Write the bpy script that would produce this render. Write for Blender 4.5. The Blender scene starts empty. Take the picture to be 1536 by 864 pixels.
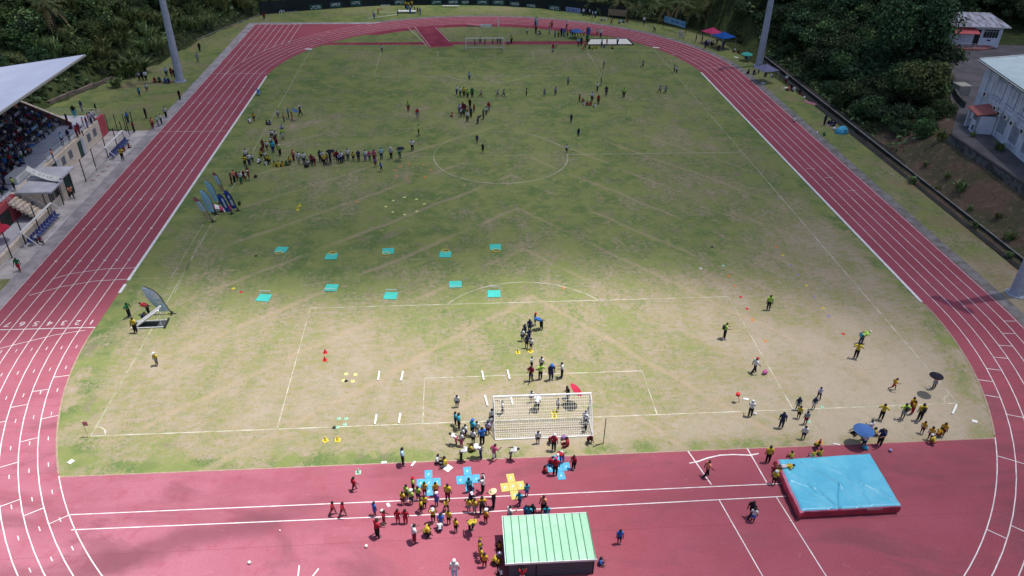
import bpy, bmesh, math, random
import numpy as np
from mathutils import Vector, Matrix, noise as mnoise
random.seed(7)
R = math.radians
PI = math.pi
scene = bpy.context.scene
COL = scene.collection

# ------------------------------------------------------------------ camera
# solved from the painted pitch: penalty areas, goal areas, halfway line
CX, CY, CZ = -6.005, -43.856, 39.983
FPX = 1133.26                      # focal length in pixels of a 1536 px wide frame
RX = Vector((0.99733247, -0.07151705, 0.01460299))
RU = Vector((0.02594264, 0.53429869, 0.84489756))
RF = Vector((0.06822694, 0.84226493, -0.53472878))
cam_d = bpy.data.cameras.new('camera')
cam = bpy.data.objects.new('camera', cam_d)
COL.objects.link(cam)
m = Matrix.Identity(4)
for i in range(3):
    m[i][0] = RX[i]; m[i][1] = RU[i]; m[i][2] = -RF[i]
m[0][3], m[1][3], m[2][3] = CX, CY, CZ
cam.matrix_world = m
cam_d.sensor_width = 36
cam_d.lens = FPX * 36 / 1536
cam_d.clip_end = 3000
scene.camera = cam


def at(px, py, z=0.0):
    """survey helper: where the sight line of a photo pixel meets the level z"""
    d = RX * ((px - 768) / FPX) + RU * (-(py - 432) / FPX) + RF
    t = (z - CZ) / d.z
    return Vector((CX + d.x * t, CY + d.y * t, z))


# ------------------------------------------------------------------ mesh builder
class MB:
    def __init__(s):
        s.v = []; s.f = []; s.m = []

    def add(s, verts, faces, mi=0):
        o = len(s.v)
        s.v.extend([tuple(p) for p in verts])
        s.f.extend([tuple(i + o for i in f) for f in faces])
        s.m.extend([mi] * len(faces))

    def box(s, x0, x1, y0, y1, z0, z1, mi=0, M=None):
        vs = [Vector((x, y, z)) for z in (z0, z1) for (x, y) in ((x0, y0), (x1, y0), (x1, y1), (x0, y1))]
        if M: vs = [M @ p for p in vs]
        s.add(vs, [(3, 2, 1, 0), (4, 5, 6, 7), (0, 1, 5, 4), (1, 2, 6, 5), (2, 3, 7, 6), (3, 0, 4, 7)], mi)

    def tube(s, a, b, r0, r1=None, n=8, mi=0, cap=True):
        a = Vector(a); b = Vector(b); r1 = r0 if r1 is None else r1
        d = (b - a)
        if d.length < 1e-6: return
        d.normalize()
        u = d.orthogonal().normalized(); w = d.cross(u)
        vs = []
        for p, r in ((a, r0), (b, r1)):
            for k in range(n):
                t = 2 * PI * k / n
                vs.append(p + (u * math.cos(t) + w * math.sin(t)) * r)
        fs = [(k, (k + 1) % n, n + (k + 1) % n, n + k) for k in range(n)]
        if cap: fs += [tuple(range(n - 1, -1, -1)), tuple(range(n, 2 * n))]
        s.add(vs, fs, mi)

    def path(s, pts, r, n=6, mi=0):
        for a, b in zip(pts[:-1], pts[1:]): s.tube(a, b, r, r, n, mi)

    def poly(s, pts, z=None, mi=0):
        s.add([(p[0], p[1], p[2] if z is None else z) for p in pts], [tuple(range(len(pts)))], mi)

    def prism(s, pts, z0, z1, mi=0):
        n = len(pts)
        vs = [(p[0], p[1], z0) for p in pts] + [(p[0], p[1], z1) for p in pts]
        s.add(vs, [tuple(range(n - 1, -1, -1)), tuple(range(n, 2 * n))] + [(k, (k + 1) % n, n + (k + 1) % n, n + k) for k in range(n)], mi)

    def lathe(s, prof, c=(0, 0, 0), n=12, mi=0):
        o = []
        for r, z in prof:
            for k in range(n):
                t = 2 * PI * k / n
                o.append((c[0] + r * math.cos(t), c[1] + r * math.sin(t), c[2] + z))
        fs = []
        for j in range(len(prof) - 1):
            for k in range(n):
                fs.append((j * n + k, j * n + (k + 1) % n, (j + 1) * n + (k + 1) % n, (j + 1) * n + k))
        s.add(o, fs, mi)

    def mesh(s, name, mats, smooth=False):
        me = bpy.data.meshes.new(name)
        me.from_pydata(s.v, [], s.f)
        for mt in (mats if isinstance(mats, (list, tuple)) else [mats]): me.materials.append(mt)
        me.polygons.foreach_set('material_index', s.m)
        if smooth: me.polygons.foreach_set('use_smooth', [True] * len(s.f))
        me.validate(); me.update()
        return me

    def build(s, name, mats, parent=None, smooth=False, loc=None, rot=None, bevel=0):
        o = bpy.data.objects.new(name, s.mesh(name, mats, smooth))
        COL.objects.link(o)
        if parent: o.parent = parent
        if loc is not None: o.location = loc
        if rot is not None: o.rotation_euler = rot
        if bevel:
            b = o.modifiers.new('bevel', 'BEVEL'); b.width = bevel; b.segments = 2; b.limit_method = 'ANGLE'
        return o


def tag(o, label=None, cat=None, group=None, kind=None):
    if label: o['label'] = label
    if cat: o['category'] = cat
    if group: o['group'] = group
    if kind: o['kind'] = kind
    return o


def struct(o): o['kind'] = 'structure'; return o


def empty(name, loc=(0, 0, 0), rz=0.0, label=None, cat=None, group=None):
    o = bpy.data.objects.new(name, None); COL.objects.link(o)
    o.location = loc; o.rotation_euler = (0, 0, rz); o.empty_display_size = .3
    return tag(o, label, cat, group)


KIDS = {}


def copy_tree(o, parent=None):
    c = o.copy(); COL.objects.link(c)
    if parent: c.parent = parent
    for ch in list(o.children): copy_tree(ch, c)
    return c


# ------------------------------------------------------------------ materials
class NT:
    def __init__(s, name):
        s.mat = bpy.data.materials.new(name); s.mat.use_nodes = True
        s.t = s.mat.node_tree; s.t.nodes.clear()
        s.out = s.t.nodes.new('ShaderNodeOutputMaterial')
        s.geo = None

    def n(s, typ, **kw):
        nd = s.t.nodes.new(typ)
        for k, v in kw.items():
            if k.startswith('_'): setattr(nd, k[1:], v)
        return nd

    def link(s, a, b): s.t.links.new(a, b)

    def val(s, sock, v):
        if hasattr(v, 'is_output'): s.link(v, sock)
        else:
            if isinstance(v, (tuple, list)) and len(v) == 3 and sock.type == 'RGBA': v = (*v, 1)
            sock.default_value = v

    def math(s, op, a, b=0.0, c=None, clamp=False):
        nd = s.n('ShaderNodeMath', _operation=op, _use_clamp=clamp)
        s.val(nd.inputs[0], a); s.val(nd.inputs[1], b)
        if c is not None: s.val(nd.inputs[2], c)
        return nd.outputs[0]

    def pos(s):
        if s.geo is None: s.geo = s.n('ShaderNodeTexCoord').outputs['Object']
        return s.geo

    def xyz(s):
        nd = s.n('ShaderNodeSeparateXYZ'); s.link(s.pos(), nd.inputs[0]); return nd.outputs

    def noise(s, scale, detail=3, rough=.55, stretch=None, dist=0):
        nd = s.n('ShaderNodeTexNoise')
        v = s.pos()
        if stretch:
            mp = s.n('ShaderNodeMapping'); s.link(v, mp.inputs[0]); mp.inputs['Scale'].default_value = stretch; v = mp.outputs[0]
        s.link(v, nd.inputs['Vector'])
        nd.inputs['Scale'].default_value = scale; nd.inputs['Detail'].default_value = detail
        nd.inputs['Roughness'].default_value = rough; nd.inputs['Distortion'].default_value = dist
        return nd.outputs['Fac']

    def ramp(s, f, a, b):          # smooth 0..1 between a and b
        nd = s.n('ShaderNodeMapRange', _interpolation_type='SMOOTHSTEP')
        s.val(nd.inputs[0], f); s.val(nd.inputs[1], a); s.val(nd.inputs[2], b)
        return nd.outputs[0]

    def mix(s, f, a, b):
        nd = s.n('ShaderNodeMix', _data_type='RGBA')
        s.val(nd.inputs[0], f); s.val(nd.inputs[6], a); s.val(nd.inputs[7], b)
        return nd.outputs[2]

    def bsdf(s, col, rough=.8, spec=.3, bump=None, bs=.3, bd=.02, metal=0, trans=0):
        b = s.n('ShaderNodeBsdfPrincipled')
        s.val(b.inputs['Base Color'], col); s.val(b.inputs['Roughness'], rough)
        b.inputs['Specular IOR Level'].default_value = spec; b.inputs['Metallic'].default_value = metal
        if bump is not None:
            bn = s.n('ShaderNodeBump'); bn.inputs['Strength'].default_value = bs; bn.inputs['Distance'].default_value = bd
            s.link(bump, bn.inputs['Height']); s.link(bn.outputs[0], b.inputs['Normal'])
        s.link(b.outputs[0], s.out.inputs[0])
        return s.mat


def pm(name, c, c2=None, scale=3.0, rough=.75, spec=.3, bs=0.0, metal=0, lo=.35, hi=.65, stretch=None):
    """plain procedural paint / cloth / concrete: two close tones mixed by noise"""
    t = NT(name)
    c2 = c2 or tuple(x * .82 for x in c)
    f = t.noise(scale, 4, .6, stretch)
    col = t.mix(t.ramp(f, lo, hi), c, c2)
    return t.bsdf(col, rough, spec, t.noise(scale * 6, 3) if bs else None, bs or .1, .02, metal)


M = {}
M['white'] = pm('white_paint', (.72, .72, .72), (.6, .6, .6), 2)
M['line'] = pm('track_line_paint', (.74, .70, .71), (.56, .50, .52), 1.3, .7)
M['black'] = pm('black_plastic', (.02, .02, .022))
M['steel'] = pm('galvanised_steel', (.40, .43, .53), (.33, .36, .45), 1.5, .6, .3)
M['darksteel'] = pm('dark_green_steel', (.035, .045, .045))
M['alu'] = pm('aluminium', (.55, .56, .57), (.45, .46, .47), 3, .45, .5)
M['concrete'] = pm('pale_concrete', (.50, .455, .455), (.34, .31, .32), .55, .9, .2, .2)
M['concrete2'] = pm('grey_concrete', (.54, .545, .62), (.44, .45, .52), .6, .9, .1, .15)
M['asphalt_grey'] = pm('grey_apron', (.36, .33, .345), (.24, .22, .235), .6, .9, .1, .2)
M['road'] = pm('road_asphalt', (.125, .115, .13), (.085, .08, .088), .35, .9, .2, .25)
M['beige'] = pm('beige_render', (.72, .61, .50), (.62, .52, .43), .8, .9, .15)
M['redwall'] = pm('red_wall_paint', (.50, .09, .11), (.40, .07, .09), .8, .8)
M['roofwhite'] = pm('pale_roof_sheet', (.66, .69, .84), (.60, .63, .79), .25, .6, .2)
M['darkgreen'] = pm('dark_green_paint', (.03, .07, .065))
M['glass'] = pm('dark_glass', (.02, .025, .03), None, 2, .15, .5)


def cloth(name, c, c2=None, scale=2.0, tr_=.5):
    t = NT(name); col = t.mix(t.ramp(t.noise(scale, 3), .35, .65), c, c2 or tuple(x * .85 for x in c))
    a = t.n('ShaderNodeBsdfDiffuse'); b_ = t.n('ShaderNodeBsdfTranslucent'); mx = t.n('ShaderNodeMixShader'); mx.inputs[0].default_value = tr_
    t.link(col, a.inputs[0]); t.link(col, b_.inputs[0]); t.link(a.outputs[0], mx.inputs[1]); t.link(b_.outputs[0], mx.inputs[2]); t.link(mx.outputs[0], t.out.inputs[0])
    return t.mat


M['seat_blue'] = pm('blue_seat_plastic', (.04, .06, .22))
M['damp_shade'] = pm('damp_concrete_and_shade', (.035, .034, .036), (.02, .02, .02), .6, .8)  # damp drain concrete; also stands for shade in openings and lattice holes
M['palecon'] = pm('weathered_coping', (.22, .215, .21), (.13, .13, .13), 1.5, .9)
# ------------------------------------------------------------------ light
w = bpy.data.worlds.new('World'); scene.world = w; w.use_nodes = True
SUN = Vector((0.27, 0.055, 1.0)).normalized()
elev = math.asin(SUN.z); azim = math.atan2(SUN.x, SUN.y)
wt = w.node_tree; wt.nodes.clear()
wo = wt.nodes.new('ShaderNodeOutputWorld'); bg = wt.nodes.new('ShaderNodeBackground'); sk = wt.nodes.new('ShaderNodeTexSky')
sk.sky_type = 'NISHITA'; sk.sun_disc = False; sk.sun_elevation = elev; sk.sun_rotation = azim
sk.air_density = 1.0; sk.dust_density = 2.0
bg.inputs[1].default_value = 0.11
wt.links.new(sk.outputs[0], bg.inputs[0]); wt.links.new(bg.outputs[0], wo.inputs[0])
sd = bpy.data.lights.new('sun', 'SUN'); sd.energy = 5.0; sd.angle = R(.53); sd.color = (1, .965, .90)
sun = bpy.data.objects.new('sun', sd); COL.objects.link(sun)
sun.rotation_euler = SUN.to_track_quat('Z', 'Y').to_euler(); sun.location = (40, 10, 120)
scene.view_settings.view_transform = 'Standard'; scene.view_settings.look = 'None'
scene.view_settings.exposure = 0.25; scene.view_settings.gamma = 1
scene.view_settings.use_curve_mapping = False
scene.cycles.use_denoising = True
scene.cycles.max_bounces = 5; scene.cycles.diffuse_bounces = 2; scene.cycles.glossy_bounces = 2
scene.cycles.transmission_bounces = 2; scene.cycles.volume_bounces = 0; scene.cycles.transparent_max_bounces = 6
scene.cycles.use_adaptive_sampling = True; scene.cycles.adaptive_threshold = .02


def sstep(a, b, x):
    t = max(0., min(1., (x - a) / (b - a))); return t * t * (3 - 2 * t)


# ------------------------------------------------------------------ unseen passing cloud, its thickness shaped to shade the ground as wanted
def sunlit(x, y):
    """share of the sunlight that reaches the ground at (x, y) on this partly cloudy day"""
    n1 = mnoise.noise(Vector((x * .045, y * .045, 3.1))); n2 = mnoise.noise(Vector((x * .12, y * .12, 9.7)))
    n = n1 * 5 + n2 * 2.2
    edge = 21 + n - .0045 * (x + 6) ** 2
    a = 1 - sstep(edge - 7, edge + 9, y)               # the clear patch over the near half
    b = 1 - .50 * sstep(0, 26, x + n * 1.2 - .35 * (y + 5))    # thin veil over the near right
    b *= 1 - .62 * sstep(-16, 22, x + n * .8) * sstep(-2.5, -6, y + .2 * n)
    b *= 1 - .58 * sstep(33, 40, x + .3 * n)
    c = .15 * sstep(112, 134, y + n) * (1 - sstep(28, 50, abs(x - 2)))
    sh = .09 + .13 * sstep(-52, -62, x + n) + .06 * sstep(52, 60, x) * (1 - sstep(70, 110, y)) + .17 * sstep(138, 150, y) + .11 * sstep(88, 125, y) * sstep(44, 56, x) + .11 * math.exp(-((x - 1) / 26) ** 2) * (1 - sstep(85, 118, y)) + c + .015 * n1
    return max(sh, a * b + sh * (1 - a * b))


H = 520.0
nx, ny = 88, 84
xs = np.linspace(-170, 190, nx); ys = np.linspace(-75, 225, ny)
den = .03
th = np.zeros((nx, ny))
for i, x in enumerate(xs):
    for j, y in enumerate(ys):
        e = min(i, nx - 1 - i, j, ny - 1 - j) / 9.0
        t = -math.log(max(.05, sunlit(x, y))) / den
        t *= (.88 + .24 * mnoise.noise(Vector((x * .03, y * .03, 21))))
        th[i, j] = t * min(1, e)
th[th < 1.2] = 0
c = MB()
idx = {}
for i, x in enumerate(xs):
    for j, y in enumerate(ys):
        ox = x + SUN.x / SUN.z * H; oy = y + SUN.y / SUN.z * H
        base = H + 5 * mnoise.noise(Vector((x * .02, y * .02, 5)))
        idx[i, j, 0] = len(c.v); c.v.append((ox, oy, base - .4 * th[i, j]))
        if th[i, j] > 0: idx[i, j, 1] = len(c.v); c.v.append((ox, oy, base + .6 * th[i, j]))
        else: idx[i, j, 1] = idx[i, j, 0]
for i in range(nx - 1):
    for j in range(ny - 1):
        q = [(i, j), (i + 1, j), (i + 1, j + 1), (i, j + 1)]
        if max(th[a] for a in q) == 0: continue
        for lv in (1, 0):
            f = []
            for a in (q if lv else q[::-1]):
                k = idx[a[0], a[1], lv]
                if k not in f: f.append(k)
            c.f.append(tuple(f)); c.m.append(0)
t = NT('cloud_vapour')
pv = t.n('ShaderNodeVolumePrincipled'); pv.inputs['Density'].default_value = den; pv.inputs['Color'].default_value = (.96, .97, 1, 1); pv.inputs['Anisotropy'].default_value = .3
t.link(pv.outputs[0], t.out.inputs['Volume'])
cl = c.build('cloud', t.mat); tag(cl, 'unseen grey white cloud high over the sports ground, shaped to shade it', 'cloud', kind='stuff')

# ------------------------------------------------------------------ terrain
LEFT = [(-90, 48), (-78, 58), (-70, 66), (-69, 77), (-65.8, 85), (-63, 92), (-60, 99), (-57.8, 115), (-52.2, 132), (-48, 142), (-40, 147)]


def xleft(y):
    for (a, b), (c_, d) in zip(LEFT[:-1], LEFT[1:]):
        if b <= y <= d: return a + (c_ - a) * (y - b) / (d - b)
    return -90 if y < 48 else -40 + (y - 147) * 2


XT = [(-60, 57.9), (46, 58.2), (55, 64.6), (61, 67), (69, 71.4), (82, 76.5), (90, 80), (120, 92), (400, 200)]


def xtop(y):
    for (b, a), (d, c_) in zip(XT[:-1], XT[1:]):
        if b <= y <= d: return a + (c_ - a) * (y - b) / (d - b)
    return 58


def ground(x, y):
    z = 0.0
    dl = xleft(y) - x
    if dl > 0 and y > 20: z = min(46, .62 * dl + 1.2 * sstep(0, 4, dl))
    xb = 54.2 if y < 112 else 54.2 - (y - 112) * .4
    if x > xb:
        t_ = (x - xb) / max(1, xtop(y) - xb)
        z = 4.5 * min(1, t_ ** .9)
        if y > 74: z += sstep(74, 110, y) * .42 * min(x - xb, 22) * (1 - sstep(xtop(y) - 8, xtop(y), x))
        if y > 100: z += (y - 100) * .38
        if x > 100: z += (x - 100) * .3
    if y > 149 and -48 <= x <= xb: z += (y - 149) * .28
    return z


tb = MB()
gx = np.concatenate([np.linspace(-420, -130, 14), np.linspace(-125, 125, 126), np.linspace(135, 420, 14)])
gy = np.concatenate([np.linspace(-160, -40, 10), np.linspace(-36, 200, 119), np.linspace(215, 520, 16)])
for y in gy:
    for x in gx:
        z = ground(x, y)
        if z > .3 and abs(z - 4.5) > .02: z += .35 * mnoise.noise(Vector((x * .25, y * .25, 0)))
        tb.v.append((x, y, z - (.06 if z < .01 else 0)))
W_ = len(gx)
for j in range(len(gy) - 1):
    for i in range(W_ - 1):
        a = j * W_ + i
        tb.f.append((a, a + 1, a + 1 + W_, a + W_)); tb.m.append(0)
t = NT('hillside_soil')
f1 = t.noise(.22, 5); f2 = t.noise(1.4, 4)
col = t.mix(t.ramp(f1, .42, .58), (.13, .085, .065), (.085, .08, .045))
col = t.mix(t.ramp(f2, .5, .72), col, (.17, .12, .09))
X, Y, Z_ = t.xyz()
bk = t.math('MULTIPLY', t.ramp(X, 40, 52), t.ramp(Y, 62, 54))
col = t.mix(bk, t.mix(t.ramp(f2, .4, .6), (.035, .050, .020), (.060, .075, .028)), col)
t.bsdf(col, .95, .1, t.noise(2.5, 5), .6, .15)
struct(tb.build('terrain', t.mat, smooth=True))

# ------------------------------------------------------------------ grass sheet
LAWN = [(-52, -40), (-52, 24), (-52.2, 64.4), (-69.5, 66.5), (-68.6, 77), (-65.4, 85), (-62.6, 92), (-59.6, 99), (-57.4, 115), (-51.8, 132), (-48.5, 137.5),
        (-41, 141.5), (-24, 146.5), (-2.8, 147.5), (14, 144.5), (24, 139.5), (31, 135), (38, 129.5), (43, 124), (49, 114), (50.5, 96), (52.2, 76), (52.4, 48), (52.3, 20), (52.3, -40)]
t = NT('worn_turf')
X, Y, Z_ = t.xyz()
big = t.noise(.055, 3, .5); mid = t.noise(.28, 5, .62); fine = t.noise(2.2, 5, .7); st = t.noise(.5, 4, .65, (1, .35, 1)); mot = t.noise(5.5, 4, .75)
dry = t.math('ADD', t.math('MULTIPLY', big, .9), t.math('MULTIPLY', mid, .75))
near = t.ramp(Y, 34, -6)
rgt = t.math('MULTIPLY', t.ramp(X, 2, 34), t.ramp(Y, 62, 10))
dry = t.math('ADD', dry, t.math('MULTIPLY', near, .34))
dry = t.math('ADD', dry, t.math('MULTIPLY', rgt, .26))
dry = t.math('ADD', dry, t.math('MULTIPLY', t.math('SUBTRACT', fine, .5), .9))
dry = t.math('ADD', dry, t.math('MULTIPLY', t.math('SUBTRACT', mot, .5), .85))
dry = t.math('ADD', dry, t.math('MULTIPLY', t.math('SUBTRACT', st, .5), .5))
# worn goal mouths and the herringbone of buried drains
gm = t.math('MULTIPLY', t.ramp(t.math('ABSOLUTE', X), 8, 1), t.ramp(t.math('ABSOLUTE', t.math('SUBTRACT', Y, 1.5)), 7, 0))
dry = t.math('ADD', dry, t.math('MULTIPLY', gm, .12))
# greener along the rims that the mower and the feet miss
yy_ = t.math('SUBTRACT', Y, 14.2); rad = t.math('SQRT', t.math('ADD', t.math('MULTIPLY', X, X), t.math('MULTIPLY', yy_, yy_)))
rim = t.math('MAXIMUM', t.math('MULTIPLY', t.ramp(rad, 35.2, 37.8), t.ramp(Y, 15, 8)), t.math('MULTIPLY', t.ramp(Y, -2.2, -3.6), t.ramp(Y, -6, -5)))
rim = t.math('MAXIMUM', rim, t.math('MULTIPLY', t.ramp(t.math('ABSOLUTE', X), 36.2, 38.4), t.ramp(t.math('ABSOLUTE', X), 40, 39)))
dry = t.math('SUBTRACT', dry, t.math('MULTIPLY', rim, t.math('MULTIPLY', t.ramp(t.noise(.35, 3), .3, .6), .36)))
d1 = t.ramp(dry, .80, 1.16)
green = t.mix(t.ramp(mid, .38, .62), (.185, .212, .075), (.098, .150, .050))
green = t.mix(t.ramp(t.noise(.9, 4, .7), .50, .68), green, (.215, .225, .090))
green = t.mix(t.math('MULTIPLY', t.ramp(t.noise(.42, 5, .7, None, .6), .54, .70), .8), green, (.19, .16, .115))
p1 = t.noise(1.55, 5, .7, (.7, 1.3, 1)); p2 = t.noise(.83, 5, .7, (.6, 1.4, 1)); p3 = t.noise(6.5, 3, .8)
drc = t.mix(t.ramp(p1, .42, .58), (.270, .230, .122), (.292, .236, .178))
drc = t.mix(t.math('MULTIPLY', t.ramp(p2, .50, .64), .75), drc, (.215, .215, .118))
drc = t.mix(t.ramp(dry, 1.10, 1.42), drc, (.325, .272, .212))
col = t.mix(d1, green, drc)
lum = t.n('ShaderNodeHueSaturation'); t.link(col, lum.inputs['Color']); t.link(t.math('ADD', .66, t.math('MULTIPLY', t.math('ADD', p3, t.math('MULTIPLY', p1, .4)), .50)), lum.inputs['Value']); col = lum.outputs[0]
col = t.mix(t.math('MULTIPLY', t.ramp(t.math('ADD', t.math('MULTIPLY', t.noise(1.1, 5, .75), .6), t.math('MULTIPLY', mot, .4)), .50, .62), t.math('MULTIPLY', near, .45)), col, (.165, .185, .075))
s1 = t.math('MULTIPLY', t.math('MAXIMUM', t.math('SUBTRACT', X, 1.0), 0.0), 1.2)
s2 = t.math('MULTIPLY', t.math('MAXIMUM', t.math('SUBTRACT', 1.0, X), 0.0), .84)
v = t.math('ADD', t.math('ADD', Y, s1), t.math('SUBTRACT', 0.0, t.math('MULTIPLY', s2, -1.0)))
v = t.math('ADD', v, t.math('MULTIPLY', t.math('SUBTRACT', t.noise(.12, 2), .5), 2.2))
ph = t.math('ABSOLUTE', t.math('SUBTRACT', t.math('FRACT', t.math('DIVIDE', t.math('SUBTRACT', v, 3.0), 9.6)), .5))
ln = t.math('MULTIPLY', t.ramp(ph, .060, .018), t.ramp(t.math('ADD', t.noise(.1, 3), t.math('MULTIPLY', fine, .25)), .50, .66))
ln = t.math('MULTIPLY', ln, t.math('MULTIPLY', t.ramp(Y, 74, 52), t.ramp(t.math('ABSOLUTE', X), 36, 28)))
col = t.mix(t.math('MULTIPLY', ln, .42), col, (.36, .27, .195))
# bare earth along the far and outer verges
vg = t.math('MULTIPLY', t.ramp(t.math('ABSOLUTE', X), 47.5, 50), t.ramp(t.noise(.18, 4), .5, .68))
col = t.mix(t.math('MULTIPLY', vg, .7), col, (.24, .17, .11))
hgt = t.math('ADD', mot, fine)
t.bsdf(col, .95, .1, hgt, .55, .06)
lb = MB(); lb.poly(LAWN, .004)
struct(lb.build('grass_field', t.mat))

# ------------------------------------------------------------------ running track
Y0, Y1, RI, LW = 14.2, 88.6, 38.95, 1.22
t = NT('track_rubber')
X, Y, Z_ = t.xyz()
a = t.noise(.16, 4, .6); b = t.noise(.9, 5, .65); g = t.noise(9, 3, .8); sk_ = t.noise(.35, 3, .5, (.18, 1, 1), 1.2)
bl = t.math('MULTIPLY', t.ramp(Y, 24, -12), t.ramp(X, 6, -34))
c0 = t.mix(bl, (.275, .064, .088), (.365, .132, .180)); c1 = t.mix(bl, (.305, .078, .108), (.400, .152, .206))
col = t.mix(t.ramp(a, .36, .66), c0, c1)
col = t.mix(t.math('MULTIPLY', t.ramp(b, .48, .72), .6), col, (.32, .075, .105))
col = t.mix(t.math('MULTIPLY', t.ramp(sk_, .56, .74), .55), col, (.24, .072, .092))
stn = t.math('MULTIPLY', t.ramp(t.noise(.10, 6, .62, (.8, 1.9, 1), 1.1), .50, .66), t.ramp(Y, 10, 0))
col = t.mix(t.math('MULTIPLY', stn, .6), col, (.17, .062, .078))
col = t.mix(t.ramp(g, .35, .75), t.mix(.12, col, (.16, .04, .06)), t.mix(.09, col, (.55, .28, .34)))
# the trodden runway strip and one long wet smear across the D
u_ = t.math('ADD', t.math('MULTIPLY', X, .32), t.math('MULTIPLY', Y, -1.0))
sm = t.math('MULTIPLY', t.ramp(t.math('ABSOLUTE', t.math('SUBTRACT', t.math('ADD', u_, t.math('MULTIPLY', t.noise(.25, 4), 3.0)), 4.0)), 1.5, .2), t.math('MULTIPLY', t.ramp(X, -14, -20), t.ramp(X, -31, -28)))
tro = t.math('MULTIPLY', t.math('MULTIPLY', t.ramp(Y, -3.5, -4.5), t.ramp(Y, -11, -8.5)), t.math('ADD', .25, t.math('MULTIPLY', t.ramp(t.noise(.2, 5, .65, (.6, 1.6, 1)), .4, .62), .75)))
tro = t.math('MULTIPLY', tro, t.ramp(t.math('ABSOLUTE', X), 36, 33))
col = t.mix(t.math('MULTIPLY', tro, .42), col, (.21, .058, .078))
col = t.mix(t.math('MULTIPLY', sm, .6), col, (.15, .055, .072))
scf = t.noise(1.7, 6, .75, (.35, 1.4, 1), .6)
col = t.mix(t.math('MULTIPLY', t.ramp(scf, .60, .74), .35), col, (.50, .24, .30))
seam = t.ramp(t.math('ABSOLUTE', t.math('SUBTRACT', t.math('FRACT', t.math('DIVIDE', Y, 7.3)), .5)), .006, .001)
col = t.mix(t.math('MULTIPLY', seam, .35), col, (.15, .04, .06))
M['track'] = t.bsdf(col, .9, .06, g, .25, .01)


def oval(r, n=64, rf=None, ycf=None):
    """closed loop at radius r: left straight up, far bend, right straight down, near bend"""
    pts = []
    for k in range(n + 1):
        q = PI - PI * k / n; pts.append((r * math.cos(q), Y1 + r * math.sin(q)))
    for k in range(n + 1):
        q = -PI * k / n; pts.append((r * math.cos(q), Y0 + r * math.sin(q)))
    return pts


def ring(mb, r0, r1, z, n=64):
    A, B = oval(r0, n), oval(r1, n); k = len(A)
    mb.add([(p[0], p[1], z) for p in A + B], [(i, k + i, k + (i + 1) % k, (i + 1) % k) for i in range(k)])


def strip(mb, pts, wd, z, closed=False):
    k = len(pts); o = []
    for i, p in enumerate(pts):
        p = Vector((p[0], p[1])); a_ = Vector(pts[(i - 1) % k][:2]) if (i or closed) else p; b_ = Vector(pts[(i + 1) % k][:2]) if (i < k - 1 or closed) else p
        d = (b_ - a_); d.normalize(); nrm = Vector((-d.y, d.x)) * wd / 2
        o += [(p.x + nrm.x, p.y + nrm.y, z), (p.x - nrm.x, p.y - nrm.y, z)]
    mb.add(o, [(2 * i, 2 * i + 1, (2 * i + 3) % (2 * k), (2 * i + 2) % (2 * k)) for i in range(k if closed else k - 1)])


ap = MB(); ring(ap, RI + 7.0, RI + 8.75, .008); struct(ap.build('track_apron', pm('gravelly_asphalt', (.24, .225, .235), (.14, .13, .125), .9, .95, .1, .3)))
ap = MB(); ap.add([(x, y, .0085) for x, y in ((-50.3, -40), (-48.3, -40), (-48.3, 129.6), (-50.3, 129.6))], [(0, 1, 2, 3)])
ap.add([(x, y, .0085) for x, y in ((-48.3, 128.21), (-22, 128.21), (-22, 129.8), (-48.3, 129.8))], [(0, 1, 2, 3)])
struct(ap.build('track_apron', M['asphalt_grey']))
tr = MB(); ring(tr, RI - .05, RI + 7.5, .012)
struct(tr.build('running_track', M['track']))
sp = MB()
sp.poly([(-48.8, -40), (-38.9, -40), (-38.9, Y1 + 4), (-38.9, 128.2), (-48.8, 128.2)], .010)
tri = [(46.2 * math.cos(q), Y1 + 46.2 * math.sin(q)) for q in np.linspace(PI - .5655, PI - 1.03, 12)]
sp.poly([(-39.0, 128.2)] + tri[::1][:0] + [(-39.0, 113.4)] + tri[1:-1] + [(-23.8, 128.2)], .0105)
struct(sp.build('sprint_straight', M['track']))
dd = MB()    # the near D, all rubber, and the far runway with its apron
arc = [((RI + .2) * math.cos(q), Y0 + (RI + .2) * math.sin(q)) for q in np.linspace(-PI + .487, -.487, 48)]
dd.poly(arc + [(34.6, -4.05), (-34.5, -4.05)], .0115)
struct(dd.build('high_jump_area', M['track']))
fd = MB()
fd.poly([at(478, 67.5), at(880, 66.5), at(880, 61.5), at(478, 64.2)], .0115)
fd.poly([at(644, 71.8), at(681, 69.5), at(655, 40), at(620, 40)], .0125)
A_ = [(39.3 * math.cos(q), Y1 + 39.3 * math.sin(q), .0112) for q in np.linspace(PI * .72, PI * .26, 28)]
B_ = [(37.1 * math.cos(q), Y1 + 37.1 * math.sin(q), .0112) for q in np.linspace(PI * .70, PI * .28, 28)]
fd.add(A_ + B_, [(i_, i_ + 1, 29 + i_, 28 + i_) for i_ in range(27)])
t = NT('dark_runway_rubber'); g_ = t.noise(6, 3, .7); col = t.mix(t.ramp(t.noise(.4, 4), .38, .62), (.200, .036, .062), (.26, .052, .082)); M['runway'] = t.bsdf(col, .9, .06, g_, .25, .01)
struct(fd.build('jump_runway', M['runway']))

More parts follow.
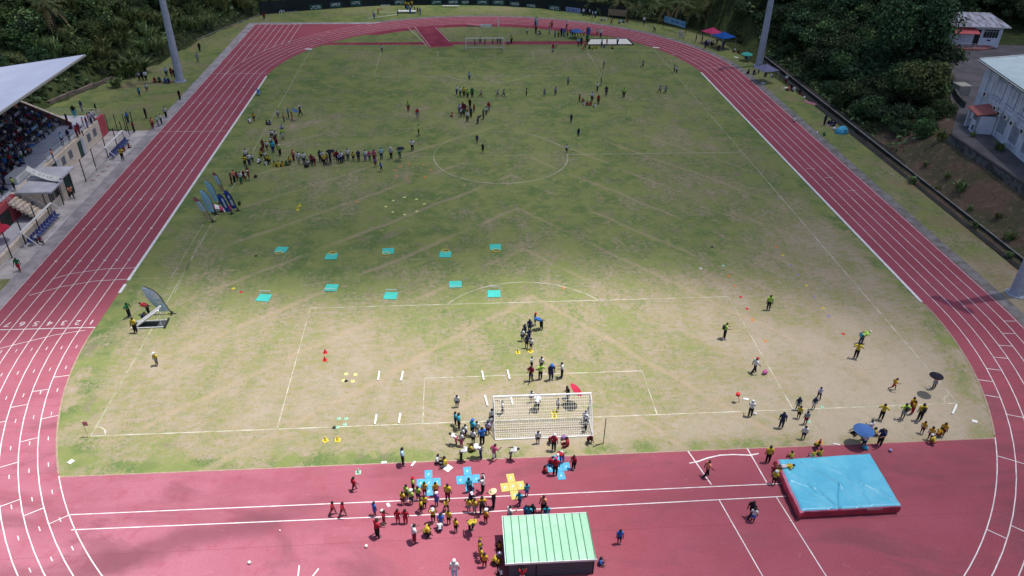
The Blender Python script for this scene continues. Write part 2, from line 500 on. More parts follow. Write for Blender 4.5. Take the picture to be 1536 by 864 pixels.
# lane lines -------------------------------------------------------------
ll = MB()
for k in range(1, 7): strip(ll, oval(RI + LW * k), 0.072, .018, True)
sarc = [(RI * math.cos(q), Y0 + RI * math.sin(q)) for q in np.linspace(-PI + .485, -PI + 1.25, 24)]
strip(ll, sarc, 0.072, .018); strip(ll, [(-p[0], p[1]) for p in sarc], 0.072, .018)
for k in range(1, 9):
    x = -(RI + LW * k)
    ys_ = Y1 + math.sqrt(max(0, (RI + LW * 6) ** 2 - x * x)) if k < 7 else -40
    strip(ll, [(x, ys_), (x, 128.1)], 0.072, .019)
strip(ll, [(-RI, Y1 + 24), (-RI, 128.1)], 0.072, .019)
strip(ll, [(-48.75, 128.05), (-38.9, 128.05)], .12, .019)
strip(ll, [(-38.9, 14.3), (-48.75, 14.35)], .1, .02)
strip(ll, [(-38.9, 24.8), (-42, 24.7), (-45, 23.9), (-46.4, 22.9)], .07, .02)
strip(ll, [(-38.9, 22.6), (-42, 22.4), (-45, 21.4), (-47.2, 20.0)], .07, .02)
strip(ll, [(-39.6, 13.9), (-42, 13.3), (-45, 11.9), (-48, 10.4)], .07, .02)
strip(ll, [(-38.9, 63.6), (-48.7, 63.6)], .06, .02); strip(ll, [(-38.9, 92), (-48.7, 92)], .06, .02); strip(ll, [(-41, 111), (-48.7, 111)], .06, .02)


def tick(ang, k, wd=.07, far=False, half=.5):
    yc = Y1 if far else Y0
    r0 = RI + LW * (k + .5 - half); r1 = RI + LW * (k + .5 + half)
    strip(ll, [(r0 * math.cos(ang), yc + r0 * math.sin(ang)), (r1 * math.cos(ang), yc + r1 * math.sin(ang))], wd, .0205)


for k in range(6):
    tick(R(190 + 2.2 * k), k); tick(R(197.5 + 3.1 * k), min(5, k)); tick(R(214 - 2.4 * k), k)
    tick(R(-4 - 2.6 * k), 5 - k); tick(R(-20 - 3.0 * k), k); tick(R(-33 - 2 * k), 5 - k)
    tick(R(30 + 3 * k), k, .06, True); tick(R(8 + 2.6 * k), 5 - k, .06, True); tick(R(150 - 3 * k), k, .06, True)
for k in range(6):
    tick(R(-31), k); tick(R(7), k, .06, True)
for ang in np.arange(184, 222, 4.3):      # short dashes inside each lane
    for k in range(7):
        r = RI + LW * (k + .45); q = R(ang)
        p = Vector((r * math.cos(q), Y0 + r * math.sin(q))); d = Vector((-math.sin(q), math.cos(q)))
        strip(ll, [p - d * .22, p + d * .22], .065, .0208)
for x, y in [(43, 40), (41.8, 44), (40.6, 47), (42.9, 70), (44.2, 74), (40.5, 66)]: strip(ll, [(x, y), (x + 1.2, y)], .06, .0205)
for k in range(1, 8):
    for y in (26.5, 33.5, 41, 49.5, 58, 67, 76, 84):
        x = -(RI + LW * k); strip(ll, [(x - .18, y + .12), (x + .18, y - .12)], .09, .021)
# approach lines of the high jump / javelin area
strip(ll, [at(101, 772.5), at(620, 750.5), at(1172, 725.5)], 0.072, .018)
strip(ll, [at(107, 795), at(620, 773.5), at(1180, 744.5)], 0.072, .018)
strip(ll, [at(1032, 677), at(1067, 727)], .09, .0185); strip(ll, [at(1121, 673), at(1150, 724)], .09, .0185)
strip(ll, [at(1034, 695), at(1048, 692), at(1062, 687), at(1080, 683), at(1100, 682), at(1125, 683), at(1138, 680.5)], .11, .019)
strip(ll, [at(1078, 749), at(1146, 868)], 0.072, .0185); strip(ll, [at(1164, 745), at(1244, 872)], 0.072, .0185)
strip(ll, [at(449, 848), at(447, 866)], .09, .0185); strip(ll, [at(478, 853), at(468, 866)], .09, .0185)
strip(ll, [at(612, 41), at(640, 68)], .08, .0185); strip(ll, [at(653, 41), at(674, 62)], .08, .0185)
strip(ll, [at(622, 40), at(646, 71)], .07, .0186)
struct(ll.build('lane_markings', M['line']))
# lane numbers at the finish, read from the far side
for k in range(8):
    cu = bpy.data.curves.new('lane_number', 'FONT'); cu.body = str(k + 1); cu.size = 1.05; cu.align_x = 'CENTER'
    o = bpy.data.objects.new('lane_number', cu); COL.objects.link(o)
    o.matrix_world = Matrix.Translation((-(RI + LW * (k + .5)), 15.5, .0212)) @ Matrix.Rotation(PI, 4, 'Z')
    cu.materials.append(M['line']); struct(o)
# white inner kerbs
kb = MB()
kb.box(-38.95, -38.68, 22.3, 90.2, 0, .07); kb.box(-38.95, -38.68, 20.0, 21.6, 0, .07)
struct(kb.build('track_kerb', M['white']))
kb = MB(); kb.box(38.65, 38.92, 14.6, 90.6, 0, .07)
struct(kb.build('track_kerb', M['white']))
kb = MB(); ee = [((RI - .02) * math.cos(q), Y0 + (RI - .02) * math.sin(q)) for q in np.linspace(-PI, -PI + .48, 20)]
strip(kb, ee, .14, .03); strip(kb, [(-p[0], p[1]) for p in ee], .14, .03); strip(kb, [(-34.5, -4.05), (34.4, -4.05)], .1, .0135)
struct(kb.build('lawn_edging', pm('edging_concrete', (.36, .27, .2), (.28, .2, .15), 2)))

# ------------------------------------------------------------------ pitch lines
PW, PL = 33.82, 105.98
t = NT('pitch_lime')
f = t.noise(.7, 4, .7)
X, Y, Z_ = t.xyz()
col = t.mix(t.ramp(f, .36, .62), (.52, .50, .44), (.31, .29, .19))
t.bsdf(col, .95, .1)
M['lime'] = t.mat
t = NT('pitch_lime_faded')
col = t.mix(t.ramp(t.noise(.5, 4, .7), .40, .62), (.36, .35, .25), (.23, .23, .12))
t.bsdf(col, .95, .1)
pl = MB(); pf = MB(); LZ = .0095


def seg(mb, *p, w=.1): strip(mb, list(p), w, LZ if mb is pl else LZ - .0022)


seg(pl, (-PW, 0), (PW, 0), w=.1); seg(pf, (PW, 46), (PW, PL), w=.11); seg(pl, (PW, 0), (PW, 46), w=.1); seg(pf, (-PW, 0), (-PW, PL), w=.11)
seg(pf, (-PW, PL), (PW, PL)); seg(pl, (4, PL), (PW, PL), w=.09)
seg(pf, (-PW, PL / 2), (PW, PL / 2), w=.09); seg(pl, (9.2, PL / 2), (PW, PL / 2), w=.09)
for s, y0 in ((1, 0), (-1, PL)):
    seg(pl, (-20.16, y0), (-20.16, y0 + s * 16.5), (20.16, y0 + s * 16.5), (20.16, y0), w=.09)
    seg(pl, (-9.16, y0), (-9.16, y0 + s * 5.5), (9.16, y0 + s * 5.5), (9.16, y0), w=.09)
    a0 = math.acos(5.5 / 9.15)
    strip(pl, [(9.15 * math.sin(q), y0 + s * (11 + 9.15 * math.cos(q))) for q in np.linspace(-a0, a0, 24)], .09, LZ)
strip(pl, [(9.15 * math.cos(q), PL / 2 + 9.15 * math.sin(q)) for q in np.linspace(-PI, 0, 32)], .1, LZ)
strip(pf, [(9.15 * math.cos(q), PL / 2 + 9.15 * math.sin(q)) for q in np.linspace(0, PI, 32)], .1, LZ)
for sx, y0, q0 in ((-1, 0, 0), (1, 0, PI / 2), (1, PL, PI), (-1, PL, 1.5 * PI)):
    strip(pl, [(sx * PW + math.cos(q), y0 + math.sin(q)) for q in np.linspace(q0, q0 + PI / 2, 8)], .09, LZ)
for p in [((305, 336), (257, 416)), ((190, 418), (257, 417)), ((262, 440), (300, 360)), ((330, 324), (270, 325)), ((360, 252), (305, 254)), ((1152, 552), (1170, 552)), ((1300, 555), (1318, 552))]:
    seg(pf, at(*p[0]), at(*p[1]), w=.07)
struct(pl.build('pitch_markings', M['lime'])); struct(pf.build('faded_pitch_markings', t.mat))

# ------------------------------------------------------------------ paved ground by the grandstand, road, bank paths
pg = MB(); pg.poly([(-75, 23.2), (-49.9, 23.2), (-49.9, 64.2), (-75, 64.2)], .0075)
struct(pg.build('grandstand_pavement', M['concrete']))
pg = MB(); pg.poly([(-56.0, 5), (-52.3, 5), (-52.3, 37), (-56.0, 37)], .0165)
struct(pg.build('concourse_slab', M['concrete2']))
rd = MB()
left = [(58.4, -30), (58.4, 20), (58.5, 45.8), (64.9, 55.2), (67.3, 61), (71.8, 69), (77.0, 82), (80.6, 88), (86, 92.5)]
right = [(80, -30), (80, 20), (82, 45), (84, 54), (86, 60), (92, 66), (100, 76), (108, 82), (118, 88)]
vs = []
for a_, b_ in zip(left, right): vs += [(a_[0], a_[1], 4.62), (b_[0], b_[1], 4.62)]
rd.add(vs, [(2 * i, 2 * i + 1, 2 * i + 3, 2 * i + 2) for i in range(len(left) - 1)])
struct(rd.build('road', M['road']))
dr = MB(); dr.add([(x, y, .02) for x, y in ((52.45, -40), (53.55, -40), (53.55, 99), (52.5, 99))], [(0, 1, 2, 3)])
struct(dr.build('drain_channel', M['damp_shade']))
# ================================================================== grandstand
gs = empty('grandstand', (-56, 45, 0), 0, 'concrete grandstand with a beige and red front wall, stepped seating and a thin pale roof', 'grandstand')
gs.location = (0, 0, 0)
b = MB()
b.box(-56.3, -55.8, 37.5, 61.4, 0, 2.6)
b.build('front_wall', M['beige'], gs)
b = MB(); b.box(-56.32, -55.79, 61.402, 63.6, 0, 2.75); b.build('end_panel', M['redwall'], gs)
b = MB(); b.box(-74, -56.33, 63.2, 63.55, 0, 2.55); b.build('end_wall', M['concrete2'], gs)
b = MB(); b.box(-56.3, -55.82, 18, 37.49, 0, 2.6); b.build('stair_side_wall', M['redwall'], gs)
b = MB(); b.box(-60.0, -56.302, 18, 63.19, 2.3, 2.62); b.box(-74, -60.001, 60.3, 63.19, 2.3, 2.62); b.build('terrace_floor', M['concrete2'], gs)
b = MB()
NR = 12
for k in range(NR):
    b.box(-60.0 - .85 * (k + 1), -60.001 - .85 * k, 12, 59.6, 0, 2.62 + .44 * (k + 1))
b.build('seating_steps', pm('stand_concrete', (.34, .325, .35), (.24, .23, .255), 1.2, .9), gs)
b = MB()
vs = []
for y in (59.62, 59.95):
    vs += [(-58.6, y, 2.62), (-71.5, y, 2.62), (-71.5, y, 9.6), (-58.6, y, 2.95)]
b.add(vs, [(0, 1, 2, 3), (7, 6, 5, 4), (0, 3, 7, 4), (3, 2, 6, 7), (2, 1, 5, 6), (1, 0, 4, 5)])
b.build('side_parapet', pm('brown_render', (.22, .15, .125), (.17, .12, .10), 1, .9), gs)
b = MB(); b.add([(-58.5, 59.58, 2.951), (-71.5, 59.58, 9.65), (-71.5, 59.99, 9.65), (-58.5, 59.99, 2.951), (-58.5, 59.58, 3.02), (-71.5, 59.58, 9.72), (-71.5, 59.99, 9.72), (-58.5, 59.99, 3.02)],
                [(3, 2, 1, 0), (4, 5, 6, 7), (0, 1, 5, 4), (1, 2, 6, 5), (2, 3, 7, 6), (3, 0, 4, 7)])
b.build('parapet_coping', M['beige'], gs)
# roof slab, falling towards the back
b = MB()
sl = (12.0 - 10.5) / (65.4 - 54.5)
P = [(-54.5, 60.15), (-76, 59.5), (-76, 10), (-54.5, 10)]
zt = [12 - sl * (-54.5 - x) for x, y in P]
vs = [(x, y, z) for (x, y), z in zip(P, zt)] + [(x, y, z - .3) for (x, y), z in zip(P, zt)]
b.add(vs, [(3, 2, 1, 0), (4, 5, 6, 7), (0, 1, 5, 4), (1, 2, 6, 5), (2, 3, 7, 6), (3, 0, 4, 7)])
rf = b.build('roof', M['roofwhite'], gs)
b = MB()
b.tube((-54.44, 10, 11.86), (-54.44, 60.2, 11.86), .16, .16, 6); b.build('gutter', pm('roof_trim', (.30, .30, .27)), rf)
b = MB()
for k in range(30):
    x = -55.2 - .7 * k; z = 12 - sl * (-54.5 - x)
    b.tube((x, 60.12, z + .03), (x + .45, 60.12, z - .03), .09, .09, 5)
b.build('roof_edge_trim', M['darksteel'], rf)
for y in (16, 30, 44, 57):
    b = MB(); b.tube((-73, y, 0), (-73, y, 9.2), .25, .2, 8); b.tube((-73, y, 8.2), (-58, y, 11.15), .12, .08, 6); b.build('column', M['steel'], gs)
# railing on the terrace edge
def railing(mb, p0, p1, h=1.0, step=1.4):
    p0 = Vector(p0); p1 = Vector(p1); n = max(1, int((p1 - p0).length / step))
    for k in range(n + 1):
        p = p0.lerp(p1, k / n); mb.tube(p, p + Vector((0, 0, h)), .03, .03, 5)
    for hh in (h, h * .66, h * .33): mb.tube(p0 + Vector((0, 0, hh)), p1 + Vector((0, 0, hh)), .025, .025, 5)


for p0, p1 in (((-56.0, 46.5, 2.62), (-56.0, 63.3, 2.62)), ((-56.2, 63.3, 2.62), (-72, 63.3, 2.62)), ((-58.2, 46.6, 2.62), (-56.2, 46.6, 2.62)), ((-56.05, 18, 2.62), (-56.05, 35.4, 2.62))):
    b = MB(); railing(b, p0, p1); b.build('railing', M['alu'], gs)
for y, kind in ((47.2, 'door'), (54.6, 'door'), (49.6, 'window'), (51.7, 'window'), (57.6, 'window'), (59.6, 'window')):
    b = MB()
    if kind == 'door':
        b.box(-55.83, -55.76, y - .5, y + .5, .0, 2.15); d = b.build('door', M['darkgreen'], gs)
        b = MB(); b.box(-55.83, -55.74, y + .52, y + 1.35, .05, 2.3); b.build('door_surround', M['concrete2'], d)
    else:
        b.box(-55.83, -55.78, y - .55, y + .55, 1.0, 2.1); d = b.build('window', M['concrete2'], gs)
        b = MB()
        for iy in range(6):
            for iz in range(6): b.box(-55.79, -55.765, y - .5 + iy * .17, y - .38 + iy * .17, 1.06 + iz * .17, 1.17 + iz * .17)
        b.build('lattice', M['damp_shade'], d)
# stairs from the terrace down to the ground
b = MB()
for k in range(9):
    b.box(-55.78 + .36 * k, -55.42 + .36 * k, 35.6, 37.4, max(0, 2.0 - .27 * k), 2.35 - .27 * k)
st_ = b.build('stairs', M['beige'], gs)
for y in (35.6, 37.4):
    b = MB(); railing(b, (-55.7, y, 2.4), (-52.7, y, .1), .95, .8); b.build('handrail', M['alu'], st_)
b = MB(); b.box(-55.79, -55.75, 33.4, 35.4, 0, 1.9); b.build('opening_shade_panel', M['damp_shade'], gs)  # flat dark panel stands for the shade inside the opening

# timing hut in front of the stand
hut = empty('timing_hut', (0, 0, 0), 0, 'small beige hut with two flat grey roofs in front of the grandstand', 'hut')
b = MB(); b.box(-55.6, -52.5, 41.0, 43.9, 0, 2.8); b.box(-55.5, -52.6, 37.9, 40.6, 0, 2.55); b.build('wall', M['beige'], hut)
b = MB(); b.box(-55.78, -52.0, 40.9, 44.3, 2.802, 2.98); b.build('roof', M['concrete2'], hut)
b = MB(); b.box(-55.78, -51.9, 37.5, 40.85, 2.552, 2.74); b.build('roof', M['concrete2'], hut)
b = MB(); b.box(-52.52, -52.44, 42.0, 43.7, .02, 2.3); dd_ = b.build('door', M['darkgreen'], hut)
b = MB(); b.tube((-52.42, 43.4, 1.0), (-52.42, 43.4, 1.2), .03); b.build('handle', M['alu'], dd_)
for y0, y1 in ((38.1, 39.2), (39.4, 40.4)):
    b = MB(); b.box(-52.62, -52.56, y0, y1, 1.1, 2.3); b.build('window', M['glass'], hut)
for y0, y1 in ((42.1, 42.7), (42.9, 43.5)):
    b = MB(); b.box(-52.52, -52.46, y0, y1, 2.32, 2.72); b.build('window', M['glass'], hut)
# draped white banner and white table cover above the hut
def drape(name, p, q, wdir, sag, mat, label, cat, n=10):
    mb = MB(); p = Vector(p); q = Vector(q); wd_ = Vector(wdir)
    for lay, off in ((0, 0), (1, -.03)):
        for k in range(n + 1):
            u = k / n; c_ = p.lerp(q, u) + Vector((0, 0, -sag * 4 * u * (1 - u) + off))
            mb.v += [tuple(c_), tuple(c_ + wd_)]
    o_ = 2 * (n + 1)
    for k in range(n):
        mb.f += [(2 * k, 2 * k + 1, 2 * k + 3, 2 * k + 2), (o_ + 2 * k + 2, o_ + 2 * k + 3, o_ + 2 * k + 1, o_ + 2 * k)]; mb.m += [0, 0]
    mb.f += [(0, 2 * n, o_ + 2 * n, o_), (1, o_ + 1, o_ + 2 * n + 1, 2 * n + 1)]; mb.m += [0, 0]
    return tag(mb.build(name, mat, None, True), label, cat)


bn = drape('banner', (-56.0, 41.9, 4.2), (-52.2, 40.9, 3.25), (.35, -1.0, -.30), .3, M['white'], 'long white fabric banner draped above the timing hut roofs', 'banner')
mk = MB()
for u in (.2, .38, .5, .62, .74): mk.box(-.12, .12, -.07, .07, 0, .01, 0, Matrix.Translation(Vector((-56.0, 41.9, 4.2)).lerp(Vector((-52.2, 40.9, 3.25)), u) + Vector((.17, -.5, -.125 - .3 * 4 * u * (1 - u)))) @ Matrix.Rotation(.29, 4, 'X'))
mk.build('print', pm('grey_print', (.4, .42, .45)), bn)
tb_ = MB(); tb_.box(-58.0, -56.5, 40.0, 43.2, 2.65, 3.5)
tag(tb_.build('covered_table', M['white'], bevel=.12), 'white covered table on the terrace behind the draped banner', 'table')

# perimeter fence of the concourse: low wall, posts, wires
fe = empty('mesh_fence', (0, 0, 0), 0, 'tall dark post and wire fence between the concourse and the running track', 'fence')
b = MB(); b.box(-52.75, -52.45, 18, 37.2, 0, .85); b.build('base_wall', M['beige'], fe)
for y in [21.4, 24.4, 27.4, 30.4, 33.6, 36.4, 39.9, 43.0, 46.4, 49.8, 53.8, 57.2, 59.8, 61.8, 63.8]:
    b = MB(); b.tube((-52.2, y, 0), (-52.2, y, 3.0), .07, .06, 6); b.build('post', M['darksteel'], fe)
b = MB()
for z in (.15, 1.5, 2.9): b.tube((-52.2, 18, z), (-52.2, 37.4, z), .014, .014, 4); b.tube((-52.2, 46, z), (-52.2, 63.8, z), .014, .014, 4)
b.build('wire', M['darksteel'], fe)
for x in (-53.4, -54.6, -55.8): 
    b = MB(); b.tube((x, 63.9, 0), (x, 63.9, 2.6), .06, .05, 6); b.build('post', M['darksteel'], fe)


def bench(y0, y1, x, label):
    r = empty('team_bench', (x, (y0 + y1) / 2, 0), 0, label, 'bench', 'team benches beside the straight')
    h = (y1 - y0) / 2
    b = MB()
    for y in (-h, h):
        b.path([(-.7, y, 0), (.75, y, 0), (.7, y, .25), (-.55, y, 1.75), (-.75, y, 1.7), (-.7, y, 0)], .045, 6)
    b.tube((-.7, -h, .06), (-.7, h, .06), .04); b.tube((.75, -h, .04), (.75, h, .04), .03)
    b.build('frame', M['white'], r)
    b = MB(); b.box(-.78, -.52, -h, h, 1.72, 1.8); b.build('roof_edge', M['white'], r)
    b = MB(); b.tube((-.2, -h, .4), (-.2, h, .4), .04); b.build('seat_rail', M['alu'], r)
    n = int((2 * h) / .62)
    for k in range(n):
        y = -h + .45 + k * (2 * h - .9) / max(1, n - 1)
        b = MB(); b.box(-.35, .12, y - .23, y + .23, .44, .5); b.box(-.4, -.34, y - .23, y + .23, .46, .95); b.build('seat', M['seat_blue'], r, bevel=.02)
    return r


bench(29.6, 36.8, -51.2, 'white framed bench with a row of blue seats at the foot of the hut')
bench(53.2, 59.6, -51.4, 'white framed bench with blue seats by the end wall of the grandstand')
for k, (x, y, rz, lb) in enumerate([(-51.5, 47.5, 1.55, 'white and red crowd barrier leaning over near the hut door'), (-51.3, 50.3, 1.6, 'white and red crowd barrier nearer the end wall bench')]):
    r = empty('crowd_barrier', (x, y, 0), rz, lb, 'barrier', 'barriers beside the straight')
    b = MB(); b.path([(-1, 0, .2), (-1, 0, 1.05), (1, 0, 1.05), (1, 0, .2), (-1, 0, .2)], .03, 6)
    for q in range(9): b.tube((-.8 + .2 * q, 0, .2), (-.8 + .2 * q, 0, 1.05), .014, .014, 4)
    b.build('frame', M['white'], r)
    for s in (-.7, .7):
        b = MB(); b.tube((s, -.35, .03), (s, .35, .03), .03); b.tube((s, 0, .03), (s, 0, .2), .025); b.build('foot', M['redwall'], r)

# ================================================================== light masts
def mast(px, py, label, h=29):
    p = at(px, py)
    r = empty('floodlight_mast', p, 0, label, 'light mast', 'floodlight masts around the track')
    b = MB(); b.lathe([(.66, 0), (.62, 3), (.50, h * .5), (.30, h), (0, h)], n=20); b.build('shaft', M['steel'], r, True)
    b = MB(); b.lathe([(0, .12), (1.0, .12), (1.0, 0)], n=20)
    for k in range(10):
        q = 2 * PI * k / 10; b.tube((.85 * math.cos(q), .85 * math.sin(q), .1), (.85 * math.cos(q), .85 * math.sin(q), .3), .05, .05, 6)
    b.build('base_plate', M['steel'], r)
    hd = MB(); hd.box(-1.9, 1.9, -.15, .15, h - 1.7, h + .3); hdo = hd.build('lamp_frame', M['steel'], r)
    f_ = Vector((0, 52, 0)) - p; hdo.rotation_euler = (0, 0, math.atan2(f_.x, -f_.y) * -1 + PI)
    for i in range(4):
        for j in range(2):
            l = MB(); l.lathe([(.36, .22), (.30, -.1), (0, -.16)], n=10)
            l.v = [(-1.4 + .93 * i + v[0], .3 + v[2], h - 1.2 + j * 1.0 + v[1]) for v in l.v]
            l.build('lamp', M['alu'], hdo)
    return r


mast(270.5, 122, 'grey tapered floodlight mast at the foot of the wooded hillside')
mast(1138, 99, 'grey tapered floodlight mast beside the lavender canopy tent')
mast(1524, 441, 'grey floodlight mast standing by the outer lane near the drain')

# ================================================================== right-hand bank
rw = empty('retaining_wall', (0, 0, 0), 0, 'long dark mossy concrete retaining wall above the brown bank', 'wall')
t = NT('mossy_concrete'); f = t.noise(.9, 5, .65); X, Y, Z_ = t.xyz()
col = t.mix(t.ramp(f, .4, .6), (.13, .135, .15), (.05, .055, .055)); col = t.mix(t.ramp(t.noise(2.5, 4), .55, .75), col, (.17, .17, .165))
t.bsdf(col, .95, .15, f, .4, .05); M['mossy'] = t.mat
b = MB()
wl = [(57.7, -30), (57.75, 20), (58.0, 36), (58.25, 46)]
for (x0, y0), (x1, y1) in zip(wl[:-1], wl[1:]):
    b.add([(x0, y0, 2.4), (x1, y1, 2.4), (x1, y1, 4.95), (x0, y0, 4.95), (x0 + .35, y0, 2.4), (x1 + .35, y1, 2.4), (x1 + .35, y1, 4.95), (x0 + .35, y0, 4.95)],
          [(3, 2, 1, 0), (4, 5, 6, 7), (2, 3, 7, 6), (1, 2, 6, 5), (0, 4, 7, 3)])
b.build('wall_face', M['mossy'], rw)
b = MB()
for (x0, y0), (x1, y1) in zip(wl[:-1], wl[1:]):
    d = 4.952
    b.add([(x0 - .03, y0, d), (x1 - .03, y1, d), (x1 + .38, y1, d), (x0 + .38, y0, d), (x0 - .03, y0, d + .1), (x1 - .03, y1, d + .1), (x1 + .38, y1, d + .1), (x0 + .38, y0, d + .1)],
          [(4, 5, 6, 7), (0, 1, 5, 4), (2, 3, 7, 6)])
b.build('coping', M['damp_shade'], rw)
dw = empty('drain_wall', (0, 0, 0), 0, 'low dark wall with a pale coping along the open drain', 'wall')
b = MB(); b.add([(53.55, -40, 0), (53.55, 99, 0), (53.75, 99, 0), (53.75, -40, 0), (53.55, -40, .55), (53.55, 99, .55), (53.75, 99, .55), (53.75, -40, .55)], [(4, 5, 6, 7), (0, 4, 7, 3), (3, 7, 6, 2), (1, 5, 4, 0), (1, 2, 6, 5)])
b.build('wall_face', M['damp_shade'], dw)
b = MB(); b.box(53.53, 53.76, -40, 99, .552, .60); b.build('coping', M['palecon'], dw)
b = MB(); b.add([(53.77, -40, .35), (53.77, 99, .35), (54.45, 99, .62), (54.45, -40, .62)], [(0, 3, 2, 1)]); b.build('back_slope', pm('damp_soil', (.05, .042, .036), (.03, .028, .024), .8, .95), dw)

# ================================================================== white building on the platform
BZ = 4.62
bd = empty('white_building', (0, 0, 0), 0, 'large white stained building with a pale green roof above the retaining wall', 'building')
A0 = Vector((66.2, 54.6, BZ)); ux = Vector((62.0, 33.4, 0)) - Vector((66.2, 54.6, 0)); ux.normalize()
uy = Vector((-ux.y, ux.x, 0));  uy = uy if uy.x > 0 else -uy     # into the building
MBD = Matrix(((ux.x, uy.x, 0, A0.x), (ux.y, uy.y, 0, A0.y), (0, 0, 1, BZ), (0, 0, 0, 1)))
LB, DB, HB = 44.0, 17.0, 7.35
t = NT('stained_white_render'); X, Y, Z_ = t.xyz()
f = t.noise(.9, 5, .65); s = t.noise(1.6, 4, .6, (1, 1, .15)); tp = t.ramp(Z_, 2.5, 7.3)
col = t.mix(t.ramp(f, .4, .62), (.74, .76, .88), (.62, .64, .76))
col = t.mix(t.math('MULTIPLY', t.ramp(s, .46, .66), t.math('ADD', t.math('MULTIPLY', tp, .6), .15)), col, (.26, .27, .33))
t.bsdf(col, .9, .2); M['stain'] = t.mat


def bbox(mb, *a, mi=0): mb.box(*a, mi)


b = MB(); b.box(.8, LB, 0, DB, 0, HB); b.box(0, .8, .8, DB, 0, HB)
b.add([(.8 - .8 * math.cos(q) * 1, .8 - .8 * math.sin(q), z) for q in np.linspace(0, PI / 2, 8) for z in (0, HB)], [(2 * i, 2 * i + 2, 2 * i + 3, 2 * i + 1) for i in range(7)])
o = b.build('wall', M['stain'], bd); o.matrix_local = MBD
t = NT('pale_green_roofing'); wv = t.n('ShaderNodeTexWave'); wv.wave_profile = 'SIN'; wv.bands_direction = 'X'
t.link(t.pos(), wv.inputs[0]); wv.inputs['Scale'].default_value = 1.6
f = t.noise(.5, 4)
col = t.mix(t.ramp(f, .4, .62), (.62, .73, .74), (.55, .66, .69)); col = t.mix(t.math('MULTIPLY', wv.outputs['Fac'], .16), col, (.3, .38, .42))
t.bsdf(col, .55, .3, wv.outputs['Fac'], .3, .04); M['palegreen'] = t.mat
b = MB()
e = -.65
vs = [(e, e, HB + .15), (LB, e, HB + .15), (LB, DB / 2, HB + 1.35), (e, DB / 2, HB + 1.35), (LB, DB, HB + .15), (e, DB, HB + .15)]
b.add(vs + [(x, y, z - .14) for x, y, z in vs], [(0, 1, 2, 3), (3, 2, 4, 5), (9, 8, 7, 6), (6, 0, 3, 9), (9, 3, 5, 11)])
o = b.build('roof', M['palegreen'], bd); o.matrix_local = MBD
b = MB(); b.add([(e + .02, e - .12, HB - .14), (LB, e - .12, HB - .14), (LB, e + .35, HB + .18), (e + .02, e + .35, HB + .18), (e + .02, e - .12, HB + .06), (LB, e - .12, HB + .06)], [(0, 1, 5, 4), (4, 5, 2, 3), (0, 4, 3)])
g_ = b.build('gutter', M['darkgreen'], o)
b = MB(); b.tube((e - .05, e - .14, HB + .02), (LB, e - .14, HB + .02), .06, .06, 6); b.build('gutter_lip', M['white'], g_)
b = MB(); b.tube((e - .02, e, HB + .2), (e - .02, DB / 2, HB + 1.4), .09, .09, 6); b.build('verge_trim', M['white'], o)
for k in range(9):
    x = 5.0 + 3.6 * k
    b = MB(); b.box(x, x + 2.6, -.05, .02, 4.4, 6.6); o = b.build('window', pm('grey_shutter', (.36, .38, .46), (.28, .30, .36), 2), bd); o.matrix_local = MBD
    for i in range(2):
        b2 = MB(); b2.box(x + 1.27 * i + .05, x + 1.27 * i + 1.2, -.09, -.052, 4.5, 6.5); b2.build('shutter', M['stain'], o)
    b = MB(); b.box(x - .1, x + 2.7, -.22, -.001, 4.2, 4.36); b.build('sill', M['stain'], o)
    if k > 0:
        b = MB(); b.box(x + .2, x + 2.2, -.05, .02, .9, 2.9); o = b.build('window', pm('grey_panel', (.34, .36, .45), (.26, .28, .35), 2), bd); o.matrix_local = MBD
        b2 = MB(); b2.box(x + .1, x + 2.3, -.15, -.052, .72, .88); b2.build('sill', M['stain'], o)
b = MB(); b.box(1.2, LB, -.1, -.001, 3.55, 3.95); o = b.build('string_course', M['stain'], bd); o.matrix_local = MBD
for x, z in ((6.8, 2.95), (8.2, 2.7), (10.1, 2.9), (12, 2.8), (3.0, 3.6), (15, 2.8)):
    b = MB(); b.box(x, x + .85, -.42, -.1, z, z + .6); o = b.build('air_conditioner', M['white'], bd, bevel=.03); o.matrix_local = MBD
    b = MB(); b.lathe([(.24, -.01), (.24, .02), (0, .02)], n=12); f_ = b.build('fan_grille', M['black'], o); f_.location = (x + .42, -.43, z + .3); f_.rotation_euler = (PI / 2, 0, 0)
for x in (2.6, 9.2, 13.4, 20):
    b = MB(); b.tube((x, -.12, .1), (x, -.12, HB - .1), .04, .04, 6); o = b.build('drain_pipe', M['steel'], bd); o.matrix_local = MBD
# porch with a red canopy
b = MB(); b.box(5.0, 5.3, -2.4, -.1, 0, 2.5); b.box(7.9, 8.2, -2.4, -.1, 0, 2.4); b.box(6.6, 8.2, -2.4, -2.15, 0, 2.4); b.box(6.0, 6.6, -2.4, -2.15, 1.4, 2.4)
o = b.build('porch', M['stain'], bd); o.matrix_local = MBD
b = MB(); b.add([(4.8, -2.7, 2.5), (8.35, -2.7, 2.42), (8.35, -.05, 2.9), (4.8, -.05, 2.98), (4.8, -2.7, 2.62), (8.35, -2.7, 2.54), (8.35, -.05, 3.02), (4.8, -.05, 3.1)], [(3, 2, 1, 0), (4, 5, 6, 7), (0, 1, 5, 4), (1, 2, 6, 5), (2, 3, 7, 6), (3, 0, 4, 7)])
b.build('porch_roof', pm('faded_red_sheet', (.42, .13, .12), (.33, .11, .10), 1.5), o)
b = MB()
for i in range(5):
    for j in range(3): b.box(6.8 + .24 * i, 6.95 + .24 * i, -2.43, -2.405, 1.7 + .2 * j, 1.83 + .2 * j)
b.build('vent_block', M['damp_shade'], o)
b = MB(); b.box(7.35, 7.75, -2.44, -2.405, .3, 1.0); b.build('hatch', M['glass'], o)
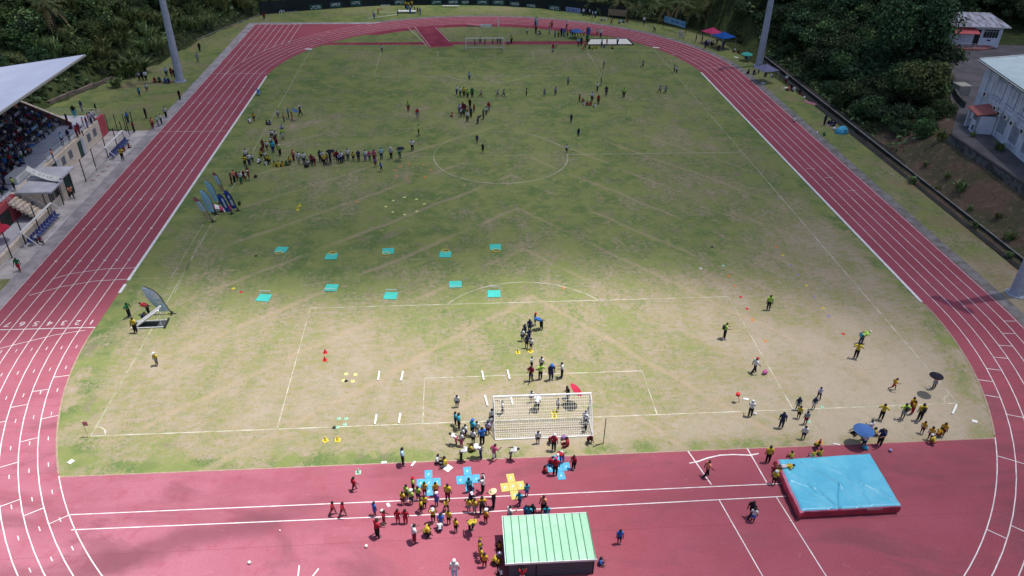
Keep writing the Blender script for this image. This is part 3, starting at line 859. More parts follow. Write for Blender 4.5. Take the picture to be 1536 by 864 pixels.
# yellow-green hedge strip and low curved ramp wall beside the building
cw = MB(); pts = [(72.3, 69.4), (69.4, 64.2), (67.9, 60.6), (66.9, 57.2)]
for (x0, y0), (x1, y1) in zip(pts[:-1], pts[1:]):
    cw.add([(x0, y0, 4.5), (x1, y1, 4.5), (x1, y1, 5.5), (x0, y0, 5.5), (x0 + .3, y0 - .1, 4.5), (x1 + .3, y1 - .1, 4.5), (x1 + .3, y1 - .1, 5.5), (x0 + .3, y0 - .1, 5.5)], [(3, 2, 1, 0), (4, 5, 6, 7), (2, 3, 7, 6), (0, 4, 7, 3), (1, 2, 6, 5)])
tag(cw.build('ramp_wall', M['mossy']), 'low curved dark wall by the ramp at the corner of the white building', 'wall')
sh = MB(); sh.box(69.3, 71.2, 62.5, 64.5, 4.6, 6.1)
tag(sh.build('storage_box', pm('beige_panel', (.42, .40, .36), (.33, .31, .28), 2), bevel=.05), 'pale square storage box in the yard behind the white building corner', 'box')

# ================================================================== small house up the road
HZ = 5.0
hs = empty('small_house', (0, 0, 0), 0, 'small white house with grey metal roof and red awning beside the road', 'house')
p0 = at(1424, 66, HZ); p1 = at(1497, 68.5, HZ)
hx = (p1 - p0); Lh = hx.length; hx.normalize(); hy = Vector((-hx.y, hx.x, 0)); hy = hy if hy.y > 0 else -hy
MH = Matrix(((hx.x, hy.x, 0, p0.x), (hx.y, hy.y, 0, p0.y), (0, 0, 1, HZ), (0, 0, 0, 1)))
Dh = 6.5; Hh = 3.3
b = MB(); b.box(0, Lh, 0, Dh, -1, Hh); o = b.build('wall', pm('house_render', (.76, .78, .90), (.64, .66, .78), 1, .9), hs); o.matrix_local = MH
b = MB(); vs = [(-.6, -.8, Hh), (Lh + .8, -.8, Hh + .02), (Lh + .2, Dh + .3, Hh + .9), (-.6, Dh + .3, Hh + .9)]
b.add(vs + [(x, y, z + .12) for x, y, z in vs], [(3, 2, 1, 0), (4, 5, 6, 7), (0, 1, 5, 4), (1, 2, 6, 5), (2, 3, 7, 6), (3, 0, 4, 7)])
t = NT('rusty_tin_roof'); f = t.noise(.7, 4, .6, (2.5, .5, 1)); col = t.mix(t.ramp(f, .42, .58), (.44, .44, .52), (.20, .18, .21)); t.bsdf(col, .6, .3)
o = b.build('roof', t.mat, hs); o.matrix_local = MH
b = MB(); b.box(-.6, Lh + .8, -.92, -.802, Hh - .05, Hh + .1); b.build('fascia', M['white'], o)
b = MB(); b.add([(-.3, -1.7, Hh - 1.0), (4.1, -1.7, Hh - 1.0), (3.6, -.02, Hh - .15), (-.3, -.02, Hh - .15), (-.3, -1.7, Hh - 1.06), (4.1, -1.7, Hh - 1.06), (3.6, -.02, Hh - .2), (-.3, -.02, Hh - .2)], [(0, 1, 2, 3), (7, 6, 5, 4), (0, 4, 5, 1), (1, 5, 6, 2), (3, 7, 4, 0)])
o = b.build('awning', pm('red_awning', (.62, .13, .13), (.55, .11, .12), 2), hs); o.matrix_local = MH
b = MB(); b.box(Lh - 3.2, Lh - .7, -.06, .02, 1.35, 2.75); o = b.build('window', M['glass'], hs); o.matrix_local = MH
b = MB()
for k in range(6): b.box(Lh - 3.2 + .5 * k, Lh - 3.15 + .5 * k, -.09, -.061, 1.35, 2.75)
b.box(Lh - 3.3, Lh - .6, -.1, -.061, 2.4, 2.47); b.build('frame', M['alu'], o)
b = MB(); b.box(Lh - 4.7, Lh - 3.7, -.06, .02, .05, 2.7); o = b.build('door', M['glass'], hs); o.matrix_local = MH
b = MB(); b.tube((Lh - 3.8, -.1, 1.1), (Lh - 3.8, -.1, 1.3), .03); b.build('handle', M['alu'], o)
b = MB(); b.box(Lh - 2.2, Lh - 1.7, -.05, .02, .75, 1.0); o = b.build('vent', M['black'], hs); o.matrix_local = MH
b = MB(); b.add([(-1, -2.6, -.2), (4.6, -2.4, -.2), (Lh - .5, -.6, -.25), (Lh - 1.6, -.02, 0), (-1, -.02, 0), (-1, -2.6, -.6), (4.6, -2.4, -.6), (Lh - .5, -.6, -.6)], [(0, 1, 2, 3, 4), (0, 5, 6, 1), (1, 6, 7, 2)])
o = b.build('ramp', pm('red_ramp_paint', (.40, .13, .12), (.22, .11, .11), .8), hs); o.matrix_local = MH
b = MB(); railing(b, (-1, -2.5, -.15), (4.5, -2.35, -.15), .9, 1.1); b.build('handrail', M['white'], o)

# ================================================================== fence with windscreen and banners at the far end
FEN = [(-49.5, 137.0), (-42.4, 140.2), (-33, 143.6), (-24.8, 146), (-14, 147), (-2.8, 147), (6, 146), (13.5, 143.9), (21.5, 139.5), (27.5, 135.8), (33, 132)]
ff = empty('screened_fence', (0, 0, 0), 0, 'long fence hung with dark green windscreen behind the far bend', 'fence')
sc_ = MB(); 
for (x0, y0), (x1, y1) in zip(FEN[:-1], FEN[1:]):
    sc_.add([(x0, y0, .05), (x1, y1, .05), (x1, y1, 2.7), (x0, y0, 2.7), (x0, y0 + .05, .05), (x1, y1 + .05, .05), (x1, y1 + .05, 2.7), (x0, y0 + .05, 2.7)], [(0, 1, 2, 3), (7, 6, 5, 4), (3, 2, 6, 7)])
sc_.build('windscreen', pm('dark_mesh_cloth', (.016, .026, .03), (.01, .015, .02), .5), ff)
for x, y in FEN:
    b = MB(); b.tube((x, y + .1, 0), (x, y + .1, 3.0), .06, .05, 6); b.build('post', M['darksteel'], ff)


def on_fence(px, py):
    best = None
    for z in np.linspace(0, 3, 31):
        p = at(px, py, z)
        for (x0, y0), (x1, y1) in zip(FEN[:-1], FEN[1:]):
            if x0 <= p.x <= x1:
                yy = y0 + (y1 - y0) * (p.x - x0) / (x1 - x0); d = abs(yy - p.y)
                if best is None or d < best[0]: best = (d, Vector((p.x, yy, z)), math.atan2(y1 - y0, x1 - x0))
    return best[1], best[2]


M['printw'] = pm('white_print', (.62, .66, .68), (.5, .55, .56), 3)
M['bgreen'] = pm('banner_green', (.03, .10, .10), (.02, .06, .06), 3)
M['bblue'] = pm('banner_blue', (.30, .36, .62), (.24, .30, .55), 3)


def banner(px, py, wd_, ht, mat, label, squig=True, big=False, pm_=None):
    p, a_ = on_fence(px, py)
    r = empty('fence_banner', p, a_, label, 'banner', 'banners hung on the far fence')
    b = MB(); b.box(-wd_ / 2, wd_ / 2, -.06, -.03, -ht / 2, ht / 2); b.build('cloth', mat, r)
    if squig:
        b = MB(); rn = random.Random(int(px))
        for k in range(6):
            x = -wd_ * .38 + wd_ * .13 * k; h_ = ht * rn.uniform(.12, .34); z0 = rn.uniform(-.1, .12) * ht
            b.box(x, x + wd_ * rn.uniform(.05, .1), -.075, -.062, z0 - h_ / 2, z0 + h_ / 2)
        b.box(-wd_ * .3, wd_ * .34, -.075, -.062, ht * .2, ht * .28)
        b.build('print', pm_ or M['printw'], r)
    return r


for px, py, wd_, ht, lb in [(474, 11.5, 3.0, 1.5, 'dark green banner with pale script, second from the grandstand end'), (504, 7, 2.8, 1.3, 'green banner with a faint pale line, third from the grandstand end'),
                            (534, 4.5, 2.6, 1.3, 'dark green banner above the two people by the white lines'), (600, 3.5, 2.8, 1.3, 'green grey banner behind the people around the white stretcher sheet'),
                            (655, 3.5, 2.6, 1.2, 'faint green banner just past the white stretcher group'), (680, 3.5, 2.8, 1.4, 'dark banner with pale script over the white bench'),
                            (699, 4, 2.6, 1.2, 'dark banner with a pale underline just after the white bench'), (724, 3.5, 2.8, 1.2, 'dark banner with slanted pale script above the far goal'),
                            (748, 4.5, 3.0, 1.4, 'dark green banner with tall pale letters above the far goal'), (772, 6, 2.6, 1.2, 'dark green banner between the far goal and the water jump'),
                            (797, 9, 2.6, 1.0, 'dark banner with a grey stripe near the white blue banner'), (832, 12.5, 3.0, 1.4, 'dark green banner with pale letters next to the white blue banner')]:
    banner(px, py, wd_, ht, M['bgreen'], lb)
# round emblem with lettering
r = banner(433, 18.5, 5.6, 1.9, pm('navy_cloth', (.012, .015, .03)), 'navy banner with a round white emblem and pale lettering', False)
b = MB()
n = 28
for k in range(n):
    if 4 < k < 7: continue
    q0, q1 = 2 * PI * k / n, 2 * PI * (k + 1) / n
    b.add([(-1.55 + rr * math.cos(q), -.064, rr * math.sin(q)) for q in (q0, q1) for rr in (.52, .70)], [(0, 1, 3, 2)])
b.build('emblem_ring', M['printw'], r)
b = MB()
for x0, z0, x1, z1 in ((-1.35, .3, -1.75, .25), (-1.75, .25, -1.7, .02), (-1.7, .02, -1.35, -.05), (-1.35, -.05, -1.4, -.35), (-1.4, -.35, -1.2, -.4)): b.tube((x0, -.066, z0), (x1, -.066, z1), .09, .09, 5)
b.build('emblem_mark', M['printw'], r)
b = MB(); rn = random.Random(5)
x = -.7
while x < 2.3:
    w0 = rn.uniform(.14, .24); hh = rn.uniform(.26, .42); b.box(x, x + w0 * .3, -.075, -.062, -.16, -.16 + hh); b.box(x, x + w0 * .9, -.075, -.062, -.16 + hh * .55, -.16 + hh * .72); x += w0 + .05
b.build('lettering', M['printw'], r)
banner(858, 15.5, 4.3, 1.35, M['bblue'], 'pale blue white banner hung on the fence near the seated spectators', True, pm_=pm('blue_print', (.12, .14, .34)))
b = MB(); p, a_ = on_fence(578, 8); b.box(-1.1, 1.1, -.1, -.07, -.18, .18); o = b.build('fence_banner', M['printw'], loc=p, rot=(0, 0, a_)); tag(o, 'narrow white strip banner low on the dark fence', 'banner', 'banners hung on the far fence')
# light blue banner on its own frame of posts
q0, q1 = at(995, 42), at(1028, 52)
r = empty('blue_banner', q0.lerp(q1, .5), math.atan2((q1 - q0).y, (q1 - q0).x), 'long light blue banner fixed between dark posts near the pink tent', 'banner')
hl = (q1 - q0).length / 2
b = MB(); b.box(-hl, hl * .9, -.03, .0, 1.3, 2.6); b.build('cloth', pm('light_blue_cloth', (.16, .34, .52), (.13, .29, .46), 1), r)
b = MB(); rn = random.Random(3)
for x, w0 in ((-hl * .86, .5), (-hl * .4, .9), (0, 1.2), (hl * .62, .6)): b.box(x, x + w0, -.045, -.032, 1.8, 2.0 + rn.random() * .2)
b.build('print', pm('blue_print2', (.07, .13, .36)), r)
for x in (-hl - .2, hl * .9 + .3):
    b = MB(); b.tube((x, .05, 0), (x, .05, 2.8), .06); b.build('post', M['darksteel'], r)
wf = empty('wire_fence', (0, 0, 0), 0, 'low wire fence on dark posts below the trees of the far corner', 'fence')
pts = [Vector((33.4, 132, 0)), Vector((38.5, 128.5, 0)), Vector((43, 123, 0)), Vector((46.5, 117, 0)), Vector((48.6, 113, 0))]
for p in pts:
    b = MB(); b.tube(p, p + Vector((0, 0, 2.1)), .05); b.build('post', M['darksteel'], wf)
b = MB()
for z in (.1, .7, 1.4, 2.0): b.path([p + Vector((0, 0, z)) for p in pts], .015, 4)
b.build('wire', M['darksteel'], wf)
# fence at the foot of the left hillside
hf = empty('hillside_fence', (0, 0, 0), 0, 'rusty mesh fence with a pale rail at the foot of the wooded slope', 'fence')
HF = [(-65.2, 86.5), (-62.6, 92.6), (-59.6, 99.5), (-58.6, 107), (-57.6, 115), (-54.6, 124), (-51.6, 132), (-49.6, 136.6)]
for k in range(len(HF) - 1):
    for u in (0, .5):
        x = HF[k][0] + (HF[k + 1][0] - HF[k][0]) * u; y = HF[k][1] + (HF[k + 1][1] - HF[k][1]) * u
        b = MB(); b.tube((x, y, 0), (x, y, 2.4), .05, .05, 5); b.build('post', M['darksteel'], hf)
b = MB()
for z in np.arange(.1, 2.4, .26): b.path([(x, y, z) for x, y in HF], .014, 4)
for k in range(len(HF) - 1):
    n = 14
    for i in range(n):
        u = i / n; x = HF[k][0] + (HF[k + 1][0] - HF[k][0]) * u; y = HF[k][1] + (HF[k + 1][1] - HF[k][1]) * u
        b.tube((x, y, .05), (x, y, 2.4), .012, .012, 4)
b.build('mesh', M['darksteel'], hf)
b = MB(); b.path([(x + .1, y, .12) for x, y in HF[4:]], .1, 6); b.build('kerb_rail', M['palecon'], hf)
sw = MB()
pts = [(-69.2, 76), (-67.2, 81), (-65.6, 84.6), (-63.2, 90.5), (-61.4, 95)]
for (x0, y0), (x1, y1) in zip(pts[:-1], pts[1:]): sw.add([(x0, y0, 0), (x1, y1, 0), (x1, y1, .75), (x0, y0, .55), (x0 - .4, y0, 0), (x1 - .4, y1, 0), (x1 - .4, y1, .75), (x0 - .4, y0, .55)], [(3, 2, 1, 0), (4, 5, 6, 7), (2, 3, 7, 6)])
tag(sw.build('slope_footing', pm('reddish_concrete', (.24, .17, .15), (.13, .11, .10), .8, .9)), 'low weathered reddish concrete footing below the wooded slope', 'wall')
# ================================================================== goals
def goal(x, y, face, label, net_r=.012, cell=.22):
    """face = +1: mouth towards +y"""
    r = empty('football_goal', (x, y, 0), 0 if face > 0 else PI, label, 'football goal', 'goals at the two ends of the pitch')
    W, Ht, D = 3.70, 2.44, 2.1
    b = MB()
    for s in (-W, W): b.tube((s, 0, 0), (s, 0, Ht), .07, .07, 10)
    b.tube((-W - .07, 0, Ht), (W + .07, 0, Ht), .075, .075, 10)
    b.build('goal_frame', M['white'], r)
    b = MB()
    b.path([(-W, 0, .05), (-W, -D, .05), (W, -D, .05), (W, 0, .05)], .055, 8)
    b.build('ground_frame', M['white'], r)
    for s in (-W, W):
        b = MB(); b.path([(s, 0, Ht), (s, -.55, Ht - .15), (s, -D, .08)], .035, 6); b.build('side_stay', M['white'], r)
    nb = MB()
    prof = [(-.04, Ht), (-.5, 2.1), (-.95, 1.45), (-1.05, .95), (-1.35, .55), (-1.75, .25), (-D, .06)]
    def pp(u):
        t_ = u * (len(prof) - 1); i = min(int(t_), len(prof) - 2); f = t_ - i
        return prof[i][0] + (prof[i + 1][0] - prof[i][0]) * f, prof[i][1] + (prof[i + 1][1] - prof[i][1]) * f
    nxn = int(2 * W / cell); nu = 17
    for k in range(nxn + 1):
        xx = -W + 2 * W * k / nxn
        pts = [(xx, *pp(j / nu)) for j in range(nu + 1)]
        for a_, b_ in zip(pts[:-1], pts[1:]): nb.tube(a_, b_, net_r, net_r, 3, 0, False)
    for j in range(nu + 1):
        y_, z_ = pp(j / nu); nb.tube((-W, y_, z_), (W, y_, z_), net_r, net_r, 3, 0, False)
    for s in (-W, W):
        for j in range(1, 11):
            z_ = Ht * j / 11
            yy = [pp(q / 40)[0] for q in range(41) if pp(q / 40)[1] <= z_]
            nb.tube((s, 0, z_), (s, yy[0], z_), net_r, net_r, 3, 0, False)
        for j in range(1, 8):
            u = j / 8; y_, z_ = pp(u); nb.tube((s, y_, z_), (s, y_, .05), net_r, net_r, 3, 0, False)
    nb.build('net', pm('net_cord', (.72, .72, .68)), r)
    return r


goal(0, 0, 1, 'white goal with net at the near end, spectators and players around it', .0105, .17)
goal(0, PL, -1, 'white goal at the far end beside the small red runway', .012, .34)
b = MB(); p = at(905, 665); b.tube((0, 0, 0), (0, 0, 2.5), .03, .03, 6); b.tube((0, 0, .02), (-.85, -.35, .02), .03, .03, 6)
tag(b.build('net_pole', M['black'], loc=p), 'thin black upright pole on an angled foot just outside the near goal', 'pole')

# ================================================================== high-jump mat
def smooth_ridge(px_, py_, pts, wd_, hgt_):
    z = 0
    for (x0, y0), (x1, y1) in zip(pts[:-1], pts[1:]):
        dx, dy = x1 - x0, y1 - y0; L2 = dx * dx + dy * dy
        u = max(0, min(1, ((px_ - x0) * dx + (py_ - y0) * dy) / L2)); d = math.hypot(px_ - x0 - u * dx, py_ - y0 - u * dy)
        z = max(z, hgt_ * math.exp(-(d / wd_) ** 2))
    return z


MQ = [at(1168, 688, .9), at(1305, 679, .9), at(1352, 757, .9), at(1203, 765, .9)]   # TL TR BR BL
creases = [([(.22, .1), (.42, .42), (.50, .58), (.43, .78), (.38, .99)], .012, .07), ([(.02, .42), (.25, .62), (.38, .99)], .012, .07), ([(.05, .5), (.2, .75), (.30, .98)], .02, .04),
           ([(.50, .58), (.58, .98)], .018, .03), ([(.72, .55), (.86, .75), (.99, .97)], .014, .06), ([(.74, .62), (.84, .9)], .02, .03), ([(.3, .55), (.5, .58)], .03, .03), ([(0, .8), (.2, .9)], .02, .03), ([(.08, .3), (.2, .5), (.24, .7)], .02, .04), ([(.35, .2), (.5, .25), (.6, .4)], .03, .03), ([(.62, .5), (.7, .75), (.72, .95)], .02, .035), ([(.1, .66), (.3, .8), (.36, .96)], .014, .05), ([(.45, .02), (.55, .2)], .03, .025)]
mt = empty('high_jump_mat', (MQ[0] + MQ[2]) / 2 * 1.0, 0, 'big blue topped high jump landing mat with crumpled maroon sides', 'landing mat')
mt.location.z = 0
mc = mt.location.copy()
b = MB(); n1, n2 = 90, 72
for j in range(n2 + 1):
    for i in range(n1 + 1):
        u, v_ = i / n1, j / n2
        p = MQ[0].lerp(MQ[1], u).lerp(MQ[3].lerp(MQ[2], u), v_) - mc
        z = .88 + .05 * mnoise.noise(Vector((u * 3, v_ * 3, 1)))
        z -= .10 * math.exp(-((u - .12) / .16) ** 2 - ((v_ - .5) / .3) ** 2)
        for pts, wd_, h_ in creases: z += 1.3 * smooth_ridge(u, v_, pts, wd_, h_) - 1.2 * smooth_ridge(u + wd_ * 1.2, v_ + .004, pts, wd_ * .8, h_)
        e_ = min(u, 1 - u, v_, 1 - v_); z -= .07 * max(0, 1 - e_ / .03) ** 2
        b.v.append((p.x, p.y, z))
for j in range(n2):
    for i in range(n1):
        a_ = j * (n1 + 1) + i; b.f.append((a_ + n1 + 1, a_ + n1 + 2, a_ + 1, a_)); b.m.append(0)
t = NT('blue_vinyl'); col = t.mix(t.ramp(t.noise(.8, 4), .4, .65), (.085, .40, .58), (.12, .45, .62)); t.bsdf(col, .34, .5, t.noise(2.2, 4, .6), .15, .05)
b.build('top_cover', t.mat, mt, True)
edge_i = [i for i in range(n1 + 1)] + [(n1 + 1) * (j + 1) - 1 for j in range(1, n2 + 1)] + [(n1 + 1) * n2 + i for i in range(n1 - 1, -1, -1)] + [(n1 + 1) * j for j in range(n2 - 1, 0, -1)]
rv = [Vector(b.v[i]) for i in edge_i]; b2 = MB(); NRg = 6
for k in range(NRg + 1):
    f = k / NRg
    for q, p in enumerate(rv):
        d = Vector((p.x, p.y, 0)).normalized()
        wob = .05 * mnoise.noise(Vector((q * .09, f * 2, 4))) + .04 * math.sin(q * .5 + f * 4) * f * (1 if q > 230 else .25)
        left_sag = .26 if q > len(rv) - 75 else 0
        o_ = .05 * math.sin(f * PI) + wob * math.sin(f * PI) + left_sag * math.sin(f * PI * .8)
        b2.v.append((p.x + d.x * o_, p.y + d.y * o_, p.z * (1 - f) + .13 * f))
n = len(rv)
for k in range(NRg):
    for q in range(n): b2.f.append((k * n + q, k * n + (q + 1) % n, (k + 1) * n + (q + 1) % n, (k + 1) * n + q)); b2.m.append(0 if k else 1)
t = NT('maroon_vinyl'); col = t.mix(t.ramp(t.noise(1.6, 4), .4, .62), (.30, .022, .05), (.20, .016, .04)); t.bsdf(col, .4, .5, t.noise(5, 4), .3, .04)
b2.build('side_cover', [t.mat, pm('pink_piping', (.72, .25, .36), (.6, .2, .3), 2)], mt, True)
b = MB(); c4 = [(q - mc) for q in MQ]; b.prism([(q.x * .97, q.y * .97) for q in c4][::-1], .0, .13); b.build('base_pallet', M['black'], mt)
b = MB(); rn = random.Random(2); a_, c_ = c4[3].lerp(c4[2], .66), c4[3].lerp(c4[2], .82)
for k in range(7):
    q = a_.lerp(c_, k / 7); h_ = rn.uniform(.05, .09); b.box(q.x, q.x + .1, q.y - .075, q.y - .06, .62, .62 + h_); b.box(q.x - .01, q.x + .16, q.y - .074, q.y - .061, .60, .618)
b.build('side_lettering', pm('faded_lettering', (.5, .3, .36)), mt)

# ================================================================== green roofed shed over the second mat
sx0, sx1, sy0, sy1 = -3.55, 1.72, -14.2, -11.05
shd = empty('mat_shed', ((sx0 + sx1) / 2, (sy0 + sy1) / 2, 0), 0, 'low dark sided shed with a pale green ribbed roof on the red track', 'shed')
ox, oy = shd.location.x, shd.location.y
hw, hd_ = (sx1 - sx0) / 2, (sy1 - sy0) / 2
t = NT('dark_slats'); X, Y, Z_ = t.xyz()
sl_ = t.ramp(t.math('FRACT', t.math('MULTIPLY', Z_, 7.5)), .1, .9)
col = t.mix(sl_, (.075, .10, .12), (.045, .06, .075)); t.bsdf(col, .6, .4, sl_, .6, .03)
b = MB()
nz = 10
for k in range(nz):
    z0, z1 = .08 + k * .142, .08 + (k + 1) * .142
    b.box(-hw, hw, -hd_, hd_, z0, z1 - .02); b.box(-hw + .03, hw - .03, -hd_ + .03, hd_ - .03, z1 - .02, z1)
b.build('slatted_wall', t.mat, shd)
for x in (-hw, -.9, hw):
    b = MB(); b.box(x - .04, x + .04, -hd_ - .03, -hd_ - .002, .02, 1.5); b.build('corner_post', M['black'], shd)
z0, z1 = 1.52, 1.62
t = NT('pale_green_roof'); col = t.mix(t.ramp(t.noise(.9, 5, .6), .38, .64), (.28, .50, .35), (.33, .54, .40)); col = t.mix(t.math('MULTIPLY', t.ramp(t.noise(5, 4), .55, .75), .5), col, (.16, .36, .24))
t.bsdf(col, .5, .35, t.noise(1.5, 3), .2, .05)
b = MB()
vs = [(-hw - .15, -hd_ - .15, z0), (hw + .1, -hd_ - .15, z0), (hw + .0, hd_ + .2, z1), (-hw - .15, hd_ + .2, z1)]
b.add(vs + [(x, y, z + .06) for x, y, z in vs], [(3, 2, 1, 0), (4, 5, 6, 7), (0, 1, 5, 4), (1, 2, 6, 5), (2, 3, 7, 6), (3, 0, 4, 7)])
ro = b.build('roof', t.mat, shd)
b = MB()
for k in range(12):
    x = -hw - .1 + (2 * hw + .15) * k / 11
    b.add([(x - .03, -hd_ - .15, z0 + .062), (x + .03, -hd_ - .15, z0 + .062), (x + .03, hd_ + .2, z1 + .062), (x - .03, hd_ + .2, z1 + .062), (x - .01, -hd_ - .15, z0 + .11), (x + .01, -hd_ - .15, z0 + .11), (x + .01, hd_ + .2, z1 + .11), (x - .01, hd_ + .2, z1 + .11)],
          [(4, 5, 6, 7), (0, 1, 5, 4), (1, 2, 6, 5), (2, 3, 7, 6), (3, 0, 4, 7)])
b.build('roof_seam', pm('green_seam', (.10, .26, .17)), ro)
b = MB(); b.box(-hw - .2, hw + .14, -hd_ - .19, -hd_ - .152, z0 - .06, z0 + .09); b.build('fascia', M['white'], ro)
b = MB(); b.box(-hw - .2, hw + .04, hd_ + .202, hd_ + .24, z1 - .05, z1 + .09); b.build('fascia', M['white'], ro)
b = MB(); b.box(-hw - .185, -hw - .152, -hd_ - .15, hd_ + .2, z0 - .05, z1 + .07); b.build('fascia', M['palegreen'], ro)

# ================================================================== hopscotch mats
M['hopblue'] = pm('sky_blue_foam', (.055, .30, .48), (.085, .34, .51), 4, .6)
M['hopyel'] = pm('pale_yellow_foam', (.52, .44, .13), (.48, .40, .11), 4, .6)
M['hopmark'] = pm('pale_print', (.4, .58, .66))


def hopscotch(px, py, rz, mat, label, marks=True):
    r = empty('hopscotch_mat', at(px, py), R(rz), label, 'play mat', 'cross shaped mats on the red track')
    cw_, ch_ = .56, .80
    k = 0
    for i, j in ((0, 0), (-1, 0), (1, 0), (0, 1), (0, -1)):
        b = MB(); b.box(i * cw_ - cw_ / 2 + .008, i * cw_ + cw_ / 2 - .008, j * ch_ - ch_ / 2 + .008, j * ch_ + ch_ / 2 - .008, .016, .04)
        o = b.build('mat_tile', mat, r)
        if marks:
            b = MB(); b.tube((i * cw_ - .05, j * ch_ - .1, .0415), (i * cw_ + .05, j * ch_ + .1, .0415), .05, .05, 6); b.v = [(x, y, .0412 + (z - .0415) * .02) for x, y, z in b.v]; b.build('printed_mark', M['hopmark'], o)
    return r


hopscotch(643, 724.5, 2, M['hopblue'], 'sky blue cross shaped mat amid the lime and yellow shirted children')
hopscotch(702.5, 719.5, 4, M['hopblue'], 'sky blue cross shaped mat beside the woman in white and black')
hopscotch(769, 730, 6, M['hopyel'], 'pale yellow cross shaped mat by the two teal shirted children')
hopscotch(838, 701.5, 5, M['hopblue'], 'sky blue cross shaped mat with red shirted people around it')

# ================================================================== turquoise mats, hoops, little hurdles
M['turq'] = pm('turquoise_foam', (.06, .50, .42), (.05, .44, .38), 3, .6)
M['hoop'] = pm('yellow_hoop_plastic', (.80, .58, .12))
TQ = [(422, 375, 8), (497, 385, 2), (582, 377, -2), (668, 382, 3), (743, 371, 0), (396, 447, 10), (497, 432, 6), (586, 444, 5), (683, 427, 0), (741, 441, 1)]
words_n = ['first', 'second', 'third', 'fourth', 'fifth']
for k, (px, py, rz) in enumerate(TQ):
    row = 'upper' if k < 5 else 'lower'
    p = at(px, py)
    b = MB(); b.box(-.62, .62, -.62, .62, .008, .06)
    o = b.build('exercise_mat', M['turq'], loc=p, rot=(0, 0, R(-rz)), bevel=.015)
    tag(o, 'square turquoise mat by %s, %s from the grandstand in the %s row' % ('a yellow hoop' if k < 5 else 'a low hurdle', words_n[k % 5], 'farther' if k < 5 else 'nearer'), 'mat', 'turquoise mats on the grass')
for k, (px, py) in enumerate([(419, 380), (499, 380), (579, 381), (668, 377), (744, 376.5)]):
    b = MB()
    for q in range(20):
        a0, a1 = 2 * PI * q / 20, 2 * PI * (q + 1) / 20; b.tube((.38 * math.cos(a0), .3 * math.sin(a0), .07), (.38 * math.cos(a1), .3 * math.sin(a1), .07), .045, .045, 5, 0, False)
    tag(b.build('hoop', M['hoop'], loc=at(px, py)), 'yellow plastic hoop beside the %s turquoise mat from the grandstand' % words_n[k], 'hoop', 'yellow hoops at the mats')
for k, (px, py) in enumerate([(398, 440), (495, 437), (587, 438), (683, 433.5), (741, 433)]):
    r = empty('small_hurdle', at(px, py), R(-3), 'low white training hurdle beside the %s mat of the nearer row from the grandstand' % words_n[k], 'hurdle', 'low hurdles at the mats')
    b = MB(); b.box(-.55, .55, -.02, .02, .24, .31); b.build('bar', M['white'], r)
    for s in (-.5, .5):
        b = MB(); b.tube((s, 0, .01), (s, 0, .26), .02); b.tube((s, -.15, .02), (s, .15, .02), .02); b.build('leg', M['alu'], r)

# ================================================================== cones, discs, white bars, poles, balls
CC = {'yellow': (.75, .58, .05), 'red': (.62, .03, .04), 'orange': (.75, .25, .08), 'white': (.72, .72, .66), 'lilac': (.30, .25, .50), 'pale green': (.35, .62, .45), 'pale yellow': (.78, .78, .30), 'black': (.02, .02, .02)}
CM = {k: pm('marker_' + k.replace(' ', '_'), c_) for k, c_ in CC.items()}


def cone(px, py, col_, label, h=.42):
    r = empty('traffic_cone', at(px, py), random.uniform(0, 1), label, 'cone', 'marker cones on the field')
    b = MB(); b.lathe([(.13, .02), (.03, h), (0, h)], n=10); b.build('cone', CM[col_], r)
    b = MB(); b.box(-.19, .19, -.19, .19, .006, .03); b.build('base', CM[col_], r)


for a_ in [(488, 529, 'red', 'red cone, the farther of the two inside the penalty area'), (487.4, 540.5, 'red', 'red cone, the nearer of the two inside the penalty area'),
           (488.5, 661, 'yellow', 'yellow cone nearer the grandstand of the pair behind the goal line'), (506.6, 660.5, 'yellow', 'yellow cone nearer the goal of the pair behind the goal line'),
           (449.5, 309, 'yellow', 'yellow cone, the farther of two beside the person lying on the grass'), (446.7, 315, 'yellow', 'yellow cone, the nearer of two beside the person lying on the grass'),
           (777, 529, 'yellow', 'yellow cone on the grandstand side of the queue of navy shirted children'), (796, 527.5, 'yellow', 'yellow cone at the near end of the queue of navy shirted children'),
           (831, 620, 'yellow', 'yellow cone on the turf seen through the goal net, farther one'), (832, 626, 'yellow', 'yellow cone on the turf seen through the goal net, nearer one'),
           (1230, 664, 'orange', 'small orange cone on the grass edge behind the blue landing mat'), (537.5, 709, 'pale green', 'small green marker on the red track near the lone red shirted child')]: cone(*a_)
db = MB(); db.lathe([(.04, .055), (.06, .055), (.12, .03), (.15, .0), (.14, .0), (.055, .045)], n=10)
DM = {k: db.mesh('field_marker', CM[k]) for k in CM}


def disc(px, py, col_, label, group):
    o = bpy.data.objects.new('field_marker', DM[col_]); COL.objects.link(o); o.location = at(px, py) + Vector((0, 0, .004)); o.scale = (1.15, 1.15, 1.4)
    tag(o, label, 'marker', group)


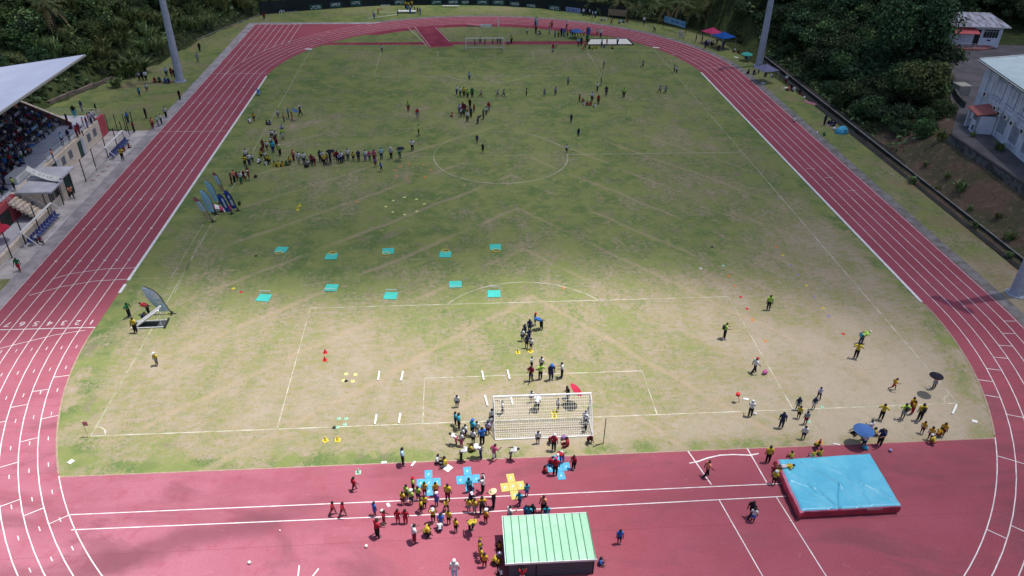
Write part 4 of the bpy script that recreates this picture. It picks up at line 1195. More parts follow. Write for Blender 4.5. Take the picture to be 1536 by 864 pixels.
for p in [(589, 318), (578.8, 310), (590, 301), (606.8, 296), (624.8, 299), (636.5, 306), (625, 317), (607, 322)]: disc(*p, 'pale yellow', 'pale yellow marker disc in the ring of eight on the open grass', 'ring of pale yellow markers')
for p in [(592.5, 255), (600.5, 249), (612.8, 245.7), (634.8, 247), (646.5, 255), (638, 266), (611, 268), (594.5, 264)]: disc(*p, 'orange', 'orange marker disc in the ring beside the centre circle', 'ring of orange markers')
for px, py, c_, lb in [(535.5, 303, 'orange', 'lone orange marker disc between the lying person and the marker ring'), (1111, 445.6, 'red', 'red marker just outside the corner of the penalty area'), (1120.6, 463, 'red', 'red marker a little nearer than the one at the penalty area corner'),
                       (1129, 480, 'orange', 'orange marker beside the penalty area side line, farther one'), (1148, 512, 'orange', 'orange marker beside the penalty area side line, nearer one'), (1234.7, 462.5, 'yellow', 'yellow marker between the two lilac markers'),
                       (1221.7, 445, 'lilac', 'lilac marker on the dry grass, farther of two by a yellow one'), (1243, 474.5, 'lilac', 'lilac marker on the dry grass, nearer of two by a yellow one'), (1264.7, 501, 'red', 'lone red marker near the two adults in lime vests'),
                       (1068, 370.5, 'black', 'dark marker alone on the grass beyond the penalty area'), (1051, 402.7, 'white', 'white marker on a worn drain line beyond the penalty area'), (1085, 398.5, 'pale green', 'pale green marker beyond the penalty area corner'),
                       (1093, 414, 'orange', 'orange marker beyond the penalty area corner, farther of two'), (1102, 429, 'orange', 'orange marker beyond the penalty area corner, nearer of two'), (1164.5, 370.5, 'orange', 'orange marker farthest out in the line of markers by the far touchline'),
                       (1174, 383, 'yellow', 'yellow marker second in the line of markers by the touchline'), (1185.8, 398, 'lilac', 'lilac marker third in the line of markers by the touchline'), (1197, 412, 'lilac', 'lilac marker fourth in the line of markers by the touchline'),
                       (1209.5, 428.5, 'yellow', 'yellow marker nearest in the line of markers by the touchline'), (845, 432, 'orange', 'orange marker inside the penalty arc'), (350, 433, 'yellow', 'yellow marker near the treadmill like ramp, paired with a red one'), (362, 438, 'red', 'red marker near the treadmill like ramp, paired with a yellow one')]:
    disc(px, py, c_, lb, 'single markers on the grass')
for p in [(519, 561), (533, 562), (515, 571), (529, 572)]: disc(*p, 'pale yellow', 'pale yellow marker in the small square of four by the white bars', 'square of yellow markers')
for p in [(508, 628), (519, 628), (506, 641), (517, 637)]: disc(*p, 'pale green', 'pale green marker in the small square of four on the goal line', 'square of green markers')
disc(519, 571.5, 'black', 'black weight among the pale yellow square of markers', 'single markers on the grass'); disc(501.5, 641.5, 'black', 'black weight beside the pale green square of markers', 'single markers on the grass')
disc(384, 384, 'black', 'small dark object lying on the grass before the turquoise mats', 'single markers on the grass'); disc(1213, 633, 'pale green', 'green ring marker on the goal line beside running children', 'single markers on the grass'); disc(1233, 611, 'pale green', 'green ring marker farther along the goal line', 'single markers on the grass')
disc(795.5, 563, 'lilac', 'blue marker left on the grass beside the official in maroon', 'single markers on the grass')
NB = [(567.5, 557, 570, 'first'), (603, 557, 571, 'second'), (762, 555, 568, 'fourth'), (725, 557, 570, 'third')]
for x0, y0, x1, y1, lb in [(569, 557, 567, 570.5, 'first white bar from the grandstand in the farther row'), (604.5, 557, 601.5, 571, 'second white bar from the grandstand in the farther row'), (723, 556.5, 725.5, 570, 'third white bar from the grandstand in the farther row'), (761, 555, 764.5, 569, 'fourth white bar from the grandstand in the farther row'),
                           (565, 622, 562, 636.5, 'first white bar from the grandstand in the nearer row'), (600.5, 620, 598, 635, 'second white bar from the grandstand in the nearer row'), (727, 593, 731.5, 609, 'white bar just outside the goal post'), (766.5, 596, 769, 607, 'white bar seen through the goal net'),
                           (1435, 607, 1428.5, 621, 'white bar at the corner of the pitch near the yellow shirted group')]:
    a_, b_ = at(x0, y0, .06), at(x1, y1, .06); q = MB(); d = (b_ - a_); L = d.length; c_ = (a_ + b_) / 2
    q.box(-L / 2, L / 2, -.07, .07, -.055, .055)
    tag(q.build('white_bar', M['white'], loc=c_, rot=(0, 0, math.atan2(d.y, d.x)), bevel=.02), lb, 'bar', 'white bars on the grass')
for k, (x, y) in enumerate([(823, 102.6), (900.6, 104.6), (920.7, 139), (845.3, 178.5), (859.5, 227), (940.5, 178.7), (1060.5, 178.7), (1029, 138.7), (1004, 103.7), (968, 226), (1098, 223.5), (718, 104)]):
    r = empty('slalom_pole', at(x, y), 0, ['pole just beyond the far penalty area line', 'pole by the corner of the far penalty area', 'pole next to the steward in lime on the far half', 'red topped pole at the worn path', 'pole where the halfway line meets the centre circle', 'pole standing alone in the middle of the far half', 'pole on the touchline side nearest the straight kerb', 'pole near two players running along the touchline', 'pole by the farthest pair of players', 'pole alone on the halfway line', 'pole where the halfway line meets the touchline', 'pole near the far goal area'][k] + ', thin and yellow', 'pole', 'yellow training poles')
    b = MB(); b.tube((0, 0, 0), (random.uniform(-.1, .1), 0, 1.75), .05, .045, 6); b.build('rod', CM['pale yellow'], r)
    b = MB(); b.lathe([(.12, 0), (.12, .05), (0, .06)], n=8); b.build('base', CM['black'], r)
for px, py, rad, mt_, lb in [(549.5, 821, .11, 'white', 'white ball on the red track below the crowd of children'), (374.5, 845.5, .11, 'white', 'white ball alone on the open red track'), (420, 797, .06, 'white', 'small white ball by the near runway line'), (1185, 782, .05, 'white', 'tiny white ball near the adult pair on the track'), (573, 768, .12, 'white', 'white ball in front of the blue shirted child'), (1335, 677.5, .13, 'lilac', 'lilac ring lying beyond the blue landing mat')]:
    b = MB(); b.lathe([(rad * math.sin(PI * k / 8), -rad * math.cos(PI * k / 8)) for k in range(9)], n=12); tag(b.build('ball', CM[mt_], loc=at(px, py) + Vector((0, 0, rad + .015)), smooth=True), lb, 'ball', 'balls on the track')
for x0, y0, x1, y1, w_, lb in [(668, 706, 676, 699, .5, 'white sheet of paper beside the two people sitting at the track edge'), (103, 695, 110, 690, .35, 'white square box on the grass near the bend'), (581, 755, 584, 760, .2, 'white slip of paper beside the blue shirted child'), (1250, 665.5, 1260, 667.5, .1, 'white stick on the grass behind the blue mat'), (1458, 631, 1466, 633, .3, 'white marker plate beside the corner of the pitch'), (1115, 598, 1123, 599, .2, 'white card beside the red flag'), (572, 694, 580, 693.5, .2, 'white paper on the edge of the grass'), (617, 699, 623, 692, .15, 'white strip across the edge of the track'),
                               (458, 73.5, 468, 73.8, .6, 'white plate at the far corner nearest the grandstand'), (979, 71.3, 989, 71.6, .6, 'white plate at the far corner nearest the sand pit'), (1102, 85, 1107, 87, .5, 'white board lying on the verge below the turquoise umbrella'), (1142, 124, 1148, 125, .9, 'white cloth on the verge in front of the lavender canopy'), (1178, 131, 1184, 133, .8, 'white cloth on the verge where people sit')]:
    a_, b_ = at(x0, y0, .03), at(x1, y1, .03); d = b_ - a_; q = MB(); q.box(-d.length / 2, d.length / 2, -w_ / 2, w_ / 2, -.02, .02)
    tag(q.build('white_sheet', M['white'], loc=(a_ + b_) / 2, rot=(0, 0, math.atan2(d.y, d.x))), lb, 'sheet')
b = MB(); b.tube((0, 0, 0), (-.25, 0, .9), .025); b.lathe([(.0, .9), (.18, .8), (.16, .6), (0, .58)], (-.25, 0, .1), 8)
tag(b.build('small_flag', CM['red'], loc=at(1109, 603)), 'small red flag leaning on its stick at the goal line', 'flag')
r = empty('corner_flag', at(133, 656), 0, 'yellow corner flag pole with a pink flag at the corner nearest the grandstand', 'corner flag')
b = MB(); b.tube((0, 0, 0), (-.12, .1, 1.55), .03); b.build('pole', CM['pale yellow'], r)
b = MB(); b.box(-.1, .25, .05, .07, 1.1, 1.5); b.build('pennant', pm('pink_cloth', (.6, .2, .25)), r)

# ================================================================== feather flags and the ramp
def feather(p, h, w_, rz, mats, label, group=None, lean=.0, bend=.75, split=None, marks=None):
    r = empty('feather_flag', p, R(rz), label, 'feather flag', group)
    n = 20; P = []
    for k in range(n + 1):
        t_ = k / n; P.append(Vector((-lean * h * t_ - bend * w_ * max(0, t_ - .55) ** 2 * 4.2, 0, h * (t_ - .10 * max(0, t_ - .6) ** 2 * 6))))
    b = MB(); b.path(P, .035, 6); b.build('pole', M['black'], r)
    b = MB()
    for side in (.0, .02):
        for k in range(2, n + 1):
            t_ = k / n; wd_ = w_ * min(1, ((1.0 - t_) * 2.6)) ** .6 * (.75 + .25 * min(1, (t_ - .1) * 3))
            b.v += [(P[k].x - .03, side - .01, P[k].z), (P[k].x - .03 - wd_, side - .01 + .12 * math.sin(t_ * 5), P[k].z - .10 * wd_)]
    m_ = n - 1
    for k in range(m_ - 1):
        mi = 0
        if split:
            u = k / (m_ - 1); mi = next((i for i, s_ in enumerate(split) if u <= s_), len(split))
        b.f += [(2 * k, 2 * k + 1, 2 * k + 3, 2 * k + 2), (2 * m_ + 2 * k + 2, 2 * m_ + 2 * k + 3, 2 * m_ + 2 * k + 1, 2 * m_ + 2 * k), (2 * k + 1, 2 * m_ + 2 * k + 1, 2 * m_ + 2 * k + 3, 2 * k + 3)]; b.m += [mi] * 3
    sail = b.build('sail', mats, r, True)
    if marks:
        b = MB()
        for t0, t1, x0, x1 in marks:
            k = int(t0 * n); k2 = int(t1 * n)
            q0, q1 = P[k], P[k2]
            b.add([(q0.x - w_ * x0, -.03, q0.z), (q0.x - w_ * x1, -.03 , q0.z - .02), (q1.x - w_ * x1, -.03, q1.z - .02), (q1.x - w_ * x0, -.03, q1.z)], [(0, 1, 2, 3)])
        b.build('print', M['printw'], sail)
    b = MB(); b.box(-.35, .35, -.05, .05, .01, .06); b.box(-.05, .05, -.35, .35, .012, .058); b.tube((0, 0, .05), (0, 0, .35), .05); b.build('base', M['black'], r)
    return r


M['fblue'] = cloth('sky_flag_cloth', (.40, .74, .94), (.46, .78, .94), 1.2, .2)
M['fpale'] = cloth('pale_blue_flag_cloth', (.56, .72, .86), (.62, .76, .88), 1.5, .2)
M['fnavy'] = cloth('navy_flag_cloth', (.05, .10, .40), (.06, .12, .46), 1.5, .2)
M['fsand'] = cloth('sand_flag_cloth', (.70, .54, .36), (.62, .48, .30), 2, .2)
M['fpink'] = cloth('magenta_flag_cloth', (.60, .12, .24), (.52, .10, .20), 2, .2)
G_ = 'feather flags by the touchline'
feather(at(319.5, 333), 3.4, .62, 0, [M['fsand'], M['fpale'], M['fpink']], 'feather flag fading from sand to pink, nearest of the two like it', G_, .30, .9, [.28, .75])
feather(at(324, 322), 3.5, .9, 0, M['fblue'], 'broad sky blue feather flag, nearer of the two blue ones', G_, .12, .8, marks=[(.3, .75, .3, .42)])
feather(at(330, 305), 3.3, .75, 0, M['fblue'], 'slim sky blue feather flag, farther of the two blue ones', G_, .18, .8, marks=[(.3, .75, .3, .4)])
feather(at(338, 291), 3.2, .5, 0, [M['fsand'], M['fpale'], M['fpink']], 'feather flag fading from sand to pink, farthest of the flags', G_, .18, .8, [.28, .75])
feather(at(347.5, 321), 2.9, .7, 0, M['fnavy'], 'navy feather flag with a white mark, nearer of the two navy ones', G_, .22, .55, marks=[(.3, .7, .25, .5)])
feather(at(357, 316), 2.9, .7, 0, M['fnavy'], 'navy feather flag with pale writing, farther of the two navy ones', G_, .22, .55, marks=[(.25, .5, .2, .6), (.55, .75, .3, .6)])
feather(at(258, 471), 3.4, 1.2, 0, M['fpale'], 'large pale blue feather flag with white slanted stripes beside the ramp', None, .32, .75, marks=[(.50, .62, .05, .5), (.64, .74, .05, .45), (.36, .46, .05, .55)])
p = at(333, 317); r = empty('folded_banner', p, R(20), 'crumpled white and magenta banner lying between the feather flags', 'banner')
b = MB()
for k in range(11):
    u = k / 10; b.v += [(-1.1 + 2.2 * u, -.35, .25 + .35 * math.sin(u * 6)), (-1.1 + 2.2 * u, .45, .55 + .3 * math.sin(u * 6 + .6)), (-1.1 + 2.2 * u, .0, .02)]
for k in range(10):
    b.f += [(3 * k, 3 * k + 3, 3 * k + 4, 3 * k + 1), (3 * k + 1, 3 * k + 4, 3 * k + 5, 3 * k + 2), (3 * k + 2, 3 * k + 5, 3 * k + 3, 3 * k)]; b.m += [1 if k % 4 < 2 else 0] * 3
b.build('cloth', [M['white'], pm('magenta_cloth', (.40, .06, .14))], r)
# inclined ramp machine
rp = empty('training_ramp', at(228, 487), R(2), 'metal framed inclined training ramp with a white sloping rail', 'training ramp')
b = MB()
for y in (-.55, .55): b.tube((-1.6, y, .08), (1.3, y, .08), .055, .055, 6)
for x in (-1.6, 1.3): b.tube((x, -.55, .08), (x, .55, .08), .055, .055, 6)
b.build('base_frame', M['alu'], rp)
b = MB(); b.box(-1.55, 1.25, -.5, .5, .03, .05); b.build('base_mat', pm('dark_rubber', (.05, .06, .06)), rp)
for y in (-.35, .35):
    b = MB(); b.box(-1.6, 1.25, y - .09, y + .09, -.06, .06, 0, Matrix.Translation((0, 0, 1.0)) @ Matrix.Rotation(-.62, 4, 'Y')); b.build('slope_rail', M['white'], rp)
b = MB(); b.box(-1.5, 1.2, -.26, .26, -.02, .02, 0, Matrix.Translation((0, 0, 1.0)) @ Matrix.Rotation(-.62, 4, 'Y')); b.build('slope_bed', M['alu'], rp)
for y in (-.45, .45):
    b = MB(); b.tube((1.0, y, .1), (.85, y, 1.7), .03, .03, 6); b.build('leg', M['alu'], rp)
b = MB(); b.tube((1.3, -.75, .12), (1.3, .75, .12), .09, .09, 8); b.build('roller', M['black'], rp)

# ================================================================== umbrellas and tents
def umbrella(p, h, rad, mat, label, tilt=(0, 0), ribs=8, group='umbrellas'):
    r = empty('umbrella', p, 0, label, 'umbrella', group)
    r.rotation_euler = (tilt[0], tilt[1], 0)
    b = MB(); n = ribs * 2; o_ = []
    prof = [(0, 0), (.35, -.05), (.7, -.18), (1, -.36)]
    for dz in (0, -.012):
        for pr, pz in prof:
            for k in range(n):
                rr = rad * pr * (1 if k % 2 == 0 else .965); o_.append((rr * math.cos(2 * PI * k / n), rr * math.sin(2 * PI * k / n), h + pz * rad + dz))
    fs = []
    for lay in range(2):
        for j in range(3):
            for k in range(n):
                a_ = lay * 4 * n + j * n; q = (a_ + k, a_ + (k + 1) % n, a_ + n + (k + 1) % n, a_ + n + k); fs.append(q if lay else q[::-1])
    b.add(o_, fs); b.build('canopy', mat, r)
    b = MB(); b.tube((0, 0, h - 1.05), (0, 0, h + .06), .015, .015, 6); b.build('shaft', M['alu'], r)
    return r


um = {k: cloth('umbrella_' + k, c_, None, 2, .3) for k, c_ in dict(red=(.62, .05, .10), blue=(.09, .20, .50), black=(.03, .03, .045), teal=(.10, .55, .48), navy=(.05, .08, .24), slate=(.045, .045, .07)).items()}


def umb(px, py, z, *a_, **k_):       # canopy centre at pixel (px, py), level z
    p = at(px, py, z); return umbrella(Vector((p.x, p.y, z - 1.2)), 1.2, *a_, **k_)


umb(1297.5, 641, 1.75, .78, um['blue'], 'blue umbrella sheltering people on the grass by the landing mat')
umb(1406, 561, 2.1, .55, um['black'], 'black umbrella held by the person near the corner of the pitch')
umb(852.5, 578, 2.05, .66, um['red'], 'red umbrella held up behind the near goal net', tilt=(0, .75))
umb(495, 224.5, 2.0, .6, um['black'], 'black umbrella in the line of spectators at midfield')
umb(600.5, 220.5, 2.0, .58, um['slate'], 'dark slate umbrella at the end of the line of spectators')
umb(865, 43.5, 1.9, 1.3, um['blue'], 'blue umbrella over the crowd at the far sand pit')
umb(1121, 78.5, 1.6, 1.1, um['teal'], 'turquoise umbrella on the verge near the floodlight mast')
umb(46, 216, 3.9, .5, um['blue'], 'small blue umbrella among the seated grandstand crowd')
umb(-5, 338, 2.0, 1.1, um['red'], 'large red parasol at the foot of the red stand wall')
umb(437, 163, 1.9, .5, um['blue'], 'small blue umbrella held beside the yellow shirted pair', tilt=(0, .5))


def canopy(px, py, z, hw_, rz, mat, label, legs=True):
    p = at(px, py, z); r = empty('canopy_tent', (p.x, p.y, 0), R(rz), label, 'canopy tent', 'canopy tents on the outer verge')
    b = MB(); n = 8; vs = []
    for lay in (0, -.03):
        for j in range(n + 1):
            for i in range(n + 1):
                u, v_ = i / n * 2 - 1, j / n * 2 - 1; d = max(abs(u), abs(v_))
                vs.append((u * hw_ * (1 - .03 * (1 - abs(v_)) * (abs(u) > .99)), v_ * hw_, z - .15 + .85 * (1 - d) ** 1.25 + lay - .10 * (1 - min(abs(u), abs(v_))) * (d > .99)))
    m_ = (n + 1) ** 2; fs = []
    for j in range(n):
        for i in range(n):
            a_ = j * (n + 1) + i; fs += [(a_, a_ + 1, a_ + n + 2, a_ + n + 1), (m_ + a_ + n + 1, m_ + a_ + n + 2, m_ + a_ + 1, m_ + a_)]
    b.add(vs, fs); b.build('canopy', mat, r)
    for i in (-1, 1):
        for j in (-1, 1):
            b = MB(); b.tube((i * hw_ * .97, j * hw_ * .97, 0), (i * hw_ * .97, j * hw_ * .97, z - .2), .03, .03, 6); b.build('leg', M['alu'], r)
    return r


canopy(1068.5, 46, 2.6, 1.55, 25, cloth('pink_canopy', (.75, .10, .26), (.68, .09, .24), 1), 'bright pink canopy tent beside the blue one')
canopy(1086, 52.5, 2.6, 1.75, 25, cloth('blue_canopy', (.04, .17, .60), (.04, .15, .54), 1), 'bright blue canopy tent beside the pink one')
canopy(1150, 101.5, 2.5, 1.6, 15, cloth('lavender_canopy', (.33, .33, .52), (.28, .28, .46), 1), 'lavender grey canopy tent at the foot of the floodlight mast')
# small blue dome tent on the verge
p = at(1262, 199); r = empty('dome_tent', p, R(20), 'bright blue dome tent on the verge by the drain', 'tent')
b = MB(); n = 14; prof = [(.95, 0), (.92, .3), (.75, .65), (.45, .9), (0, 1.0)]
b.lathe(prof, n=n); b.v = [(x * 1.15, y * .85, z * (1 + .05 * math.sin(5 * x))) for x, y, z in b.v]; b.build('shell', pm('blue_tent_cloth', (.05, .30, .50), (.07, .36, .55), 1.5), r)
b = MB(); b.add([(-.35, -.80, .02), (.35, -.80, .02), (.22, -.68, .62), (-.22, -.68, .62)], [(0, 1, 2, 3)]); b.build('door_flap', pm('dark_blue_cloth', (.02, .12, .24)), r)
# pink rug, bags
q = MB(); q.box(-1.1, 1.1, -.45, .45, 0, .03); tag(q.build('rug', pm('pink_rug', (.42, .16, .22), (.3, .12, .16), 3), loc=at(1215, 154.5) + Vector((0, 0, .01)), rot=(0, 0, -1.0)), 'pink rug on the verge next to the drain', 'rug')


def bag(p, s, mat, label, rz=0):
    b = MB(); n = 8
    for k in range(7):
        f = k / 6; rr = math.sin(PI * min(1, .12 + f * .88)) ** .5
        for q in range(n): b.v.append((s * .5 * rr * math.cos(2 * PI * q / n), s * .32 * rr * math.sin(2 * PI * q / n), s * .8 * f))
    for k in range(6):
        for q in range(n): b.f.append((k * n + q, k * n + (q + 1) % n, (k + 1) * n + (q + 1) % n, (k + 1) * n + q)); b.m.append(0)
    b.f.append(tuple(range(n - 1, -1, -1))); b.m.append(0)
    b.tube((-s * .15, 0, s * .75), (0, 0, s * .95), s * .03, s * .03, 5); b.tube((0, 0, s * .95), (s * .15, 0, s * .75), s * .03, s * .03, 5)
    return tag(b.build('bag', mat, loc=p, rot=(0, 0, rz), smooth=True), label, 'bag', 'bags left on the ground')


BM = dict(black=M['black'], pink=pm('pink_bag', (.5, .12, .3)), blue=pm('blue_bag', (.05, .35, .5)), white=M['white'], green=pm('green_bag', (.06, .15, .08)), violet=pm('violet_bag', (.3, .15, .4)))
for px, py, s, c_, lb in [(1147, 561, .55, 'pink', 'pink and white bag beside the person in the red cap'), (460, 251, .7, 'black', 'black bag on the grass in front of the line of spectators'), (383.5, 266.5, .5, 'black', 'black bag alone on the grass near the maroon group'), (1297, 674, .5, 'blue', 'turquoise bag at the corner of the blue landing mat'), (845, 658, .45, 'violet', 'violet bag beside the sitting woman in red'),
                          (359.5, 307, .55, 'black', 'black bag at the foot of the navy feather flags'), (842, 680, .35, 'white', 'white bag beside the adult in maroon behind the goal'), (1225, 201, .5, 'white', 'white bag at the edge of the outer lane'), (1236, 203, .6, 'green', 'dark green bag by the blue dome tent'), (1206, 148, .5, 'white', 'white bag on the verge beside the pink rug'), (1132, 622, .3, 'white', 'white bottle bag beside the woman in the white cap'), (172, 132, .5, 'white', 'white bag beside the low footing of the slope'), (1251, 195, .6, 'white', 'white cool box bag beside the dome tent')]:
    bag(at(px, py) + Vector((0, 0, .01)), s, BM[c_], lb, random.uniform(0, 3))

# ================================================================== sand pit, water-jump barrier, far details
sq = [at(881, 67.5), at(949, 67.3), at(940, 58.8), at(886, 59.6)]
r = empty('sand_pit', (0, 0, 0), 0, 'long jump pit covered with white sand inside a dark frame', 'sand pit')
b = MB(); b.prism([(p.x, p.y) for p in sq], .02, .09); b.build('sand', pm('white_sand', (.78, .74, .68), (.70, .66, .60), .6, .9), r)
b = MB()
for k in range(4): 
    p, q = sq[k], sq[(k + 1) % 4]; d = (q - p).normalized(); nn = Vector((d.y, -d.x, 0)) * .35
    b.add([p + Vector((0, 0, .0)), q, q + nn, p + nn, p + Vector((0, 0, .16)), q + Vector((0, 0, .16)), q + nn + Vector((0, 0, .16)), p + nn + Vector((0, 0, .16))], [(4, 5, 6, 7), (7, 6, 5, 4), (0, 1, 5, 4), (2, 3, 7, 6), (1, 2, 6, 5), (3, 0, 4, 7)])
b.build('frame', M['damp_shade'], r)
r = empty('water_jump', at(731, 39.5), 0, 'white hurdle bar and pink ramp of the water jump beside the far bend', 'water jump')
b = MB(); b.add([(-4.5, -.3, .02), (.2, -.5, .02), (.2, .9, .02), (-4.5, .9, .5), (-4.5, -.3, .5)], [(0, 1, 2, 3, 4)]); b.build('ramp', pm('pink_rubber', (.5, .17, .2)), r)
b = MB(); b.box(-1.5, .9, -.75, -.6, 0, .6); b.build('barrier', M['white'], r)
b = MB(); b.tube((2.4, 0, 0), (2.4, 0, 1.6), .16); b.build('post', M['white'], r)
p0 = at(570, 27.6); p1 = at(596, 22)
for a_, c_, lb in ((at(552, 27.8), at(597, 21.6), 'nearer white line board on the grass beyond the bend'), (at(570, 18.8), at(597, 18.6), 'farther white line board on the grass beyond the bend')):
    d = c_ - a_; q = MB(); q.box(-d.length / 2, d.length / 2, -.16, .16, .006, .05); tag(q.build('throw_board', pm('dull_white_board', (.5, .5, .44)), loc=(a_ + c_) / 2, rot=(0, 0, math.atan2(d.y, d.x))), lb, 'board')
q = MB(); q.box(-2.2, 2.2, -.6, .6, .25, .55); tag(q.build('throwing_circle_cover', M['white'], loc=at(610, 19.5), bevel=.15), 'white padded sheet on the ground with a crowd of people behind it', 'sheet')
q = MB(); q.box(-1.9, 1.9, -.25, .25, .42, .5); q.box(-1.7, -1.5, -.2, .2, 0, .42); q.box(1.5, 1.7, -.2, .2, 0, .42); tag(q.build('bench', M['white'], loc=at(676, 11.5)), 'long white bench in front of the dark far fence', 'bench')
q = MB(); q.box(-2.1, 2.1, -.06, .06, 1.0, 2.3); 
for s in (-2, 2): q.tube((s, .08, 0), (s, .08, 2.4), .06)
tag(q.build('notice_board', pm('brown_board', (.28, .2, .14), (.2, .15, .1), 2), loc=at(925, 30.5), rot=(0, 0, -.4)), 'brown framed notice board behind the seated spectators at the far bend', 'notice board')
# ================================================================== vegetation
def leafmat(name, a, b_, c_):
    t = NT(name); oi = t.n('ShaderNodeObjectInfo')
    f = t.noise(.45, 3, .6); g = t.noise(3.0, 3, .7)
    col = t.mix(t.ramp(f, .38, .62), a, b_); col = t.mix(t.math('MULTIPLY', t.ramp(g, .52, .72), .8), col, c_)
    hs_ = t.n('ShaderNodeHueSaturation'); t.link(col, hs_.inputs['Color'])
    t.link(t.math('ADD', .47, t.math('MULTIPLY', oi.outputs['Random'], .06)), hs_.inputs['Hue'])
    gi = t.n('ShaderNodeNewGeometry'); rpi = gi.outputs['Random Per Island']
    t.link(t.math('MULTIPLY', t.math('ADD', .78, t.math('MULTIPLY', oi.outputs['Random'], .44)), t.math('ADD', .55, t.math('MULTIPLY', t.math('POWER', rpi, 2.2), 1.9))), hs_.inputs['Value'])
    d = t.n('ShaderNodeBsdfPrincipled'); t.link(hs_.outputs[0], d.inputs['Base Color']); d.inputs['Roughness'].default_value = .55; d.inputs['Specular IOR Level'].default_value = .25
    tr_ = t.n('ShaderNodeBsdfTranslucent'); t.link(hs_.outputs[0], tr_.inputs['Color'])
    mx = t.n('ShaderNodeMixShader'); mx.inputs[0].default_value = .25
    t.link(d.outputs[0], mx.inputs[1]); t.link(tr_.outputs[0], mx.inputs[2]); t.link(mx.outputs[0], t.out.inputs[0])
    return t.mat


LF = [leafmat('leaf_dark', (.050, .090, .038), (.075, .120, .046), (.125, .170, .075)),
      leafmat('leaf_mid', (.075, .125, .045), (.110, .160, .056), (.180, .215, .095)),
      leafmat('leaf_olive', (.100, .130, .048), (.145, .165, .062), (.23, .225, .11)),
      leafmat('leaf_deep', (.036, .066, .034), (.052, .088, .040), (.088, .125, .060))]
M['bark'] = pm('bark', (.13, .105, .085), (.07, .058, .05), 2.5, .95, .1, .4, stretch=(1, 1, .3))
rg = random.Random(11)


def crown_mesh(name, rx, rz, n, leaf, mats, seed, lobes=11, aspect=1.9, ls=1.0):
    """leaf clumps spread through a lobed volume: uneven outline, gaps, light and dark clumps"""
    r_ = random.Random(seed); b = MB()
    L = []
    for k in range(lobes):
        q = r_.uniform(0, 2 * PI); e_ = r_.uniform(-.25, 1.0); rr = rx * r_.uniform(.25, .72) * math.sqrt(max(.1, 1 - max(0, e_) ** 2 * .8))
        L.append((Vector((rr * math.cos(q), rr * math.sin(q), rz * e_ * .72)), rx * ls * r_.uniform(.30, .52), r_.choice([0, 0, 1]), r_.uniform(.6, 1.2)))
    for k in range(n):
        c_, s, mi, dn = L[k % lobes] if r_.random() > .12 else L[r_.randrange(lobes)]
        d = Vector((r_.gauss(0, 1), r_.gauss(0, 1), r_.gauss(.15, .8))).normalized()
        p = c_ + Vector((d.x * s, d.y * s, d.z * s * rz / rx * .95)) * (r_.uniform(.55, 1.12) if r_.random() < .8 else r_.uniform(.1, .6))
        nrm = (d * .8 + Vector((r_.gauss(0, .5), r_.gauss(0, .5), r_.gauss(.55, .4)))).normalized()
        u = nrm.orthogonal().normalized(); w_ = nrm.cross(u); a_ = r_.uniform(0, 2 * PI)
        u, w_ = u * math.cos(a_) + w_ * math.sin(a_), w_ * math.cos(a_) - u * math.sin(a_)
        l = leaf * r_.uniform(.6, 1.35); h = l / aspect
        sag = nrm * -.22 * l
        b.add([p - u * l * .5 + sag, p - w_ * h * .5 + u * l * .05, p + u * l * .5 + sag, p + w_ * h * .5 + u * l * .05], [(0, 1, 2, 3)], mi)
    return b.mesh(name, mats)


def trunk_mesh(h, r0, seed, spread=2.0):
    r_ = random.Random(seed); b = MB(); p = Vector((0, 0, -1.0)); r = r0
    pts = [p]
    for k in range(4):
        p = p + Vector((r_.uniform(-.2, .2), r_.uniform(-.2, .2), (h + 1) / 4)); pts.append(p)
    for k in range(4): b.tube(pts[k], pts[k + 1], r0 * (1 - .16 * k), r0 * (1 - .16 * (k + 1)), 7)
    for k in range(6):
        q = r_.uniform(0, 2 * PI); st = pts[r_.choice([2, 3, 4])]; e_ = st + Vector((math.cos(q) * spread * r_.uniform(.6, 1), math.sin(q) * spread * r_.uniform(.6, 1), h * r_.uniform(.15, .45)))
        md = st.lerp(e_, .5) + Vector((0, 0, .2)); b.tube(st, md, r0 * .42, r0 * .3, 5); b.tube(md, e_, r0 * .3, r0 * .12, 5)
    return b.mesh('trunk', M['bark'])


CR = [crown_mesh('crown', 3.2, 2.8, 3400, .50, [LF[0], LF[1]], 1), crown_mesh('crown', 3.4, 2.4, 3400, .48, [LF[3], LF[0]], 2), crown_mesh('crown', 3.0, 3.4, 3400, .52, [LF[1], LF[2]], 3, 13),
      crown_mesh('crown', 3.6, 2.2, 3600, .42, [LF[0], LF[3]], 4, 15), crown_mesh('crown', 2.8, 2.6, 2800, .62, [LF[2], LF[1]], 5, 9, 2.6), crown_mesh('crown', 3.3, 3.0, 3400, .46, [LF[1], LF[0]], 6, 14)]
TK = [trunk_mesh(3.2, .22, 20), trunk_mesh(3.6, .28, 21), trunk_mesh(2.8, .18, 22)]


def tree(x, y, s, ci, label, group, hz=None, name='tree', sz=1.0):
    z = ground(x, y)
    r = empty(name, (x, y, z), rg.uniform(0, 6.28), label, 'tree', group)
    o = bpy.data.objects.new('crown', CR[ci]); COL.objects.link(o); o.parent = r; o.scale = (s, s, s * sz); o.location = (0, 0, (hz if hz is not None else 3.3) * s)
    t_ = bpy.data.objects.new('trunk', TK[ci % 3]); COL.objects.link(t_); t_.parent = r; t_.scale = (s, s, s * (hz if hz is not None else 3.3) / 3.3)
    return r


